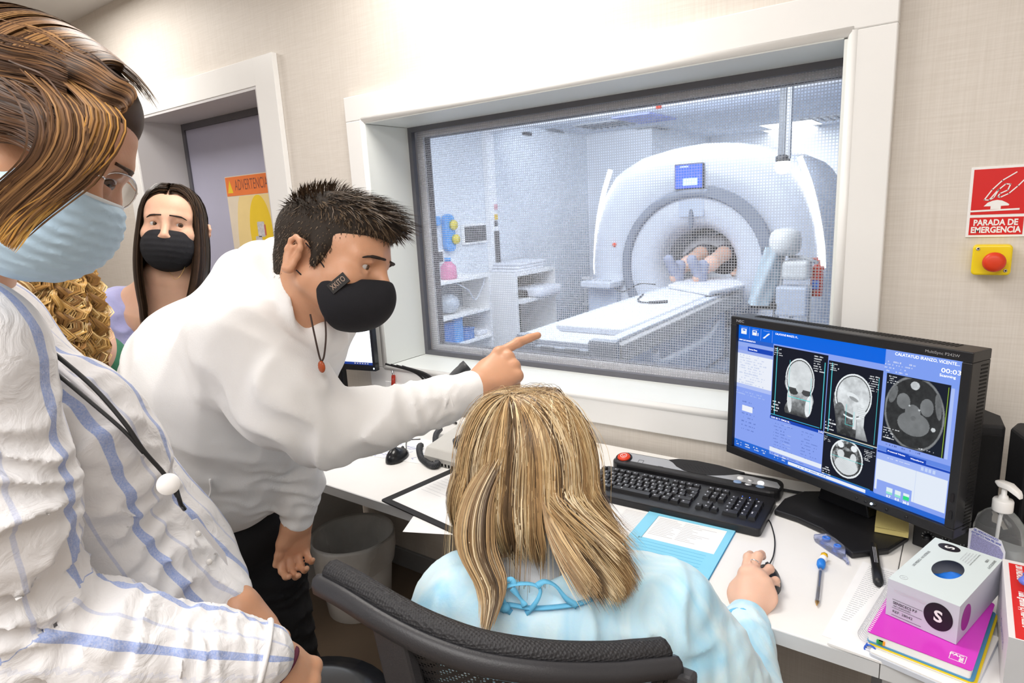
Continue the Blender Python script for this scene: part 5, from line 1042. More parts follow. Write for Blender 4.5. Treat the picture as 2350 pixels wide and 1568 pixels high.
# ================================================================ sculpting toolkit (signed distance fields -> one smooth mesh)
def smin(a, b, k):
    h = np.clip(.5 + .5 * (b - a) / k, 0, 1); return b * (1 - h) + a * h - k * h * (1 - h)
class SDF:
    def __init__(s): s.ops = []; s.lo = np.full(3, 1e9); s.hi = np.full(3, -1e9); s.disp = []
    def _ext(s, lo, hi): s.lo = np.minimum(s.lo, lo); s.hi = np.maximum(s.hi, hi)
    def cap(s, a, b, ra, rb, k=.02, op='U', flat=None):
        a = np.array(a, float); b = np.array(b, float)
        fa = (unit(flat[0]), flat[1]) if flat is not None else None
        def f(P):
            Q = P - a; ba = b - a
            if fa is not None:
                d = Q @ fa[0]; Q = Q + np.outer(d * (1 / fa[1] - 1), fa[0]).reshape(Q.shape); e = ba @ fa[0]; ba = ba + fa[0] * e * (1 / fa[1] - 1)
            t = np.clip((Q @ ba) / max(ba @ ba, 1e-12), 0, 1); d = np.sqrt(((Q - t[..., None] * ba) ** 2).sum(-1)) - (ra + (rb - ra) * t)
            return d * (fa[1] if fa is not None and fa[1] < 1 else 1)
        m = max(ra, rb) * (max(1, fa[1]) if fa is not None else 1) + k + .004
        lo = np.minimum(a, b) - m; hi = np.maximum(a, b) + m
        s.ops.append((f, lo, hi, k, op)); 
        if op == 'U': s._ext(lo, hi)
        return s
    def chain(s, pts, rs, k=.01, op='U', k0=None, flat=None):
        for i in range(len(pts) - 1): s.cap(pts[i], pts[i + 1], rs[i], rs[i + 1], (k0 if (i == 0 and k0) else k), op, flat)
        return s
    def ell(s, c, r, k=.02, op='U', R=None):
        c = np.array(c, float); r = np.array(r, float); R = np.eye(3) if R is None else np.array(R)   # rows = local axes
        def f(P):
            Q = (P - c) @ R.T; k0 = np.sqrt(((Q / r) ** 2).sum(-1)); k1 = np.sqrt(((Q / r ** 2) ** 2).sum(-1)); return k0 * (k0 - 1) / np.maximum(k1, 1e-9)
        m = max(r) + k + .004; s.ops.append((f, c - m, c + m, k, op))
        if op == 'U': s._ext(c - m, c + m)
        return s
    def plane(s, p, n, k=.004):   # keep the side the normal points away from
        p = np.array(p, float); n = unit(n); s.ops.append((lambda P: (P - p) @ n, None, None, k, 'I')); return s
    def waves(s, c, R, axis, freq, amp, seed=0, warp=.6):
        c = np.array(c, float); axis = unit(axis); r = np.random.default_rng(seed); w1 = r.normal(size=3) * freq * .35; w2 = r.normal(size=3) * freq * .5
        def g(P):
            Q = P - c; e = np.exp(-(Q ** 2).sum(-1) / R ** 2); ph = Q @ axis * freq + warp * 2 * np.sin(Q @ w1 + seed) + warp * np.sin(Q @ w2 + 2 * seed)
            v = np.sin(ph); return amp * e * (1 - np.abs(v) * 2) * -1
        s.disp.append((g, c - 1.9 * R, c + 1.9 * R)); return s
    def mesh(s, res, lo=None, hi=None):
        lo = s.lo if lo is None else np.array(lo, float); hi = s.hi if hi is None else np.array(hi, float)
        n = np.ceil((hi - lo) / res).astype(int) + 2; ax = [lo[i] + np.arange(n[i]) * res for i in range(3)]
        Fd = np.full(tuple(n), .05, np.float32)
        def sub(a, b):
            i0 = [0 if a is None else int(np.clip((a[k] - lo[k]) / res, 0, n[k])) for k in range(3)]; i1 = [n[k] if b is None else int(np.clip((b[k] - lo[k]) / res + 2, 0, n[k])) for k in range(3)]
            return tuple(slice(i0[k], i1[k]) for k in range(3))
        def pts(sl):
            g = np.meshgrid(*[ax[k][sl[k]] for k in range(3)], indexing='ij'); return np.stack(g, -1).astype(np.float32)
        for f, a, b, k, op in s.ops:
            sl = sub(a, b); P = pts(sl)
            if P.size == 0: continue
            d = f(P); cur = Fd[sl]
            if op == 'U': Fd[sl] = smin(cur, d, k)
            elif op == 'S': Fd[sl] = -smin(-cur, d, k)
            else: Fd[sl] = -smin(-cur, -d, k)
        for g, a, b in s.disp:
            sl = sub(a, b); P = pts(sl)
            if P.size: Fd[sl] += g(P)
        Fd[0] = Fd[-1] = .05; Fd[:, 0] = Fd[:, -1] = .05; Fd[:, :, 0] = Fd[:, :, -1] = .05
        return snets(Fd, lo, res)
def snets(Fd, lo, res):
    I = Fd < 0; c = I[:-1, :-1, :-1].astype(np.int8); tot = np.zeros_like(c)
    nx, ny, nz = c.shape
    for dx in (0, 1):
        for dy in (0, 1):
            for dz in (0, 1): tot += I[dx:dx + nx, dy:dy + ny, dz:dz + nz]
    act = (tot > 0) & (tot < 8); idx = np.full(act.shape, -1, np.int64); A = np.argwhere(act); idx[act] = np.arange(len(A))
    acc = np.zeros((len(A), 3)); cnt = np.zeros(len(A))
    cor = [(dx, dy, dz) for dx in (0, 1) for dy in (0, 1) for dz in (0, 1)]
    vals = {q: Fd[A[:, 0] + q[0], A[:, 1] + q[1], A[:, 2] + q[2]] for q in cor}
    for q in cor:
        for k in range(3):
            if q[k] == 0:
                q2 = list(q); q2[k] = 1; q2 = tuple(q2); a, b = vals[q], vals[q2]; m = (a < 0) != (b < 0); t = np.where(m, a / np.where(m, a - b, 1), 0)
                p = np.array(q, float)[None] + np.zeros((len(A), 1)); p[:, k] += t; acc += p * m[:, None]; cnt += m
    V = (A + acc / np.maximum(cnt, 1)[:, None]) * res + lo
    Q = []
    for k in range(3):
        sl0 = [slice(1, -1)] * 3; sl0[k] = slice(0, -1); sl1 = list(sl0); sl1[k] = slice(1, None)
        a = I[tuple(sl0)]; b = I[tuple(sl1)]
        for flip in (False, True):
            m = (a & ~b) if not flip else (~a & b); E_ = np.argwhere(m)
            if len(E_) == 0: continue
            off = np.ones(3, int); off[k] = 0; E_ = E_ + off; u_, v_ = (k + 1) % 3, (k + 2) % 3
            def cell(du, dv):
                C = E_.copy(); C[:, u_] += du; C[:, v_] += dv; return idx[C[:, 0], C[:, 1], C[:, 2]]
            q = np.stack([cell(-1, -1), cell(0, -1), cell(0, 0), cell(-1, 0)], 1); Q.append(q[:, ::-1] if flip else q)
    Q = np.concatenate(Q) if Q else np.zeros((0, 4), int); Q = Q[(Q >= 0).all(1)]
    return V, Q
def relax(V, Q, n=2, f=.5):
    for _ in range(n):
        S_ = np.zeros_like(V); C = np.zeros(len(V))
        for i in range(4):
            a = Q[:, i]; b = Q[:, (i + 1) % 4]; np.add.at(S_, a, V[b]); np.add.at(C, a, 1); np.add.at(S_, b, V[a]); np.add.at(C, b, 1)
        V = V + f * (S_ / np.maximum(C, 1)[:, None] - V)
    return V
def npmesh(name, parts, mats, parent, col=None, attrs=None, label=None, smooth=True, kind=None):
    V = np.concatenate([p[0] for p in parts]); o = 0; F_ = []
    for p in parts: F_.append(p[1] + o); o += len(p[0])
    F_ = np.concatenate(F_); off = np.array(wloc(parent)) if parent else 0
    me = bpy.data.meshes.new(name); me.vertices.add(len(V)); me.vertices.foreach_set('co', (V - off).astype(np.float32).ravel())
    k = F_.shape[1]; me.loops.add(F_.size); me.loops.foreach_set('vertex_index', F_.ravel().astype(np.int32)); me.polygons.add(len(F_)); me.polygons.foreach_set('loop_start', np.arange(0, F_.size, k, dtype=np.int32)); me.update(calc_edges=True)
    me.polygons.foreach_set('use_smooth', np.full(len(F_), smooth)); 
    for m in (mats if isinstance(mats, (list, tuple)) else [mats]): me.materials.append(m)
    if col is not None: a = me.color_attributes.new('Col', 'FLOAT_COLOR', 'POINT'); a.data.foreach_set('color', np.concatenate([col, np.ones((len(col), 1))], 1).astype(np.float32).ravel())
    if attrs is not None: a = me.attributes.new('stripe', 'FLOAT', 'POINT'); a.data.foreach_set('value', attrs.astype(np.float32))
    o = bpy.data.objects.new(name, me); COL.objects.link(o)
    if parent: o.parent = parent
    return tag(o, label, kind=kind)
def sculpt(name, S_, res, m, parent, n=1, **kw):
    V, Q = S_.mesh(res); V = relax(V, Q, n); return npmesh(name, [(V, Q)], m, parent, **kw)
def cframe(u, v, d, fwd, up):   # head frame from camera space directions (x right, y down, z away)
    o = at(u, v, d); f = unit(RM.T @ np.array(fwd, float)); z = RM.T @ np.array(up, float); z = unit(z - f * (z @ f)); x = np.cross(f, z)   # x = person's right
    return o, x, f, z
class Loc:   # local frame with scale; L(x,y,z) -> world
    def __init__(s, fr, sc=(1, 1, 1)): s.o, s.x, s.y, s.z = fr; s.sc = sc
    def __call__(s, x, y, z): return s.o + s.x * x * s.sc[0] + s.y * y * s.sc[1] + s.z * z * s.sc[2]
    def R(s): return np.array([s.x, s.y, s.z])
    def r(s, *r): return np.array(r) * np.array(s.sc)
def head_sdf(S_, L, ear=True, neck=None):
    R = L.R(); E_ = lambda c, r, k=.02, op='U': S_.ell(L(*c), L.r(*r), k, op, R)
    E_((0, -.018, .032), (.074, .092, .083)); E_((0, .030, .030), (.063, .058, .062), .03); E_((0, .032, -.035), (.056, .052, .070), .03)
    E_((0, .064, -.094), (.026, .022, .021), .03)
    for s_ in (1, -1):
        S_.cap(L(s_ * .056, -.006, -.052), L(s_ * .022, .058, -.092), .019, .016, .03); E_((s_ * .046, .054, -.030), (.021, .022, .020), .025)
        S_.cap(L(s_ * .012, .083, .020), L(s_ * .046, .066, .018), .009, .008, .016)
        E_((s_ * .031, .100, -.001), (.021, .026, .0145), .012, 'S')
    S_.cap(L(0, .084, .008), L(0, .106, -.034), .0075, .0105, .014)
    for s_ in (1, -1): E_((s_ * .011, .098, -.040), (.0085, .010, .0075), .008)
    E_((0, .086, -.064), (.024, .010, .006), .008); E_((0, .084, -.074), (.020, .010, .006), .008)
    for s_ in (1, -1):   # lids
        S_.chain([L(s_ * .016, .076, .002), L(s_ * .030, .0795, .0100), L(s_ * .046, .068, .003)], [.0035, .0048, .0035], .005); S_.chain([L(s_ * .017, .0755, -.004), L(s_ * .030, .0775, -.0115), L(s_ * .045, .068, -.005)], [.003, .0036, .003], .005)
        if ear:
            c = (s_ * .076, -.026, -.016); tl = R.copy()
            a = math.radians(18); y2 = L.y * math.cos(a) - L.z * math.sin(a); z2 = L.z * math.cos(a) + L.y * math.sin(a); Rt = np.array([unit(L.x * s_ * .9 - y2 * .45), y2, z2])
            Rt[1] = unit(np.cross(Rt[2], Rt[0])); o = L(*c)
            pts = [o + Rt[1] * a1 + Rt[2] * b1 + Rt[0] * c1 for a1, b1, c1 in ((.010, .004, .004), (.014, .018, .009), (.006, .028, .012), (-.006, .029, .014), (-.015, .020, .014), (-.016, .004, .012), (-.010, -.012, .008), (.000, -.024, .006), (.007, -.022, .004), (.009, -.012, .003))]
            S_.chain(pts, [.004, .004, .0042, .0042, .004, .004, .004, .0065, .006, .004], .005)
            S_.ell(o + Rt[0] * .003, (.006, .013, .022), .006, 'U', Rt); S_.ell(o + Rt[0] * .013 + Rt[2] * .003 - Rt[1] * .001, (.008, .0075, .013), .004, 'S', Rt)
            S_.chain([o + Rt[1] * a1 + Rt[2] * b1 + Rt[0] * .009 for a1, b1 in ((-.001, .019), (-.009, .010), (-.008, -.004), (-.001, -.012))], [.002, .0032, .0032, .003], .004)
    return S_
def eyes(L, parent, look=(0, 0), iris=(.10, .05, .025)):
    wm = mat('eye_white', (.52, .49, .48), .15); im = mat('iris', iris, .12); pm = mat('pupil', (.01, .01, .01), .1)
    for s_ in (1, -1):
        c = L(s_ * .031, .0665, -.0012); e = MB().ball(c, .0130, 20).build('eyeball', wm, parent)
        d = unit(L.y + L.x * look[0] + L.z * look[1]); MB().lathe([(.0066, .0110), (.0060, .0129), (.0001, .0133)], c, d, 16).build('iris', im, e); MB().lathe([(.0028, .0131), (.0001, .0135)], c, d, 12).build('pupil', pm, e)
def brows(L, parent, col, th=.0048, H=.020):
    m = mat('brow_hair', col, .7, bump=.4, bs=500)
    for s_ in (1, -1):
        MB().tube(spline([L(s_ * .010, .095, H + .002), L(s_ * .026, .0935, H + .001), L(s_ * .040, .084, H - .001), L(s_ * .053, .067, H - .010)], 5), [th * .8] * 5 + [th] * 5 + [th * .7] * 4 + [th * .25] * 2, n=8, flat=.6).build('eyebrow', m, parent)
def hand_sdf(S_, M, curls, thumb, mir=1, sc=1.0, spread=(.10, .03, -.04, -.13), k=.006, pw=1.0):
    """M: wrist frame (x thumb side, y fingers, z back of the hand). curls: 4 x 3 bend angles (deg), thumb: list of 4 local points"""
    P = lambda x, y, z: Ml(M, x * mir * sc, y * sc, z * sc)
    zz = Ml(M, 0, 0, 1) - Ml(M, 0, 0, 0)
    base = [(.030, .088, .000), (.010, .093, .002), (-.010, .089, .000), (-.028, .080, -.004)]; ln = [(.043, .026, .021), (.047, .029, .022), (.043, .027, .021), (.034, .020, .019)]; rr_ = [.0092, .0094, .0088, .0078]
    S_.cap(P(0, -.018, 0), P(0, .012, 0), .025 * sc, .025 * sc, .02, flat=(zz, .78))
    for (bx, by, bz), r_ in zip(base, rr_): S_.cap(P(bx * .45, .015, .0), P(bx, by, bz - .002), .0165 * sc, .0115 * sc, .014)
    S_.ell(P(.0, .05, -.004), np.array([.036, .040, .013]) * sc, .012, 'U', np.array([Ml(M, 1, 0, 0) - Ml(M, 0, 0, 0), Ml(M, 0, 1, 0) - Ml(M, 0, 0, 0), zz]))
    S_.cap(P(.018, .02, -.010), P(.030, .050, -.012), .016 * sc, .013 * sc, .012)
    for i in range(4):
        a = 0; p = np.array(base[i]); pts = [p.copy()]
        for j in range(3):
            a += math.radians(curls[i][j]); d = np.array([math.sin(spread[i]) * math.cos(a), math.cos(spread[i]) * math.cos(a), -math.sin(a)]); p = p + d * ln[i][j]; pts.append(p.copy())
        r_ = rr_[i]; S_.chain([P(*q) for q in pts], [r_ * 1.08 * sc, r_ * sc, r_ * .9 * sc, r_ * .78 * sc], .003, k0=k); S_.ell(P(*(pts[1] + np.array([0, 0, .0015]))), (r_ * sc * 1.04,) * 3, .004)
        S_.ell(P(*(pts[0] + np.array([0, -.001, .003]))), (r_ * sc * 1.15,) * 3, .008)
    S_.chain([P(*q) for q in thumb], [.014 * sc, .0115 * sc, .0100 * sc, .0085 * sc], .005, k0=.012)
    return S_
def ribbons(name, P, Nrm, width, cols, m, parent, kind='stuff', label=None, taper=None):
    """P (n,k,3) paths, Nrm (n,k,3) outward normals, width (n,), cols (n,3)"""
    n, k, _ = P.shape; T = np.gradient(P, axis=1); side = np.cross(T, Nrm); side /= np.maximum(np.linalg.norm(side, axis=2, keepdims=True), 1e-9)
    tp = np.array(taper if taper is not None else np.concatenate([np.linspace(.5, 1, 3), np.ones(k - 6), np.linspace(.95, .12, 3)])) if k >= 6 else np.linspace(1, .1, k)
    w_ = (np.array(width)[:, None] * tp[None])[..., None] * .5
    A = P - side * w_; B = P + side * w_; V = np.stack([A, B], 2).reshape(-1, 3)
    b = (np.arange(n) * k * 2)[:, None] + (np.arange(k - 1) * 2)[None]; F_ = np.stack([b, b + 1, b + 3, b + 2], -1).reshape(-1, 4)
    C = np.repeat(cols, k * 2, axis=0); return npmesh(name, [(V, F_)], m, parent, col=C, kind=kind, label=label)
def hairmat(name, rough=.38, var=.15):
    m = mat(name, (1, 1, 1), rough, attr='Col', var=var, vs=60, spec=.25); return m
skin_m = mat('skin_light', (.74, .44, .31), .48, var=.06, vs=25, bump=.10, bs=350, sss=.25)
skin_t = mat('skin_tan', (.62, .33, .20), .45, var=.06, vs=25, bump=.10, bs=350, sss=.25)
skin_f = mat('skin_fair', (.76, .48, .36), .48, var=.06, vs=25, bump=.10, bs=350, sss=.25)
# ================================================================ seated woman at the desk (seen from behind)
def lerp_cols(n, pal, rng, jit=.06):
    i = rng.integers(0, len(pal), n); c = np.array(pal)[i]; return np.clip(c * (1 + rng.normal(0, jit, (n, 1))), 0, 1)
pE = thing('person', 'seated blonde person in a pale blue gown with one hand on the mouse', 'person', (-.48, .72, 0))
eo = at(1240, 1078, .975); ef = unit((.42, .9, -.10)); ez = unit(np.array([0, 0, 1.]) + ef * .08); ex_ = np.cross(ef, ez)
LE = Loc((eo, ex_, ef, ez), (.98, .98, .95))
# body: head, neck, hidden torso and right hand
S1 = head_sdf(SDF(), LE); S1.cap(LE(0, -.02, -.05), LE(0, -.05, -.20), .055, .06, .03)
WR = at(1700, 1395, 1.150); HM = M4(at(1722, 1408, 1.163), at(1737, 1325, 1.206) - at(1722, 1408, 1.163), (0, 0, 1))   # temp: x along hand
yd = unit(at(1738, 1310, 1.200) - at(1716, 1410, 1.155)); wz = unit(np.array([.0, .10, 1.0])); xdir = np.cross(yd, wz)   # right hand: thumb is on the left
hb = at(1714, 1418, 1.158); HMr = frame(hb, np.cross(yd, wz), wz - yd * (wz @ yd))
HMr = Matrix(((-xdir[0], yd[0], 0, hb[0]), (-xdir[1], yd[1], 0, hb[1]), (-xdir[2], yd[2], 1, hb[2]), (0, 0, 0, 1)))
zz_ = np.cross(-xdir, yd); zz_ = unit(zz_ if zz_[2] > 0 else -zz_)
HMr = Matrix(((-xdir[0], yd[0], zz_[0], hb[0]), (-xdir[1], yd[1], zz_[1], hb[1]), (-xdir[2], yd[2], zz_[2], hb[2]), (0, 0, 0, 1)))
S2 = hand_sdf(S1, HMr, [(20, 32, 20), (22, 34, 22), (38, 45, 25), (42, 50, 25)], [(.022, .015, -.008), (.046, .040, -.014), (.050, .064, -.020), (.044, .084, -.026)], sc=.93, spread=(.12, -.02, -.42, -.75))
S1.chain([LE(0, -.05, -.20), LE(.10, -.05, -.27), at(1520, 1450, .965), at(1720, 1640, 1.02), at(1712, 1530, 1.09), at(1716, 1424, 1.15)], [.05, .045, .040, .036, .032, .025], .02)
V2, Q2 = S1.mesh(.0024); V2 = relax(V2, Q2, 1)
body_E = npmesh('body', [(V2, Q2)], skin_f, pE)
rp = Ml(HMr, -.0097, .118 * .93, .0); MB().tube([Ml(HMr, .0093 + .0100 * math.cos(t), .106, .004 + .0100 * math.sin(t)) for t in np.linspace(0, 2 * math.pi, 24, endpoint=False)], .0011, n=6, closed=True).build('ring', chrome, pE)
for y_, r_, n_ in ((-.006, .0305, 'bangle'), (-.018, .0310, 'chain_bracelet')): MB().tube([Ml(HMr, r_ * math.cos(t), y_ + .003 * math.sin(t), .024 * math.sin(t)) for t in np.linspace(0, 2 * math.pi, 32, endpoint=False)], .0014 if n_ == 'bangle' else .0022, n=6, closed=True).build(n_, chrome, pE)
# mask on the far side of her face
maskb = mat('mask_blue', (.54, .74, .92), .6, var=.04, vs=20, bump=.15, bs=300); maskw = mat('mask_white', (.80, .84, .87), .6)
def mask_sdf(L, rx=.066, ry=.058, rz=.060, top=-.016, pleat=0, back=-.0, c=(0, .052, -.062), tilt=.25):
    s_ = SDF(); s_.ell(L(*c), L.r(rx, ry, rz), .01, 'U', L.R()); s_.plane(L(0, .10, top), L.z - L.y * tilt); s_.plane(L(0, back, -.06), -L.y + L.z * -.15, .006)
    if pleat: s_.waves(L(0, .10, -.065), .09, L.z, 2 * math.pi / .022, pleat, 3, .15)
    return s_
sculpt('surgical_mask', mask_sdf(LE, rx=.072), .0028, maskb, pE, n=1)
MB().tube([LE(.070, .03, -.035), LE(.078, -.005, -.025)], .0012, n=5).build('ear_loop', maskw, pE)
# gown
gown_m = mat('gown_blue', (.52, .78, .91), .75, var=.12, vs=10, bump=.25, bs=260, sheen=.2, sss=.3, ssr=(.3, .7, 1.0))
def lit_fold_tones(m, c1, c2, sc, lo=.38, hi=.62, stretch=(1, 1, .45)):
    nt = m.node_tree; L = nt.links; b = nt.nodes['Principled BSDF']; tc = nt.nodes.new('ShaderNodeTexCoord'); mp = nt.nodes.new('ShaderNodeMapping'); mp.inputs['Scale'].default_value = stretch; L.new(tc.outputs['Object'], mp.inputs[0])
    n = nt.nodes.new('ShaderNodeTexNoise'); n.inputs['Scale'].default_value = sc; n.inputs['Detail'].default_value = 3; n.inputs['Distortion'].default_value = 1.5; L.new(mp.outputs[0], n.inputs['Vector'])
    r = nt.nodes.new('ShaderNodeMapRange'); r.inputs[1].default_value = lo; r.inputs[2].default_value = hi; L.new(n.outputs['Fac'], r.inputs[0]); x = nt.nodes.new('ShaderNodeMixRGB'); x.inputs[1].default_value = (*c1, 1); x.inputs[2].default_value = (*c2, 1); L.new(r.outputs[0], x.inputs[0]); L.new(x.outputs[0], b.inputs['Base Color'])
lit_fold_tones(gown_m, (.36, .68, .88), (.66, .85, .94), 9, .32, .58)  # noise paints pale lit cloth and deeper blue folds into the base colour
gown_d = mat('gown_trim_blue', (.16, .55, .85), .7, var=.08, vs=20, bump=.2, bs=300)
SG = SDF()
nk = LE(0, -.05, -.19); shL = at(1075, 1385, .93); shR = at(1500, 1400, .93)
SG.cap(at(1170, 1420, .95), at(1420, 1430, .95), .095, .095, .05); SG.cap(shL, at(1120, 1480, .93), .070, .085, .05); SG.cap(at(1060, 1400, .94), at(1010, 1560, .92), .066, .060, .04)
SG.cap(at(1290, 1480, .95), at(1330, 1900, 1.10), .145, .155, .06, flat=(RM.T @ np.array([0, 0, 1.]), .8)); SG.cap(at(1450, 1560, .97), at(1450, 1800, 1.05), .12, .13, .05)
elb = at(1725, 1640, 1.02)
SG.chain([at(1510, 1415, .955), at(1600, 1500, .985), elb], [.076, .074, .060], .04); SG.cap(at(1490, 1390, .95), at(1555, 1375, .965), .05, .045, .05)
SG.chain([elb, at(1712, 1530, 1.09), at(1704, 1462, 1.125), at(1712, 1424, 1.15)], [.056, .050, .050, .036], .02)
SG.cap(at(1050, 1500, .93), at(900, 1800, 1.15), .065, .05, .05)
SG.cap(LE(.01, -.02, -.06), LE(.01, -.035, -.205), .088, .096, .012, 'S')
for (u, v, d, R_, ax, fr, am, sd) in ((1715, 1460, 1.12, .06, (.2, 1, .1), 150, .0035, 1), (1620, 1520, 1.0, .10, (1, .3, 0), 90, .005, 2), (1300, 1480, .85, .18, (1, .2, -.4), 45, .004, 3), (1040, 1400, .90, .10, (.8, -.6, 0), 60, .004, 4), (1500, 1480, .88, .12, (.8, .4, .5), 55, .005, 6), (1730, 1600, 1.0, .10, (.7, .2, .8), 70, .005, 8)): SG.waves(at(u, v, d), R_, ax, fr, am, sd)
VG, QG = SG.mesh(.0052); VG = relax(VG, QG, 1); npmesh('gown', [(VG, QG)], gown_m, pE)
MB().tube(spline([at(1660, 1412, 1.115), at(1690, 1398, 1.125), at(1722, 1404, 1.12), at(1748, 1428, 1.135), at(1768, 1470, 1.13)], 6), .004, n=6, flat=.4).build('cuff_edge', gown_d, pE)
# white collar under the gown
SC = SDF(); SC.cap(LE(.005, -.015, -.115), LE(.01, -.035, -.242), .068, .100, .02); SC.waves(LE(0, -.12, -.18), .12, LE.z, 110, .003, 5, .3)
sculpt('collar', SC, .004, mat('collar_white', (.80, .80, .82), .8, var=.04, vs=30, bump=.2, bs=300), pE, n=2)
def on_surf(V, u, v, push=.004):   # nearest surface point to a viewing ray, slightly in front
    r = unit(ray(u, v)); Q = V - Z0; t = Q @ r; d = np.linalg.norm(Q - t[:, None] * r, axis=1); m = d < max(.008, d.min() * 1.2); tt_ = t[m].min(); return Z0 + r * (tt_ - push)
band = [on_surf(VG, u, v) for u, v in ((1128, 1392), (1165, 1388), (1220, 1396), (1280, 1393), (1330, 1385), (1370, 1370), (1410, 1352))]
MB().tube(spline(band, 6), .0055, n=8, flat=.5).build('neck_band', gown_d, pE)
def ribbon(pts, w_, nm='tie_ribbon'):
    P = np.array(spline(pts, 8)); N_ = np.repeat((Z0 - P.mean(0))[None], len(P), 0); N_ = N_ / np.linalg.norm(N_, axis=1, keepdims=True); T = np.gradient(P, axis=0); s_ = np.cross(T, N_); s_ /= np.linalg.norm(s_, axis=1, keepdims=True)
    tw = np.linspace(0, 2.2, len(P))[:, None]; s_ = s_ * (.75 + .25 * np.cos(3 * tw)) + N_ * .35 * np.sin(2.3 * tw)
    b = MB(); b.grid([[tuple(p - q * w_ / 2), tuple(p + q * w_ / 2)] for p, q in zip(P, s_)]); return b.build(nm, gown_d, pE, solid=.0006)
dd = .842
for pts in ([(1158, 1392), (1150, 1365), (1165, 1345), (1215, 1340), (1240, 1355), (1225, 1390), (1190, 1420), (1160, 1432)], [(1158, 1392), (1140, 1375), (1150, 1340), (1172, 1330), (1180, 1345)], [(1232, 1345), (1250, 1335), (1275, 1345), (1300, 1375), (1325, 1392)], [(1156, 1394), (1135, 1430), (1125, 1470), (1130, 1500)], [(1160, 1394), (1155, 1440), (1165, 1490)], [(1162, 1396), (1190, 1425), (1205, 1470), (1200, 1500)], [(1175, 1350), (1195, 1375), (1205, 1392)]):
    ribbon([at(u, v, dd + .02 * (v > 1400)) for u, v in pts], .0085)
MB().ball(at(1158, 1394, dd), .008, 10, sc=(1, 1, .8)).build('knot', gown_d, pE)
# seated lower body, hidden by chair and desk
ST = SDF()
for s_ in (-1, 1):
    hp = np.array([-.42 + s_ * .09, .70, .52]); kn = hp + np.array([.02 * s_, .42, .03]); ST.cap(hp, kn, .085, .06, .03); ST.chain([kn, kn + np.array([0, .05, -.25]), kn + np.array([0, .03, -.46])], [.058, .05, .04], .02); ST.cap(kn + np.array([0, .03, -.47]), kn + np.array([0, .16, -.50]), .04, .03, .02)
ST.ell((-.42, .70, .58), (.17, .14, .16), .05)
sculpt('trousers', ST, .012, mat('scrub_white', (.75, .76, .78), .8), pE, n=2)
# ---- hair: strands falling from the crown
rg = np.random.default_rng(5)
hairb = hairmat('blonde_hair', .36, .18)
def lathe_hair(L, n, rng, crown=(0, -.055, .118), rad=(.093, .108, .100), drop=None, K=18, layer=(.90, 1.04), az=(-130, 130), flip=.02, part=.05, swirl=.0):
    """strands start along the parting, run over the skull and then hang down; az 0 = back of the head, +90 = person's right"""
    a = np.radians(rng.uniform(az[0], az[1], n)); side = np.sin(a); back = -np.cos(a); ly = rng.uniform(layer[0], layer[1], n)
    px = np.sign(side) * rng.uniform(.001, .008, n); py = crown[1] + rng.uniform(-.02, part, n) * (1 if part else 1)
    x1 = side * rad[0] * ly; y1 = back * rad[1] * ly - .012
    H = drop(a, rng)   # vertical length below the equator
    t = np.linspace(0, 1, K)[None]; tot = .16 + H[:, None]; s_ = t * tot
    over = np.clip(s_ / .16, 0, 1); ang = over * math.pi / 2
    X = px[:, None] + (x1 - px)[:, None] * np.sin(ang); Y = py[:, None] + (y1 - py)[:, None] * np.sin(ang); Zt = (.118 * ly - np.clip(py - .02, 0, None) ** 2 * 11)[:, None] * np.cos(ang) + .012 * np.sin(ang)
    dn = np.clip(s_ - .16, 0, None); Zt = Zt - dn; g = dn / np.maximum(H[:, None], 1e-3)
    return X, Y, Zt, dn, g, a, ly
def dropE(a, rng):
    d = np.degrees(a); base = np.interp(d, [-140, -90, -60, -20, 20, 50, 80, 110, 135], [.20, .22, .20, .145, .092, .090, .105, .118, .11]); return base + rng.normal(0, .010, len(a)) - .06 * (rng.random(len(a)) < .12)
n = 12500
X, Y, Zt, dn, g, a, ly = lathe_hair(LE, n, rg, crown=(0, -.045, .12), rad=(.102, .114, .1), drop=dropE, layer=(.86, 1.06), az=(-150, 116), part=.07)
clump = np.round(np.degrees(a) / 5 + rg.normal(0, .25, n)); ca = np.radians(clump * 5)
tight = (g ** 1.5) * .55
bx_h = np.sin(ca)[:, None] * .098 * 1.0; by_h = -np.cos(ca)[:, None] * .108 - .012
X = X + (bx_h - X) * tight; Y = Y + (by_h - Y) * tight
belly = np.sin(np.clip(dn / .14, 0, 1) * math.pi * .9) * .022 * ly[:, None]
nx_ = np.sin(a)[:, None]; ny_ = -np.cos(a)[:, None]; inw = -.035 * g ** 2; fl = np.where(np.abs(np.degrees(a) - 100) < 34, 1.0, .2)[:, None] * .125 * g ** 2.4
X = X + nx_ * (belly + inw + fl) + (np.sin(9 * g + clump[:, None]) * .003) * g; Y = Y + ny_ * (belly + inw + fl * .2) + fl * .05
PH = LE.o + X[..., None] * LE.x * 1.0 + Y[..., None] * LE.y + Zt[..., None] * LE.z
ctr = LE.o + LE.z * np.minimum(Zt, .03)[..., None]; NH = PH - ctr; NH = NH / np.maximum(np.linalg.norm(NH, axis=2, keepdims=True), 1e-6)
rs_ = np.random.default_rng(99); pal = np.array([(.58, .41, .21), (.68, .52, .30), (.44, .28, .13), (.26, .16, .075), (.11, .068, .036), (.36, .22, .10), (.76, .62, .41)])
ck = (clump.astype(int) * 7919) % 7; own = rs_.integers(0, 7, n); pick = np.where(rs_.random(n) < .68, ck, own); cols = pal[pick] * (1 + rs_.normal(0, .10, (n, 1)))
ribbons('hair', PH, NH, rg.uniform(.0009, .0021, n), np.clip(cols, 0, 1), hairb, pE, kind=None, label='straight shoulder-length blonde hair with darker strands')
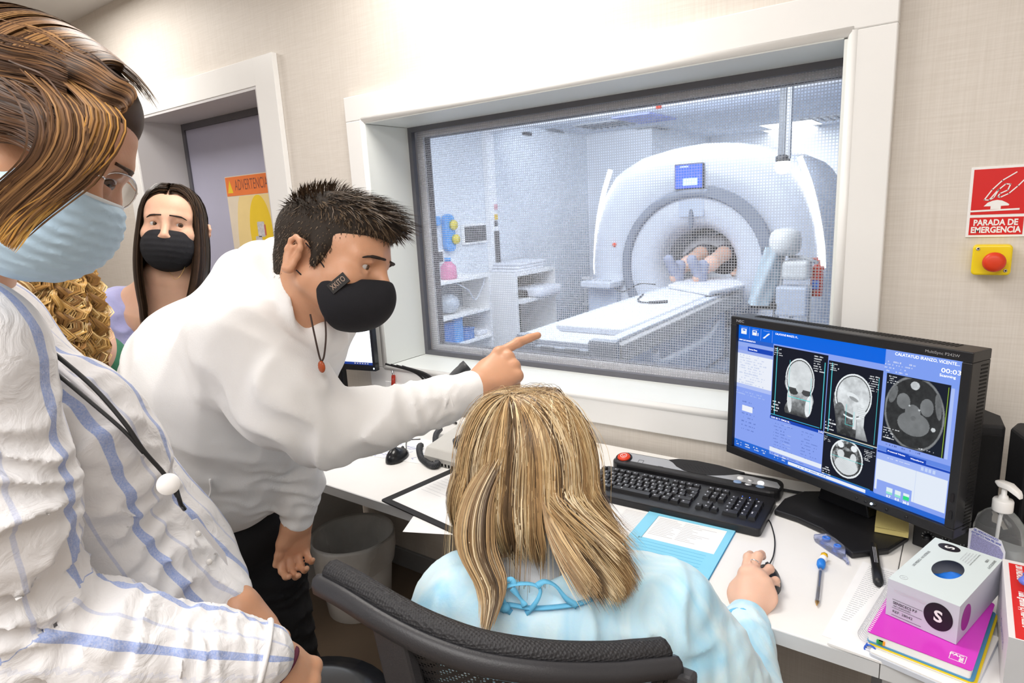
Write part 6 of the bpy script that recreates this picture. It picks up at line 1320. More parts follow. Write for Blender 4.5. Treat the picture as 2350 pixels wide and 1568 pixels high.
n = 260; X, Y, Zt, dn, g, a, ly = lathe_hair(LE, n, rg, crown=(0, -.045, .12), rad=(.104, .116, .1), drop=lambda a, r: .12 + .12 * r.random(len(a)), layer=(1.0, 1.12), az=(-150, 128), part=.07)
PH = LE.o + (X + .012 * g * np.sin(7 * a)[:, None])[..., None] * LE.x + (Y + .012 * g * np.cos(9 * a)[:, None])[..., None] * LE.y + Zt[..., None] * LE.z
ribbons('stray_hair', PH, np.repeat(np.repeat(unit(Z0 - LE.o)[None, None], n, 0), PH.shape[1], 1), np.full(n, .0005), lerp_cols(n, pal, rg), hairb, pE)
SH = SDF(); SH.ell(LE(0, -.02, .028), (.074, .090, .080), .02, 'U', LE.R()); SH.cap(LE(0, -.045, .0), LE(0, -.05, -.10), .045, .035, .03)
SH.plane(LE(0, .035, 0), LE.y + LE.z * -.3)
sculpt('hair_base', SH, .005, mat('hair_under', (.16, .10, .05), .7, var=.3, vs=60), pE, n=1)
# hanging lock at the left (long front strands)
n = 900; t = np.linspace(0, 1, 16)[None]; r1 = rg.normal(0, 1, (n, 1)); r2 = rg.normal(0, 1, (n, 1))
kx = np.array([at(u, v, d) for u, v, d in ((1150, 1040, .885), (1100, 1140, .872), (1092, 1250, .858), (1128, 1345, .835), (1112, 1455, .80))]); sp_ = np.array(spline(kx, 4)); sp_ = np.array([np.interp(np.linspace(0, 1, 16), np.linspace(0, 1, len(sp_)), sp_[:, i]) for i in range(3)]).T
wid = np.interp(np.linspace(0, 1, 16), [0, .4, .65, .85, 1], [.012, .022, .020, .012, .007])
len_ = rg.uniform(.78, 1.0, (n, 1, 1)); PHl = sp_[None] + r1[..., None] * wid[None, :, None] * (RM.T @ np.array([1, 0, 0.]))[None, None] * .5 + r2[..., None] * wid[None, :, None] * .5 * (RM.T @ np.array([0, 0, 1.]))[None, None]
tt_ = np.linspace(0, 1, 16); PHn = np.empty_like(PHl)
for i in range(n):
    for c_ in range(3): PHn[i, :, c_] = np.interp(tt_ * len_[i, 0, 0], tt_, PHl[i, :, c_])
cidx = np.where(rg.random(n) < .4, np.clip(((r1[:, 0] + 2) * 1.8).astype(int), 0, 6), rg.integers(0, 7, n)); ribbons('long_lock', PHn, np.repeat(np.repeat(unit(Z0 - LE.o)[None, None], n, 0), 16, 1), rg.uniform(.001, .002, n), np.clip(pal[(cidx * 5) % 7] * (1 + rg.normal(0, .1, (n, 1))), 0, 1), hairb, pE)
# ================================================================ office chair
ch = thing('office_chair', 'black mesh-backed office chair with a curved padded top rail', 'chair', (-.42, .60, 0))
rail_px = [(728, 1312, .80), (790, 1345, .77), (880, 1400, .735), (980, 1450, .71), (1100, 1490, .695), (1250, 1512, .695), (1400, 1515, .715), (1480, 1508, .73), (1556, 1500, .75)]
rl = np.array(spline([at(*p) for p in rail_px], 8)); 
down = np.array([0, 0, -1.])
def along(off, r_, nm, mm, flat=1.0, n=10):
    return MB().tube([p + np.array(off) for p in rl], r_, n=n, flat=flat).build(nm, mm, ch)
frame_m = mat('chair_frame_black', (.030, .030, .034), .42, bump=.15, bs=500)
def padmat():
    m = mat('chair_pad_fabric', (.022, .022, .025), .6); nt = m.node_tree; L = nt.links; b = nt.nodes['Principled BSDF']; tc = [q for q in nt.nodes if q.type == 'TEX_COORD'][0]
    v = nt.nodes.new('ShaderNodeTexVoronoi'); v.inputs['Scale'].default_value = 260; v.feature = 'F1'; v.inputs['Randomness'].default_value = .3; L.new(tc.outputs['Object'], v.inputs['Vector'])
    bp = nt.nodes.new('ShaderNodeBump'); bp.inputs['Strength'].default_value = .9; bp.inputs['Distance'].default_value = .002; L.new(v.outputs['Distance'], bp.inputs['Height']); L.new(bp.outputs[0], b.inputs['Normal']); return m
cen = rl.mean(0); vdir = unit(np.array([.25, 1, 0]))
b = MB(); P = []
for i, p in enumerate(rl):
    t = rl[min(i + 1, len(rl) - 1)] - rl[max(i - 1, 0)]; t = unit(t); out_ = unit(np.cross(t, (0, 0, 1))); 
    if out_ @ vdir > 0: out_ = -out_
    P.append([tuple(p + out_ * x + np.array([0, 0, z])) for x, z in ((.008, -.006), (.011, -.014), (.010, -.026), (.003, -.030), (-.008, -.027), (-.011, -.014), (-.007, -.006), (.001, -.003))])
MB().loft(P, 0, True).build('top_rail', frame_m, ch)
P = []
for i, p in enumerate(rl[1:-1]):
    t = unit(rl[i + 2] - rl[i]); out_ = unit(np.cross(t, (0, 0, 1)))
    if out_ @ vdir > 0: out_ = -out_
    P.append([tuple(p + out_ * x + np.array([0, 0, z])) for x, z in ((-.002, .000), (-.007, .006), (-.016, .009), (-.026, .006), (-.031, -.004), (-.029, -.016), (-.014, -.022), (-.004, -.012))])
MB().loft(P, 0, True).build('padded_edge', padmat(), ch)
# mesh back panel
mm_ = bpy.data.materials.new('chair_mesh'); mm_.use_nodes = True; nt = mm_.node_tree; bs = nt.nodes['Principled BSDF']; bs.inputs['Base Color'].default_value = (.012, .012, .014, 1); bs.inputs['Roughness'].default_value = .5
tc = nt.nodes.new('ShaderNodeTexCoord'); vo = nt.nodes.new('ShaderNodeTexVoronoi'); vo.inputs['Scale'].default_value = 210; vo.inputs['Randomness'].default_value = .05; nt.links.new(tc.outputs['Object'], vo.inputs['Vector']); r = nt.nodes.new('ShaderNodeMapRange'); r.inputs[1].default_value = .30; r.inputs[2].default_value = .36; nt.links.new(vo.outputs['Distance'], r.inputs[0]); nt.links.new(r.outputs[0], bs.inputs['Alpha'])
P = []
for k in range(12):
    s_ = k / 11; P.append([tuple(cen * [1, 1, 0] + (p - cen) * [1 - .10 * s_, 1 - .10 * s_, 0] + np.array([0, .05 * math.sin(s_ * 3) , p[2] - .035 - s_ * .42])) for p in rl[18:-2]])
MB().grid(P).build('mesh_back', mm_, ch)
for i_ in (17, -2):
    p = rl[i_]; q = cen + (p - cen) * .86; MB().loft([[tuple(c0 + np.array([dx, dy, 0])) for dx, dy in ((-.02 * k_, -.008), (.02 * k_, -.008), (.02 * k_, .012), (-.02 * k_, .012))] for c0, k_ in ((np.array([p[0], p[1], p[2] - .02]), 1.3), (np.array([(p[0] + q[0]) / 2, (p[1] + q[1]) / 2 + .02, p[2] - .22]), 1.5), (np.array([q[0], q[1] + .02, .50]), 1.2))], 0, True, False).build('side_upright', frame_m, ch, bev=.005)
# side fins visible below the rail
a1 = at(845, 1398, .755); a2 = at(1010, 1480, .71); a3 = at(1000, 1600, .78); a4 = at(955, 1600, .80)
MB().add([a1, a2, a3, a4], [(0, 1, 2, 3)]).build('back_fin', frame_m, ch, solid=.010)
MB().bx(-.44, -.36, .47, .50, .30, .60).build('spine', frame_m, ch, bev=.01)
MB().prism(rrect(.48, .46, .08, cx=-.42, cy=.74), .42, .485).build('seat', black_mt, ch, bev=.02)
MB().cyl((-.42, .72, .10), (-.42, .72, .42), .028).build('gas_lift', metal_m, ch)
for k in range(5):
    a_ = k * 2 * math.pi / 5 + .3; e = np.array([-.42 + .30 * math.cos(a_), .72 + .30 * math.sin(a_), .07]); MB().tube([(-.42, .72, .11), tuple(e)], [.028, .018], n=8).build('base_leg', frame_m, ch); MB().lathe([(.025, -.018), (.028, 0), (.025, .018)], (e[0], e[1], .028), (math.sin(a_), -math.cos(a_), 0), 14).build('caster', black_sm, ch)
# stool at the bottom edge
stl = thing('stool', 'round black upholstered stool cropped by the bottom edge of the photo', 'stool', (-1.0, .52, 0))
sc_ = atz(690, 1640, .60); MB().lathe([(.001, .0), (.165, .0), (.18, .02), (.182, .05), (.172, .072), (.12, .085), (.001, .088)], (sc_[0], sc_[1], .515), n=40).build('seat', black_sm, stl)
MB().cyl((sc_[0], sc_[1], .08), (sc_[0], sc_[1], .515), .025).build('column', chrome, stl)
MB().lathe([(.20, 0), (.19, .02), (.04, .06), (.03, .09)], (sc_[0], sc_[1], 0), n=36).build('foot_plate', black_sm, stl)
# ================================================================ young man leaning in and pointing
pB = thing('person', 'person in a white hoodie and black mask bending forward and pointing at the window', 'person', (-1.25, .60, 0))
LB_ = Loc(cframe(771, 598, 1.10, (.94, .23, -.25), (.23, -.97, .0)), (1, 1, .86))
SB = head_sdf(SDF(), LB_)
nb_ = at(672, 770, 1.17)
SB.cap(LB_(0, -.035, -.035), nb_, .056, .062, .03)
# right arm and pointing hand
wr = at(1092, 893, 1.235); ydir = unit(at(1185, 822, 1.29) - wr); zb = unit(RM.T @ np.array([-.10, -.42, -.90])); zb = unit(zb - ydir * (zb @ ydir)); xb_ = np.cross(ydir, zb); 
up_img = RM.T @ np.array([0, -1, 0.])
if xb_ @ up_img < 0: xb_ = -xb_
HB = Matrix(((xb_[0], ydir[0], zb[0], wr[0]), (xb_[1], ydir[1], zb[1], wr[1]), (xb_[2], ydir[2], zb[2], wr[2]), (0, 0, 0, 1)))
hand_sdf(SB, HB, [(-8, 12, 6), (78, 75, 40), (84, 80, 40), (88, 80, 40)], [(.020, .020, -.014), (.034, .050, -.030), (.026, .076, -.044), (.006, .090, -.050)], sc=1.08, spread=(-.22, .02, .0, -.04))
SB.chain([nb_, at(620, 830, 1.13), at(520, 770, 1.10), at(755, 985, 1.12), at(1000, 915, 1.21), wr], [.06, .05, .05, .042, .032, .027], .02)
# left arm hanging down with the hand on the thigh
wl = at(682, 1195, 1.345); yl = unit(at(672, 1270, 1.365) - wl); xl = unit(RM.T @ np.array([-.80, .0, -.60])); xl = unit(xl - yl * (xl @ yl)); zl = np.cross(yl, xl) * 1.0
HL = Matrix(((xl[0], yl[0], zl[0], wl[0]), (xl[1], yl[1], zl[1], wl[1]), (xl[2], yl[2], zl[2], wl[2]), (0, 0, 0, 1)))
hand_sdf(SB, HL, [(50, 45, 30), (54, 48, 30), (58, 50, 30), (60, 50, 30)], [(.022, .020, -.006), (.036, .052, -.012), (.040, .082, -.014), (.044, .108, -.014)], sc=.86)
SB.chain([nb_, at(640, 900, 1.28), at(685, 1000, 1.30), wl], [.05, .045, .038, .028], .02)
V, Q = SB.mesh(.0026); V = relax(V, Q, 1); npmesh('body', [(V, Q)], skin_t, pB)
eyes(LB_, pB, look=(-.25, -.15)); brows(LB_, pB, (.02, .012, .008), .0045)
nl = mat('finger_nail', (.80, .55, .45), .3)
# hair
SHB = SDF(); SHB.ell(LB_(0, -.020, .045), LB_.r(.080, .100, .088), .02, 'U', LB_.R()); SHB.ell(LB_(0, .030, .085), LB_.r(.062, .070, .048), .03, 'U', LB_.R()); SHB.cap(LB_(0, -.065, -.03), LB_(0, -.070, -.055), .048, .040, .03)
for s_ in (1, -1): SHB.cap(LB_(s_ * .070, .012, .02), LB_(s_ * .071, .004, -.018), .013, .008, .015)
SHB.ell(LB_(0, .080, .022), LB_.r(.085, .038, .036), .012, 'S', LB_.R())
for s_ in (1, -1): SHB.ell(LB_(s_ * .082, -.026, -.012), LB_.r(.022, .022, .036), .008, 'S', LB_.R())
SHB.plane(LB_(0, .0, -.06), -LB_.z)
VH, QH = SHB.mesh(.004); VH = relax(VH, QH, 1); npmesh('hair_base', [(VH, QH)], mat('dark_hair_under', (.022, .015, .010), .8), pB)
rb_ = np.random.default_rng(21); n = 7500
# surface normals from faces
def surf_sample(V, Q, n, rng):
    a, b, c, d = V[Q[:, 0]], V[Q[:, 1]], V[Q[:, 2]], V[Q[:, 3]]; N_ = np.cross(c - a, d - b); ar = np.linalg.norm(N_, axis=1); i = rng.choice(len(Q), n, p=ar / ar.sum()); u = rng.random((n, 1)); v = rng.random((n, 1))
    return a[i] * (1 - u) * (1 - v) + b[i] * u * (1 - v) + c[i] * u * v + d[i] * (1 - u) * v, N_[i] / np.maximum(ar[i, None], 1e-12)
P_, N_ = surf_sample(VH, QH, n, rb_); N_ *= np.sign(((P_ - LB_(0, -.01, .02)) * N_).sum(1))[:, None]
lz = (P_ - LB_.o) @ LB_.z; ly_ = (P_ - LB_.o) @ LB_.y
top = np.clip((lz - .055) / .05, 0, 1)[:, None]; crown = LB_(0, -.045, .12); away = P_ - crown; away -= N_ * (away * N_).sum(1)[:, None]; away /= np.maximum(np.linalg.norm(away, axis=1, keepdims=True), 1e-6)
dirn = N_ * (.40 + .35 * top) + (LB_.y * 1.0 + LB_.z * .10) * top + (LB_.z * -.8 + LB_.y * .1) * (1 - top) * 1.0 + rb_.normal(0, .16, (n, 3)); dirn /= np.linalg.norm(dirn, axis=1, keepdims=True)
back = (ly_ < -.02)[:, None] * top; dirn = dirn + (N_ * .9 - LB_.y * .5) * back; dirn /= np.linalg.norm(dirn, axis=1, keepdims=True)
ln = (.010 + .026 * top[:, 0] + .022 * np.clip((ly_ - .05) / .04, 0, 1) * top[:, 0]) * rb_.uniform(.6, 1.2, n)
t = np.linspace(0, 1, 6)[None, :, None]; PH = P_[:, None] - N_[:, None] * .003 + dirn[:, None] * ln[:, None, None] * t + (LB_.z * -.35 + LB_.y * .2)[None, None] * (ln[:, None, None] * t ** 2) * top[:, None]
palB = np.array([(.075, .048, .030), (.12, .080, .050), (.040, .026, .017), (.19, .135, .088)])
ribbons('hair', PH, np.repeat(N_[:, None], 6, 1), rb_.uniform(.0010, .0020, n), lerp_cols(n, palB, rb_, .12), hairmat('dark_brown_hair', .42, .2), pB, label='short dark brown hair combed forward')
# a few strands over the forehead
# mask
blk = mat('black_cloth', (.010, .010, .014), .85, var=.1, vs=50, bump=.25, bs=700)
SM = SDF(); SM.ell(LB_(0, .040, -.068), LB_.r(.070, .078, .068), .01, 'U', LB_.R()); SM.ell(LB_(0, .075, -.050), LB_.r(.030, .044, .045), .03, 'U', LB_.R())
SM.plane(LB_(0, .105, -.018), LB_.z - LB_.y * .30); SM.plane(LB_(0, .014, -.06), -LB_.y * 1 - LB_.z * .35, .004)
VM, QM = SM.mesh(.0022); VM = relax(VM, QM, 1); npmesh('face_mask', [(VM, QM)], blk, pB)
for a_, b_ in (((-.0), 0),):
    MB().tube(spline([LB_(.062, .026, -.028), LB_(.073, .004, -.002), LB_(.078, -.014, .014)], 5), .0012, n=6).build('ear_loop', blk, pB); MB().tube(spline([LB_(.058, .018, -.070), LB_(.070, -.004, -.052), LB_(.080, -.018, -.040)], 5), .0012, n=6).build('ear_loop', blk, pB)
o_ = on_surf(VM, 776, 650, .003); xd_ = unit(at(797, 635, 1) - at(762, 664, 1)); yd_ = unit(at(785, 622, 1) - at(770, 640, 1) + 0); Mt_ = M4(o_, xd_, np.cross(np.cross(xd_, up_img), xd_) if False else up_img)
tg_ = MB(Mt_).bx(-.017, .017, -.009, .009, -.004, .0008).build('brand_tag', mat('tag_black', (.014, .013, .013), .5), pB); txt('XKITO', .013, sh(Mt_, 0, 0, .0012), mat('tag_letter_gold', (.45, .32, .24), .5), tg_, width=.027)
# hoodie
hood_m = mat('hoodie_white', (.84, .84, .84), .9, var=.03, vs=12, bump=.20, bs=420, sheen=.25)
SO = SDF()
SO.cap(at(640, 755, 1.20), at(505, 870, 1.25), .105, .160, .06); SO.cap(at(505, 870, 1.25), at(520, 1060, 1.32), .155, .135, .06)
SO.cap(at(690, 800, 1.24), at(600, 960, 1.30), .085, .115, .05); SO.cap(at(600, 960, 1.30), at(545, 1070, 1.33), .105, .095, .05)
SO.cap(at(530, 1060, 1.34), at(520, 1105, 1.35), .118, .104, .03)
SO.cap(at(400, 900, 1.33), at(430, 1050, 1.38), .09, .10, .06)
# right sleeve
SO.chain([at(560, 790, 1.10), at(655, 915, 1.085), at(745, 985, 1.11)], [.095, .084, .066], .03, k0=.05)
SO.chain([at(745, 985, 1.11), at(860, 965, 1.15), at(1020, 918, 1.21)], [.066, .058, .048], .02)
SO.chain([at(1018, 920, 1.21), at(1030, 915, 1.215), at(1080, 896, 1.235)], [.044, .040, .0385], .006)
# left sleeve
SO.chain([at(640, 860, 1.29), at(668, 980, 1.31), at(684, 1100, 1.33), at(684, 1150, 1.335)], [.075, .052, .050, .044], .025); SO.chain([at(683, 1158, 1.34), at(682, 1192, 1.345)], [.036, .034], .006)
# hood
hd_pts = [at(555, 628, 1.25), at(600, 612, 1.20), at(648, 600, 1.15), at(680, 650, 1.11), at(700, 715, 1.10), at(728, 760, 1.12)]
SO.chain(hd_pts, [.036, .044, .040, .032, .030, .026], .025, k0=.04); SO.chain([at(560, 640, 1.27), at(570, 710, 1.22), at(650, 770, 1.16)], [.05, .07, .05], .05)
SO.chain([at(655, 560, 1.17), at(668, 585, 1.14), at(690, 660, 1.09), at(703, 722, 1.085), at(730, 770, 1.12)], [.014, .016, .015, .014, .014], .008)
SO.chain([at(735, 770, 1.22), at(770, 735, 1.23), at(778, 712, 1.22)], [.045, .036, .018], .03)
SO.cap(LB_(0, -.02, -.07), LB_(0, .015, -.115), .050, .050, .012, 'S'); SO.cap(at(735, 765, 1.13), at(765, 775, 1.17), .028, .030, .02)
for (u, v, d, R_, ax, fr, am, sd) in ((430, 820, 1.07, .16, (1, .2, -.6), 34, .0032, 1), (560, 880, 1.02, .12, (.9, 0, .6), 42, .005, 2), (650, 760, 1.05, .10, (.5, .3, .9), 52, .0028, 3), (740, 1000, 1.06, .12, (.9, .1, .3), 58, .006, 4), (880, 960, 1.12, .12, (1, .5, .2), 62, .0045, 5), (1000, 925, 1.18, .06, (1, .5, 0), 120, .003, 6), (520, 1000, 1.16, .15, (.2, .2, 1), 36, .0032, 7), (684, 1080, 1.30, .12, (.1, .1, 1), 85, .0045, 8), (600, 640, 1.14, .08, (.7, .1, .7), 60, .0025, 9), (340, 900, 1.20, .14, (.7, 0, .7), 40, .003, 10)):
    SO.waves(at(u, v, d), R_, ax, fr, am, sd)
VO, QO = SO.mesh(.0055); VO = relax(VO, QO, 1)
VO_, QO_ = VO, QO
npmesh('hoodie', [(VO, QO)], hood_m, pB, label='white cotton hoodie with a hood and kangaroo pocket')
def seam(Vs, px, r_=.0012, nm='seam', m=None, push=.0005, par=None, n=5): return MB().tube(spline([on_surf(Vs, u, v, push) for u, v in px], 6), r_, n=n).build(nm, m or hood_m, par)
seam_m = mat('hoodie_seam', (.60, .60, .62), .9)
MB().tube([at(1019, 919, 1.211) + .0445 * (e_[0] * math.cos(t) + e_[1] * math.sin(t)) for e_ in [(unit(np.cross(wr - at(860, 965, 1.15), (0, 0, 1))), unit(np.cross(wr - at(860, 965, 1.15), np.cross(wr - at(860, 965, 1.15), (0, 0, 1)))))] for t in np.linspace(0, 2 * math.pi, 30, endpoint=False)], .0030, n=7, closed=True).build('cuff_seam', hood_m, pB)
seam(VO, ((482, 1100), (484, 1130), (470, 1155), (440, 1163)), .0022, 'pocket_edge', hood_m, par=pB)
# trousers and shoes
SP = SDF(); trs = mat('black_trousers', (.008, .008, .010), .9, bump=.2, bs=300)
SP.ell(at(525, 1190, 1.44), (.15, .14, .12), .05)
for (a_, k_, f_) in (((600, 1290, 1.50), None, 0), ((500, 1250, 1.42), None, 1)):
    hp = at(*a_); kn = hp + np.array([.03 - .02 * f_, .02, -.33 + .02 * f_]); fo_ = kn + np.array([-.05, -.02, -.36]); SP.chain([at(530, 1200, 1.44), hp, kn, fo_], [.12, .098, .068, .055], .03)
SP.waves(at(690, 1400, 1.45), .12, (.1, .1, 1), 90, .006, 4); SP.waves(at(640, 1500, 1.5), .14, (.2, 0, 1), 60, .005, 5)
VP, QP = SP.mesh(.008); VP = relax(VP, QP, 1); npmesh('trousers', [(VP, QP)], trs, pB)
zf = VP[:, 2].min()
for f_ in (0, 1):
    hp = at(*((600, 1290, 1.50) if not f_ else (500, 1250, 1.42))); q = hp + np.array([.01, 0, -.70]); S_ = SDF(); S_.cap((q[0], q[1], .05), (q[0] + .10, q[1] + .10, .035), .042, .034, .02); S_.plane((0, 0, .004), (0, 0, -1)); S_.cap((q[0], q[1], .05), (q[0], q[1], zf + .06), .04, .045, .02)
    sculpt('shoe', S_, .006, black_pl, pB)
# drawstrings, pendant and t-shirt at the neck
dsm = mat('drawstring_dark', (.05, .03, .025), .8)
MB().tube(spline([at(712, 722, 1.045), at(722, 770, 1.03), at(732, 815, 1.03), at(738, 832, 1.03)], 8), .0016, n=6).build('necklace_cord', dsm, pB); MB().tube(spline([at(745, 722, 1.06), at(748, 770, 1.04), at(744, 815, 1.03), at(738, 832, 1.03)], 8), .0016, n=6).build('necklace_cord', dsm, pB)
MB().ball(at(738, 842, 1.03), .0082, 14, sc=(1, .5, 1.25)).build('amber_pendant', mat('amber_stone', (.42, .08, .02), .25, var=.3, vs=80), pB)
S_ = SDF(); S_.cap(at(716, 742, 1.16), at(738, 738, 1.17), .026, .024, .02); sculpt('tshirt', S_, .004, mat('maroon_tshirt', (.22, .03, .06), .85), pB)
# ================================================================ woman in the left foreground (striped linen shirt, blue mask)
pA = thing('person', 'person in a blue striped white linen shirt with glasses, nearest on the left', 'person', (-.85, .15, 0))
LA = Loc(cframe(66, 322, .62, (.86, .44, -.24), (.44, -.90, .02)), (1, 1, .87))
SA = head_sdf(SDF(), LA, ear=True); na = at(-110, 700, .72)
SA.cap(LA(0, -.045, -.03), na, .048, .052, .03)
wa = at(600, 1505, .765); ya_ = unit(at(668, 1556, .79) - wa); za_ = unit(RM.T @ np.array([.35, -.75, -.6])); za_ = unit(za_ - ya_ * (za_ @ ya_)); xa_ = np.cross(ya_, za_)
if xa_ @ RM[2] < 0: xa_ = -xa_
HA = Matrix(((xa_[0], ya_[0], za_[0], wa[0]), (xa_[1], ya_[1], za_[1], wa[1]), (xa_[2], ya_[2], za_[2], wa[2]), (0, 0, 0, 1)))
hand_sdf(SA, HA, [(45, 50, 30), (48, 52, 30), (50, 55, 30), (52, 55, 30)], [(.022, .015, -.012), (.036, .040, -.022), (.030, .064, -.034), (.012, .080, -.040)], sc=.92)
wc = at(548, 1385, .885); yc_ = unit(at(612, 1485, .862) - wc); zc_ = unit(RM.T @ np.array([.80, -.25, -.5])); zc_ = unit(zc_ - yc_ * (zc_ @ yc_)); xc_ = np.cross(yc_, zc_)
HC = Matrix(((-xc_[0], yc_[0], zc_[0], wc[0]), (-xc_[1], yc_[1], zc_[1], wc[1]), (-xc_[2], yc_[2], zc_[2], wc[2]), (0, 0, 0, 1)))
hand_sdf(SA, HC, [(40, 50, 30), (44, 52, 30), (48, 55, 30), (50, 55, 30)], [(.022, .015, -.012), (.036, .040, -.022), (.034, .064, -.030), (.020, .080, -.036)], sc=.84)
SA.chain([na, at(-60, 900, .62), at(40, 1440, .67), at(250, 1470, .70), at(470, 1500, .74), wa], [.05, .04, .034, .030, .026, .024], .01); SA.chain([na, at(200, 1100, .90), at(425, 1290, .94), at(480, 1345, .915), wc], [.05, .04, .030, .026, .024], .01)
V, Q = SA.mesh(.0026); V = relax(V, Q, 1); npmesh('body', [(V, Q)], skin_t, pA)
eyes(LA, pA, look=(0, -.3)); brows(LA, pA, (.06, .032, .018), .0035)
MA_ = mask_sdf(LA, rx=.074, ry=.076, rz=.072, c=(0, .044, -.072), pleat=.0016, back=-.012, tilt=.10, top=-.020)
MA_.ops.insert(1, (SDF().ell(LA(0, .074, -.050), LA.r(.054, .050, .056), .02, 'U', LA.R()).ops[0])); sculpt('surgical_mask', MA_, .0022, maskb, pA, n=1)
MB().tube(spline([LA(.055, .088, -.022), LA(.0, .114, -.0195), LA(-.050, .085, -.022)], 6), .0022, n=6).build('nose_wire', maskw, pA)
MB().tube(spline([LA(.070, .030, -.028), LA(.080, .0, -.008), LA(.084, -.03, .012)], 6), .0016, n=6).build('ear_loop', maskw, pA); MB().tube(spline([LA(.070, .010, -.080), LA(.080, -.012, -.055), LA(.084, -.03, -.035)], 6), .0016, n=6).build('ear_loop', maskw, pA)
# round wire glasses, slid down the nose
gla = thing('glasses', 'round thin silver wire glasses on the nose of the nearest person', 'glasses', tuple(LA(0, .1, -.01)))
gz_ = -.006
for s_ in (1, -1):
    c = (s_ * .032, .0900, gz_); ring = [LA(c[0] + .0225 * math.cos(t) , c[1] - .10 * abs(.0225 * math.cos(t)), c[2] + .0215 * math.sin(t)) for t in np.linspace(0, 2 * math.pi, 32, endpoint=False)]
    MB().tube(ring, .0009, n=6, closed=True).build('rim', chrome, gla); cc_ = LA(c[0], c[1], c[2]); b = MB(); b.add([cc_] + ring, [(0, i + 1, (i + 1) % 32 + 1) for i in range(32)], 0, True); b.build('lens', mat('lens_glass%d' % (s_ > 0), (.96, .97, 1), .02, trans=1, ior=1.04, spec=.3), gla, solid=.0008)
    MB().tube(spline([LA(s_ * .0545, .087, gz_ + .006), LA(s_ * .064, .075, gz_ + .007), LA(s_ * .075, .03, gz_ + .010), LA(s_ * .080, -.02, gz_ + .012)], 5), .0009, n=6).build('temple', chrome, gla)
MB().tube(spline([LA(.011, .090, gz_ + .004), LA(0, .101, gz_ + .009), LA(-.011, .090, gz_ + .004)], 6), .0010, n=6).build('bridge', chrome, gla)
# hair: swept from the crown over the forehead and down the near cheek
hA = hairmat('brown_hair', .40, .2); ra = np.random.default_rng(31)
SHA = SDF(); SHA.ell(LA(0, -.020, .042), LA.r(.078, .098, .083), .02, 'U', LA.R()); SHA.ell(LA(0, .026, .070), LA.r(.058, .052, .042), .03, 'U', LA.R()); SHA.ell(LA(0, .105, .030), LA.r(.09, .045, .034), .012, 'S', LA.R()); SHA.plane(LA(0, 0, -.045), -LA.z)
sculpt('hair_base', SHA, .004, mat('brown_hair_under', (.055, .028, .014), .6, var=.3, vs=60), pA, n=1)
n = 8000; K = 16; t = np.linspace(0, 1, K)[None]
y0_ = ra.uniform(-.115, .058, n); sgn = np.where(ra.random(n) < .88, 1.0, -1.0); ly = ra.uniform(.97, 1.09, n)[:, None]
front = np.clip((y0_ + .02) / .09, 0, 1)[:, None]; am = np.radians(np.where(sgn > 0, ra.uniform(60, 92, n), ra.uniform(20, 55, n)))[:, None] * (1 - .30 * front); an = -.06 + t * am
rx_, rz_ = .080 * ly, .088 * ly * (1 - .10 * front)
X = sgn[:, None] * rx_ * np.sin(np.minimum(an, 1.75)) ; Zh = .030 + rz_ * np.cos(np.minimum(an, 1.75)); ex = np.clip(an - 1.75, 0, None); Zh = Zh - ex * .10; 
Y = y0_[:, None] * np.cos(an * .15) + .045 * np.sin(np.clip(an, 0, 1.4)) * front - ex * .05 * (1 - front) - .035 * ex * front
bul = np.sqrt(np.clip(1 - (np.clip(np.abs(Y), 0, .112) / .116) ** 2, .05, 1)); X = X * (.42 + .58 * bul); Zh = .030 + (Zh - .030) * (.55 + .45 * bul)
cl = np.round(y0_ * 160 + ra.normal(0, .2, n)); X += (.0022 * np.sin(cl * 2.1))[:, None]; 
PH = LA.o + X[..., None] * LA.x * LA.sc[0] + Y[..., None] * LA.y + Zh[..., None] * LA.z * .96; NH = PH - LA(0, -.01, .0); NH /= np.linalg.norm(NH, axis=2, keepdims=True)
palA = np.array([(.16, .080, .035), (.24, .125, .055), (.10, .048, .022), (.055, .026, .013), (.34, .18, .070), (.085, .040, .020)])
ck = (cl.astype(int) * 31) % 6; pick = np.where(ra.random(n) < .5, ck, ra.integers(0, 6, n)); cols = palA[pick] * (1 + ra.normal(0, .1, (n, 1))); m_ = ra.random(n) < .8
ribbons('hair', PH, NH, ra.uniform(.0009, .0019, n), np.clip(cols, 0, 1), hA, pA, label='brown hair with golden strands falling over the temple')
# loose locks painted by guide curves (front curl, strands over the cheek)
def locks(name, guides, n, rng, pal, parent, m, K=16, wmin=.0007, wmax=.0014):
    PP = []; CC = []
    for g_, w0, w1, cnt, ci in guides:
        G = np.array(spline([at(*q) for q in g_], 6)); G = np.array([np.interp(np.linspace(0, 1, K), np.linspace(0, 1, len(G)), G[:, i]) for i in range(3)]).T
        a1, a2 = rng.normal(0, .5, (cnt, 1)), rng.normal(0, .5, (cnt, 1)); wd = np.linspace(w0, w1, K)[None]
        T = unit(G[-1] - G[0]); s1 = unit(np.cross(T, unit(Z0 - G[0]))); s2 = unit(Z0 - G[0]); ph = rng.uniform(0, 6, (cnt, 1))
        PP.append(G[None] + ((a1 * wd + .0012 * np.sin(6 * np.linspace(0, 1, K)[None] + ph)))[..., None] * s1 + (a2 * wd)[..., None] * s2 * .7); CC.append(np.array(pal)[np.array(ci)[rng.integers(0, len(ci), cnt)]] * (1 + rng.normal(0, .1, (cnt, 1))))
    P = np.concatenate(PP); C = np.clip(np.concatenate(CC), 0, 1); N_ = np.repeat(np.repeat(unit(Z0 - P[0, 0])[None, None], len(P), 0), K, 1); return ribbons(name, P, N_, rng.uniform(wmin, wmax, len(P)), C, m, parent)
palL = np.vstack([palA, [(.55, .28, .07), (.62, .36, .10)]])
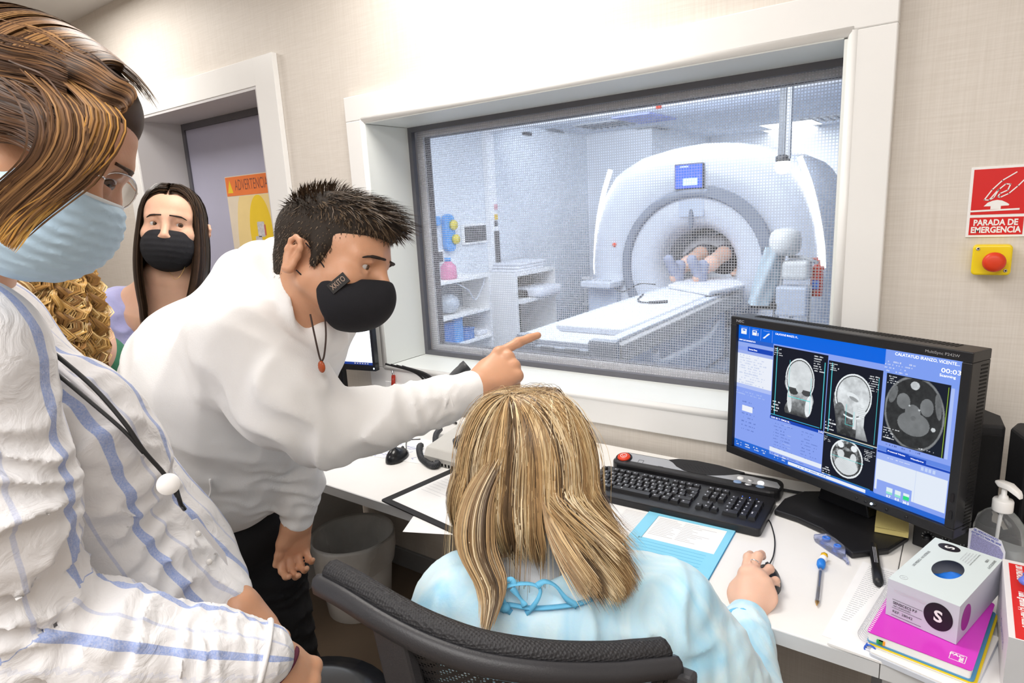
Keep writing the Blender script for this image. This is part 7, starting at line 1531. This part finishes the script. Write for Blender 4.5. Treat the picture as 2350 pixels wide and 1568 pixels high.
locks('loose_locks', [
 ([(140, 122, .56), (200, 150, .545), (250, 192, .54), (290, 222, .54)], .006, .009, 130, (0, 2, 3)),
 ([(120, 150, .55), (190, 180, .53), (238, 208, .525), (282, 226, .53), (292, 248, .53), (262, 258, .53)], .014, .006, 420, (0, 1, 2, 3)),
 ([(150, 175, .54), (200, 215, .52), (238, 262, .51), (226, 322, .505), (196, 372, .50), (150, 418, .50), (95, 462, .495), (45, 505, .49)], .012, .004, 380, (1, 4, 6, 0)),
 ([(120, 190, .53), (175, 250, .51), (182, 320, .50), (150, 385, .495), (95, 435, .49), (40, 485, .485), (2, 530, .48)], .016, .010, 560, (0, 1, 2, 4)),
 ([(70, 200, .53), (125, 250, .51), (140, 310, .50), (120, 370, .495), (70, 415, .49), (10, 455, .485)], .016, .007, 420, (2, 3, 0, 5)),
 ([(150, 425, .50), (100, 462, .49), (50, 505, .485), (5, 560, .48)], .006, .009, 160, (6, 7, 4, 6)),
 ([(-60, 100, .58), (30, 95, .565), (110, 112, .56), (170, 140, .555)], .014, .006, 500, (0, 1, 4)),
 ([(-80, 215, .53), (0, 245, .515), (60, 265, .505), (110, 300, .50)], .020, .014, 700, (3, 5, 2)),
 ([(-80, 150, .54), (10, 170, .53), (90, 185, .525), (150, 205, .52)], .022, .018, 900, (3, 5, 2, 0))], 0, ra, palL, pA, hA)
# shirt
linen = bpy.data.materials.new('striped_linen'); linen.use_nodes = True; nt = linen.node_tree; L_ = nt.links; bs = nt.nodes['Principled BSDF']; bs.inputs['Roughness'].default_value = .85; bs.inputs['Sheen Weight'].default_value = .2
a_ = nt.nodes.new('ShaderNodeAttribute'); a_.attribute_name = 'stripe'; nz = nt.nodes.new('ShaderNodeTexNoise'); nz.inputs['Scale'].default_value = 18; tc = nt.nodes.new('ShaderNodeTexCoord'); L_.new(tc.outputs['Object'], nz.inputs['Vector'])
ad = nt.nodes.new('ShaderNodeMath'); ad.operation = 'MULTIPLY_ADD'; ad.inputs[1].default_value = .004; L_.new(nz.outputs['Fac'], ad.inputs[0]); L_.new(a_.outputs['Fac'], ad.inputs[2])
def band(period, phase, halfw, soft=.0006):
    o = nt.nodes.new('ShaderNodeMath'); o.operation = 'ADD'; o.inputs[1].default_value = phase; L_.new(ad.outputs[0], o.inputs[0]); p = nt.nodes.new('ShaderNodeMath'); p.operation = 'PINGPONG'; p.inputs[1].default_value = period / 2; L_.new(o.outputs[0], p.inputs[0])
    r = nt.nodes.new('ShaderNodeMapRange'); r.inputs[1].default_value = halfw; r.inputs[2].default_value = halfw + soft; r.inputs[3].default_value = 1; r.inputs[4].default_value = 0; L_.new(p.outputs[0], r.inputs[0]); return r
b1 = band(.074, .0, .0052); b2 = band(.074, .030, .0016); mx = nt.nodes.new('ShaderNodeMath'); mx.operation = 'MULTIPLY_ADD'; mx.inputs[1].default_value = .45; L_.new(b2.outputs[0], mx.inputs[0]); L_.new(b1.outputs[0], mx.inputs[2])
wv = nt.nodes.new('ShaderNodeTexNoise'); wv.inputs['Scale'].default_value = 500; L_.new(tc.outputs['Object'], wv.inputs['Vector']); mw = nt.nodes.new('ShaderNodeMath'); mw.operation = 'MULTIPLY'; mr = nt.nodes.new('ShaderNodeMapRange'); mr.inputs[1].default_value = .3; mr.inputs[2].default_value = .7; mr.inputs[3].default_value = .65; mr.inputs[4].default_value = 1; L_.new(wv.outputs['Fac'], mr.inputs[0]); L_.new(mr.outputs[0], mw.inputs[1]); L_.new(mx.outputs[0], mw.inputs[0])
cm = nt.nodes.new('ShaderNodeMixRGB'); cm.inputs[1].default_value = (.76, .755, .77, 1); cm.inputs[2].default_value = (.27, .36, .66, 1); L_.new(mw.outputs[0], cm.inputs[0]); L_.new(cm.outputs[0], bs.inputs['Base Color'])
cr = nt.nodes.new('ShaderNodeTexNoise'); cr.inputs['Scale'].default_value = 34; cr.inputs['Detail'].default_value = 5; cr.inputs['Distortion'].default_value = 1.2; L_.new(tc.outputs['Object'], cr.inputs['Vector']); bp = nt.nodes.new('ShaderNodeBump'); bp.inputs['Strength'].default_value = .55; bp.inputs['Distance'].default_value = .006; L_.new(cr.outputs['Fac'], bp.inputs['Height']); b3 = nt.nodes.new('ShaderNodeBump'); b3.inputs['Strength'].default_value = .12; b3.inputs['Distance'].default_value = .001; L_.new(wv.outputs['Fac'], b3.inputs['Height']); L_.new(bp.outputs[0], b3.inputs['Normal']); L_.new(b3.outputs[0], bs.inputs['Normal'])
ST_ = SDF(); c0, c1, c2, c3 = at(20, 900, .78), at(82, 1090, .80), at(262, 1350, .90), at(300, 1700, 1.00)
ST_.cap(at(-95, 800, .72), c1, .080, .130, .04); ST_.cap(c1, c2, .134, .150, .04); ST_.cap(c2, c3, .150, .165, .06); ST_.cap(at(150, 980, .74), at(210, 1060, .78), .082, .082, .04); ST_.cap(at(-100, 800, .72), at(-180, 900, .66), .085, .08, .05)
ST_.cap(at(250, 1080, .86), at(425, 1290, .93), .060, .055, .03); ST_.chain([at(425, 1290, .93), at(480, 1345, .91), at(518, 1378, .89)], [.055, .048, .036], .02)
for (u, v, d, R_, ax, fr, am_, sd) in ((200, 1000, .66, .12, (.8, .2, -.5), 70, .0045, 1), (330, 1180, .74, .12, (.2, .3, 1), 85, .004, 2), (480, 1350, .80, .10, (.8, .2, .6), 95, .005, 3), (100, 850, .64, .10, (.6, .2, -.7), 75, .004, 4), (400, 1350, .78, .12, (.1, .1, 1), 80, .005, 5), (250, 1250, .76, .12, (1, .1, .3), 70, .004, 7)): ST_.waves(at(u, v, d), R_, ax, fr, am_, sd)
VT, QT = ST_.mesh(.0050); VT = relax(VT, QT, 1)
zc_ax = lambda V: c1 + (c2 - c1) * np.clip(((V - c1) @ (c2 - c1)) / ((c2 - c1) @ (c2 - c1)), -.6, 1.6)[:, None]
Qv = VT - zc_ax(VT); axd = unit(c2 - c1); e1 = unit(np.cross(axd, RM[2])); e2 = np.cross(axd, e1); th_ = np.arctan2(Qv @ e1, -(Qv @ e2)); npmesh('shirt_body', [(VT, QT)], linen, pA, attrs=th_ * .150 + .5 + .012)
SS = SDF(); el_ = at(30, 1440, .67); w2_ = at(596, 1508, .762)
SS.chain([at(-130, 830, .60), at(-50, 1150, .615), el_], [.088, .078, .072], .03); SS.chain([el_, at(250, 1470, .70), at(470, 1500, .74), w2_], [.070, .056, .047, .040], .03)
for (u, v, d, R_, ax, fr, am_, sd) in ((40, 1150, .56, .10, (.2, .3, 1), 90, .006, 11), (300, 1430, .66, .10, (.9, .35, 0), 110, .005, 12), (520, 1490, .71, .07, (.9, .4, 0), 150, .004, 13), (30, 1380, .60, .12, (.7, .1, .7), 80, .006, 14), (150, 1440, .64, .08, (.9, .1, .3), 120, .004, 15)): SS.waves(at(u, v, d), R_, ax, fr, am_, sd)
VS, QS = SS.mesh(.0042); VS = relax(VS, QS, 1)
def limb_attr(V, segs, R_):
    best = np.full(len(V), 1e9); out = np.zeros(len(V)); ref = None
    for a, b in zip(segs[:-1], segs[1:]):
        d = unit(b - a); t = np.clip(((V - a) @ (b - a)) / ((b - a) @ (b - a)), 0, 1); q = V - (a + t[:, None] * (b - a)); dist = np.linalg.norm(q, axis=1)
        e1 = unit(np.cross(d, RM[2])) ; e2 = np.cross(d, e1); th = np.arctan2(q @ e1, -(q @ e2)); m = dist < best; out[m] = th[m] * R_; best[m] = dist[m]
    return out
npmesh('sleeve', [(VS, QS)], linen, pA, attrs=limb_attr(VS, [at(-130, 830, .60), at(-50, 1150, .615), el_, at(250, 1470, .70), at(470, 1500, .74), w2_], .062) + .5)
MB().tube([w2_ + (unit(w2_ - at(470, 1500, .74)) * .003) + .041 * (e_[0] * math.cos(t) + e_[1] * math.sin(t)) for e_ in [(unit(np.cross(w2_ - at(470, 1500, .74), (0, 0, 1))), unit(np.cross(w2_ - at(470, 1500, .74), np.cross(w2_ - at(470, 1500, .74), (0, 0, 1)))))] for t in np.linspace(0, 2 * math.pi, 30, endpoint=False)], .0035, n=7, closed=True).build('cuff', mat('linen_cuff', (.76, .755, .77), .85, bump=.3, bs=300), pA)
# collar, placket, buttons, lanyard, badge
colm = mat('linen_plain', (.70, .70, .74), .85, bump=.3, bs=300)
MB().tube(spline([on_surf(VT, u, v, .003) for u, v in ((55, 745), (110, 820), (200, 900), (285, 985), (330, 1045))], 6), .006, n=8, flat=.35).build('placket', colm, pA)
MB().tube(spline([at(-40, 690, .66), at(5, 680, .655), at(40, 705, .66), at(60, 715, .665)], 6), .016, n=8, flat=.35).build('collar', colm, pA)
cord = mat('lanyard_black', (.012, .012, .013), .6)
MB().tube(spline([at(20, 728, .655), at(110, 800, .652), at(210, 885, .655), at(285, 970, .66), at(330, 1035, .672), at(378, 1090, .69), at(408, 1140, .70)], 8), .0023, n=6).build('lanyard_cord', cord, pA)
MB().tube(spline([at(45, 790, .65), at(120, 850, .652), at(210, 925, .655), at(285, 990, .662), at(330, 1040, .672)], 8), .0020, n=6).build('lanyard_cord', cord, pA)
rc_ = at(386, 1110, .685); MB().lathe([(.001, 0), (.0115, 0), (.0118, .004), (.0112, .005), (.001, .0055)], rc_, RM.T @ np.array([.5, .1, -.8]), 26).build('badge_reel', ink_w, pA)
MB().tube([at(405, 1125, .69), at(415, 1158, .70), at(424, 1170, .705)], .0024, n=6).build('badge_clip', black_sm, pA)
MB().add([at(440, 1195, .72), at(452, 1190, .73), at(516, 1270, .76), at(522, 1298, .765)], [(0, 1, 2, 3)]).build('badge_card', mat('card_grey', (.6, .6, .63), .3), pA, solid=.0015)
for u, v in ((505, 1290), (480, 1225)): MB().ball(on_surf(VT, u - 25, v, .001), .0042, 10).build('button', mat('pearl_button%d' % v, (.7, .68, .66), .2), pA)
br = [wa + .030 * (xa_ * math.cos(t) * 1.0 + za_ * math.sin(t) * .72) + ya_ * (.030 + .006 * math.cos(t)) for t in np.linspace(0, 2 * math.pi, 30, endpoint=False)]
MB().tube(br, .0042, n=6, closed=True, flat=.35).build('fabric_bracelet', mat('bracelet_maroon', (.10, .012, .035), .8), pA)
# trousers and shoes below the frame
SL = SDF(); hp = at(300, 1700, 1.00); hp[2] = max(.86, hp[2]); 
for s_ in (-1, 1): q = hp + np.array([.05 * s_, .08 * s_, -.05]); SL.chain([hp, q + np.array([0, 0, -.35]), q + np.array([0, 0, -.76])], [.14, .085, .06], .04)
sculpt('trousers', SL, .010, mat('denim_dark', (.03, .04, .08), .85), pA, n=2)
for s_ in (-1, 1): q = hp + np.array([.05 * s_, .08 * s_, 0]); S_ = SDF(); S_.cap((q[0], q[1], .05), (q[0] + .13, q[1] + .03, .035), .042, .034, .02); S_.plane((0, 0, .003), (0, 0, -1)); sculpt('shoe', S_, .006, ink_w, pA)
# ================================================================ woman with long dark hair near the door
pC = thing('person', 'person with long dark hair, black mask and lilac cardigan standing near the door', 'person', (-1.85, .90, 0))
LC = Loc(cframe(396, 521, 1.80, (.30, .06, -.95), (.03, -1, .0)), (1, 1, .98))
SC_ = head_sdf(SDF(), LC); nc = at(402, 650, 1.86)
SC_.cap(LC(0, -.03, -.04), nc, .046, .046, .03); SC_.cap(nc, at(400, 720, 1.88), .075, .10, .05, flat=(LC.x, 1.3)); SC_.cap(nc, at(310, 690, 1.88), .04, .045, .04)
V, Q = SC_.mesh(.0030); V = relax(V, Q, 1); npmesh('body', [(V, Q)], skin_m, pC); eyes(LC, pC, look=(-.35, -.05)); brows(LC, pC, (.02, .012, .010), .0038)
SMc = SDF(); SMc.ell(LC(0, .045, -.063), LC.r(.070, .068, .070), .01, 'U', LC.R()); SMc.plane(LC(0, .105, -.016), LC.z - LC.y * .12); SMc.plane(LC(0, .010, -.06), -LC.y); SMc.waves(LC(0, .10, -.06), .08, LC.z, 200, .0008, 2, .2)
sculpt('face_mask', SMc, .003, blk, pC)
lil2 = mat('lilac_knit', (.42, .42, .72), .9, var=.05, vs=20, bump=.35, bs=160, sheen=.3)
SK = SDF(); SK.cap(at(290, 720, 1.90), at(500, 730, 1.92), .085, .080, .05); SK.cap(at(400, 800, 1.93), at(420, 1050, 2.05), .155, .15, .06, flat=(RM[2], .8)); SK.chain([at(270, 730, 1.88), at(235, 860, 1.92), at(260, 1000, 1.95)], [.07, .058, .05], .03); SK.chain([at(510, 730, 1.93), at(560, 880, 2.0)], [.07, .055], .03); SK.cap(at(396, 640, 1.80), at(392, 745, 1.74), .06, .075, .02, 'S'); SK.waves(at(300, 720, 1.82), .16, (.7, .3, .5), 60, .005, 3); SK.waves(at(330, 760, 1.8), .12, (.2, .3, 1), 70, .005, 5)
sculpt('cardigan', SK, .007, lil2, pC); pe_ = at(420, 1080, 2.06)
SL = SDF()
for s_ in (-1, 1): q = np.array([pe_[0] + .08 * s_, pe_[1] + .03 * s_, 0]); SL.chain([pe_, (q[0], q[1], .5), (q[0], q[1], .10)], [.14, .08, .055], .03)
sculpt('trousers', SL, .012, mat('dark_jeans', (.03, .035, .06), .85), pC, n=2)
for s_ in (-1, 1): S_ = SDF(); S_.cap((pe_[0] + .08 * s_, pe_[1] + .03 * s_, .05), (pe_[0] + .08 * s_ + .08, pe_[1] - .08, .035), .042, .034, .02); S_.plane((0, 0, .003), (0, 0, -1)); sculpt('shoe', S_, .008, black_pl, pC)
rc = np.random.default_rng(41); n = 5200
X, Y, Zt, dn, g, a, ly = lathe_hair(LC, n, rc, rad=(.086, .104, .1), drop=lambda a, r: .26 + .05 * r.random(len(a)), layer=(.90, 1.05), az=(-132, 132), part=.126)
fr_ = np.clip((np.abs(np.degrees(a)) - 85) / 45, 0, 1)[:, None]; X = X * (1 + .12 * np.sin(np.clip(dn / .25, 0, 1) * 3)) ; Y = Y + .02 * g * fr_; X = X - np.sign(X) * .018 * g ** 2
PH = LC.o + X[..., None] * LC.x + Y[..., None] * LC.y + (Zt * .97)[..., None] * LC.z; sg_ = np.sin(a)[:, None]; NH = PH - (LC.o + LC.z * np.minimum(Zt, .02)[..., None]); NH /= np.maximum(np.linalg.norm(NH, axis=2, keepdims=True), 1e-6)
palC = np.array([(.030, .018, .012), (.045, .026, .016), (.020, .012, .009), (.070, .038, .020), (.11, .055, .022)]); pr = np.array([.3, .3, .25, .12, .03])
ribbons('hair', PH, NH, rc.uniform(.0018, .0034, n), palC[rc.choice(5, n, p=pr)] * (1 + rc.normal(0, .1, (n, 1))), hairmat('dark_hair', .36, .15), pC, label='long straight dark brown hair with a centre parting')
SHC = SDF(); SHC.ell(LC(0, -.03, .03), (.078, .090, .084), .02, 'U', LC.R()); SHC.cap(LC(0, -.05, .0), LC(0, -.06, -.14), .070, .06, .03); SHC.plane(LC(0, .012, 0), LC.y - LC.z * .55); sculpt('hair_base', SHC, .005, MATS['dark_hair_under'], pC)
MB().tube(spline([at(385, 618, 1.76), at(400, 640, 1.745), at(413, 634, 1.745), at(425, 612, 1.76)], 6), .0006, n=5).build('necklace', mat('gold', (.7, .45, .15), .3, .9), pC)
# ================================================================ person with curly golden hair half hidden behind
pD = thing('person', 'person with long curly golden hair and a green top, mostly hidden on the left', 'person', (-1.45, .45, 0))
LD = Loc(cframe(70, 560, 1.22, (.35, .1, .93), (.05, -1, .05)), (1, 1, 1))
SD = head_sdf(SDF(), LD); SD.cap(LD(0, -.03, -.04), at(85, 740, 1.24), .052, .055, .03); SD.cap(at(60, 790, 1.26), at(150, 800, 1.30), .10, .09, .05)
V, Q = SD.mesh(.004); V = relax(V, Q, 1); npmesh('body', [(V, Q)], skin_m, pD)
SK = SDF(); SK.cap(at(0, 840, 1.28), at(190, 850, 1.36), .085, .080, .05); SK.cap(at(90, 900, 1.35), at(110, 1150, 1.5), .15, .15, .06); SK.chain([at(210, 850, 1.38), at(240, 1000, 1.48)], [.075, .055], .03); SK.cap(at(60, 740, 1.24), at(80, 790, 1.27), .065, .085, .03); SK.waves(at(110, 780, 1.2), .12, (.6, .1, .7), 80, .004, 3)
sculpt('green_top', SK, .008, mat('green_knit', (.035, .16, .09), .9, var=.1, vs=20, bump=.35, bs=160), pD)
pe_ = at(110, 1180, 1.52); SL = SDF()
for s_ in (-1, 1): q = np.array([pe_[0] + .08 * s_, pe_[1] + .03 * s_, 0]); SL.chain([pe_, (q[0], q[1], .5), (q[0], q[1], .08)], [.14, .08, .055], .03)
sculpt('trousers', SL, .012, MATS['dark_jeans'], pD, n=2)
for s_ in (-1, 1): S_ = SDF(); S_.cap((pe_[0] + .08 * s_, pe_[1] + .03 * s_, .05), (pe_[0] + .08 * s_, pe_[1] + .10, .035), .042, .034, .02); S_.plane((0, 0, .003), (0, 0, -1)); sculpt('shoe', S_, .008, black_pl, pD)
SHD = SDF(); SHD.ell(LD(0, -.02, .03), (.082, .100, .088), .02, 'U', LD.R()); SHD.cap(LD(0, -.05, .0), LD(0.03, -.06, -.16), .080, .08, .03); SHD.plane(LD(0, .04, 0), LD.y); sculpt('hair_base', SHD, .006, mat('gold_hair_under', (.20, .11, .03), .7, var=.3, vs=60), pD)
rd = np.random.default_rng(51); n = 2600; K = 34
ck_ = rd.integers(0, 90, n); ca_ = np.radians(np.linspace(-110, 125, 90))[ck_] + rd.normal(0, .02, n); rr0 = rd.uniform(.86, 1.05, n); t = np.linspace(0, 1, K)[None]; Hc = (.24 + .05 * np.sin(ck_ * 1.7))[:, None]; s_ = t * (.16 + Hc); ov = np.clip(s_ / .16, 0, 1) * math.pi / 2; dn = np.clip(s_ - .16, 0, None); g = dn / Hc
R0_ = .092 * rr0[:, None] * np.sin(ov) + .030 * np.sin(np.clip(g, 0, 1) * 2.2) + .035 * g; ph = (ck_ * 2.399)[:, None]; wv_ = .011 * np.clip(dn / .05, 0, 1)
X = np.sin(ca_)[:, None] * R0_ + wv_ * np.sin(2 * math.pi * dn / .052 + ph) + rd.normal(0, .0022, (n, 1)); Y = -np.cos(ca_)[:, None] * R0_ * 1.1 - .01 + wv_ * np.cos(2 * math.pi * dn / .052 + ph * 1.3) + rd.normal(0, .0022, (n, 1)); Zt = .118 * rr0[:, None] * np.cos(ov) - dn * .92
PH = LD.o + X[..., None] * LD.x + Y[..., None] * LD.y + Zt[..., None] * LD.z; NH = np.repeat(np.repeat(unit(Z0 - LD.o)[None, None], n, 0), K, 1)
palD = np.array([(.52, .30, .085), (.66, .42, .15), (.38, .20, .055), (.26, .13, .04), (.75, .54, .25)]); ribbons('hair', PH, NH, rd.uniform(.0016, .0032, n), palD[(ck_ * 3 + rd.integers(0, 2, n)) % 5] * (1 + rd.normal(0, .1, (n, 1))), hairmat('golden_hair', .4, .15), pD, label='long curly golden blonde hair', taper=np.concatenate([np.ones(K - 6), np.linspace(1, .2, 6)]))
# ================================================================ patient in the scanner
pF = thing('person', 'person lying in the scanner bore with knees raised, dark shorts and grey foot covers', 'person', (-1.85, 5.8, .80))
SF = SDF(); ks = []
for u0, u1, u2, s_ in ((1517, 1540, 1560, 0), (1595, 1620, 1645, 1)):
    x0 = -1.98 + s_ * .20; ank = np.array([x0 - .02, 5.22, .90]); kn = np.array([x0 + .06, 5.56, 1.02]); hp = np.array([-1.93 + s_ * .16 - .02, 6.0, .93]); SF.chain([ank, ank + (kn - ank) * .45, kn, hp], [.042, .062, .062, .085], .03); SF.cap(ank, ank + np.array([-.02, -.03, -.05]), .045, .04, .02); SF.cap(ank + np.array([0, 0, -.05]), ank + np.array([-.04, -.10, .10]), .042, .03, .02); ks.append((ank, kn, hp))
SF.cap((-1.86, 6.1, .95), (-1.90, 6.55, .97), .14, .15, .05); SF.ell((-1.90, 6.80, .96), (.075, .095, .105), .03)
arm_ = [(-1.68, 6.3, .98), (-1.62, 5.95, .92), (-1.62, 5.62, .86)]; SF.chain([(-1.85, 6.5, .98), *arm_], [.05, .045, .038, .030], .02); SF.ell((-1.62, 5.56, .85), (.035, .06, .025), .02)
sculpt('body', SF, .007, skin_f, pF)
SG_ = SDF()
for s_, (ank, kn, hp) in enumerate(ks): SG_.cap(kn + np.array([0, .05, .005]), hp, .082, .105, .04)
SG_.cap((-1.86, 6.05, .96), (-1.90, 6.5, .99), .17, .17, .05)
sculpt('dark_shorts_and_shirt', SG_, .010, mat('charcoal_cloth', (.10, .10, .12), .9, var=.15, vs=15), pF)
for s_, (ank, kn, hp) in enumerate(ks):
    S_ = SDF(); S_.cap(ank + np.array([-.0, .0, -.055]), ank + np.array([-.04, -.105, .11]), .052, .042, .02); S_.cap(ank + np.array([0, .0, -.05]), ank + np.array([.01, .02, .05]), .052, .050, .02); S_.waves(ank, .15, (0, .3, 1), 90, .004, s_)
    sculpt('foot_cover', S_, .006, mat('foot_cover_grey%d' % s_, (.30, .33, .44), .6, var=.2, vs=30), pF)
t = thing('blanket', 'dark grey blanket over the person in the bore', 'blanket', (-1.85, 5.8, 1.1))
P = [[(x, y, 1.03 + .14 * math.cos((x + 1.88) / .25 * 1.25) - .9 * max(0, 5.74 - y) + .012 * math.sin(22 * x + 9 * y)) for x in np.linspace(-2.13, -1.63, 16)] for y in np.linspace(5.66, 6.9, 16)]
MB().grid(P).build('cloth', mat('blanket_grey', (.42, .41, .43), .95, var=.25, vs=9, bump=.5, bs=40), t, solid=.006)
MB().tube([(-1.72, 5.70, 1.19), (-1.66, 5.69, 1.15), (-1.62, 5.68, 1.10)], .022, n=8, flat=.4).build('white_label', ink_w, t)
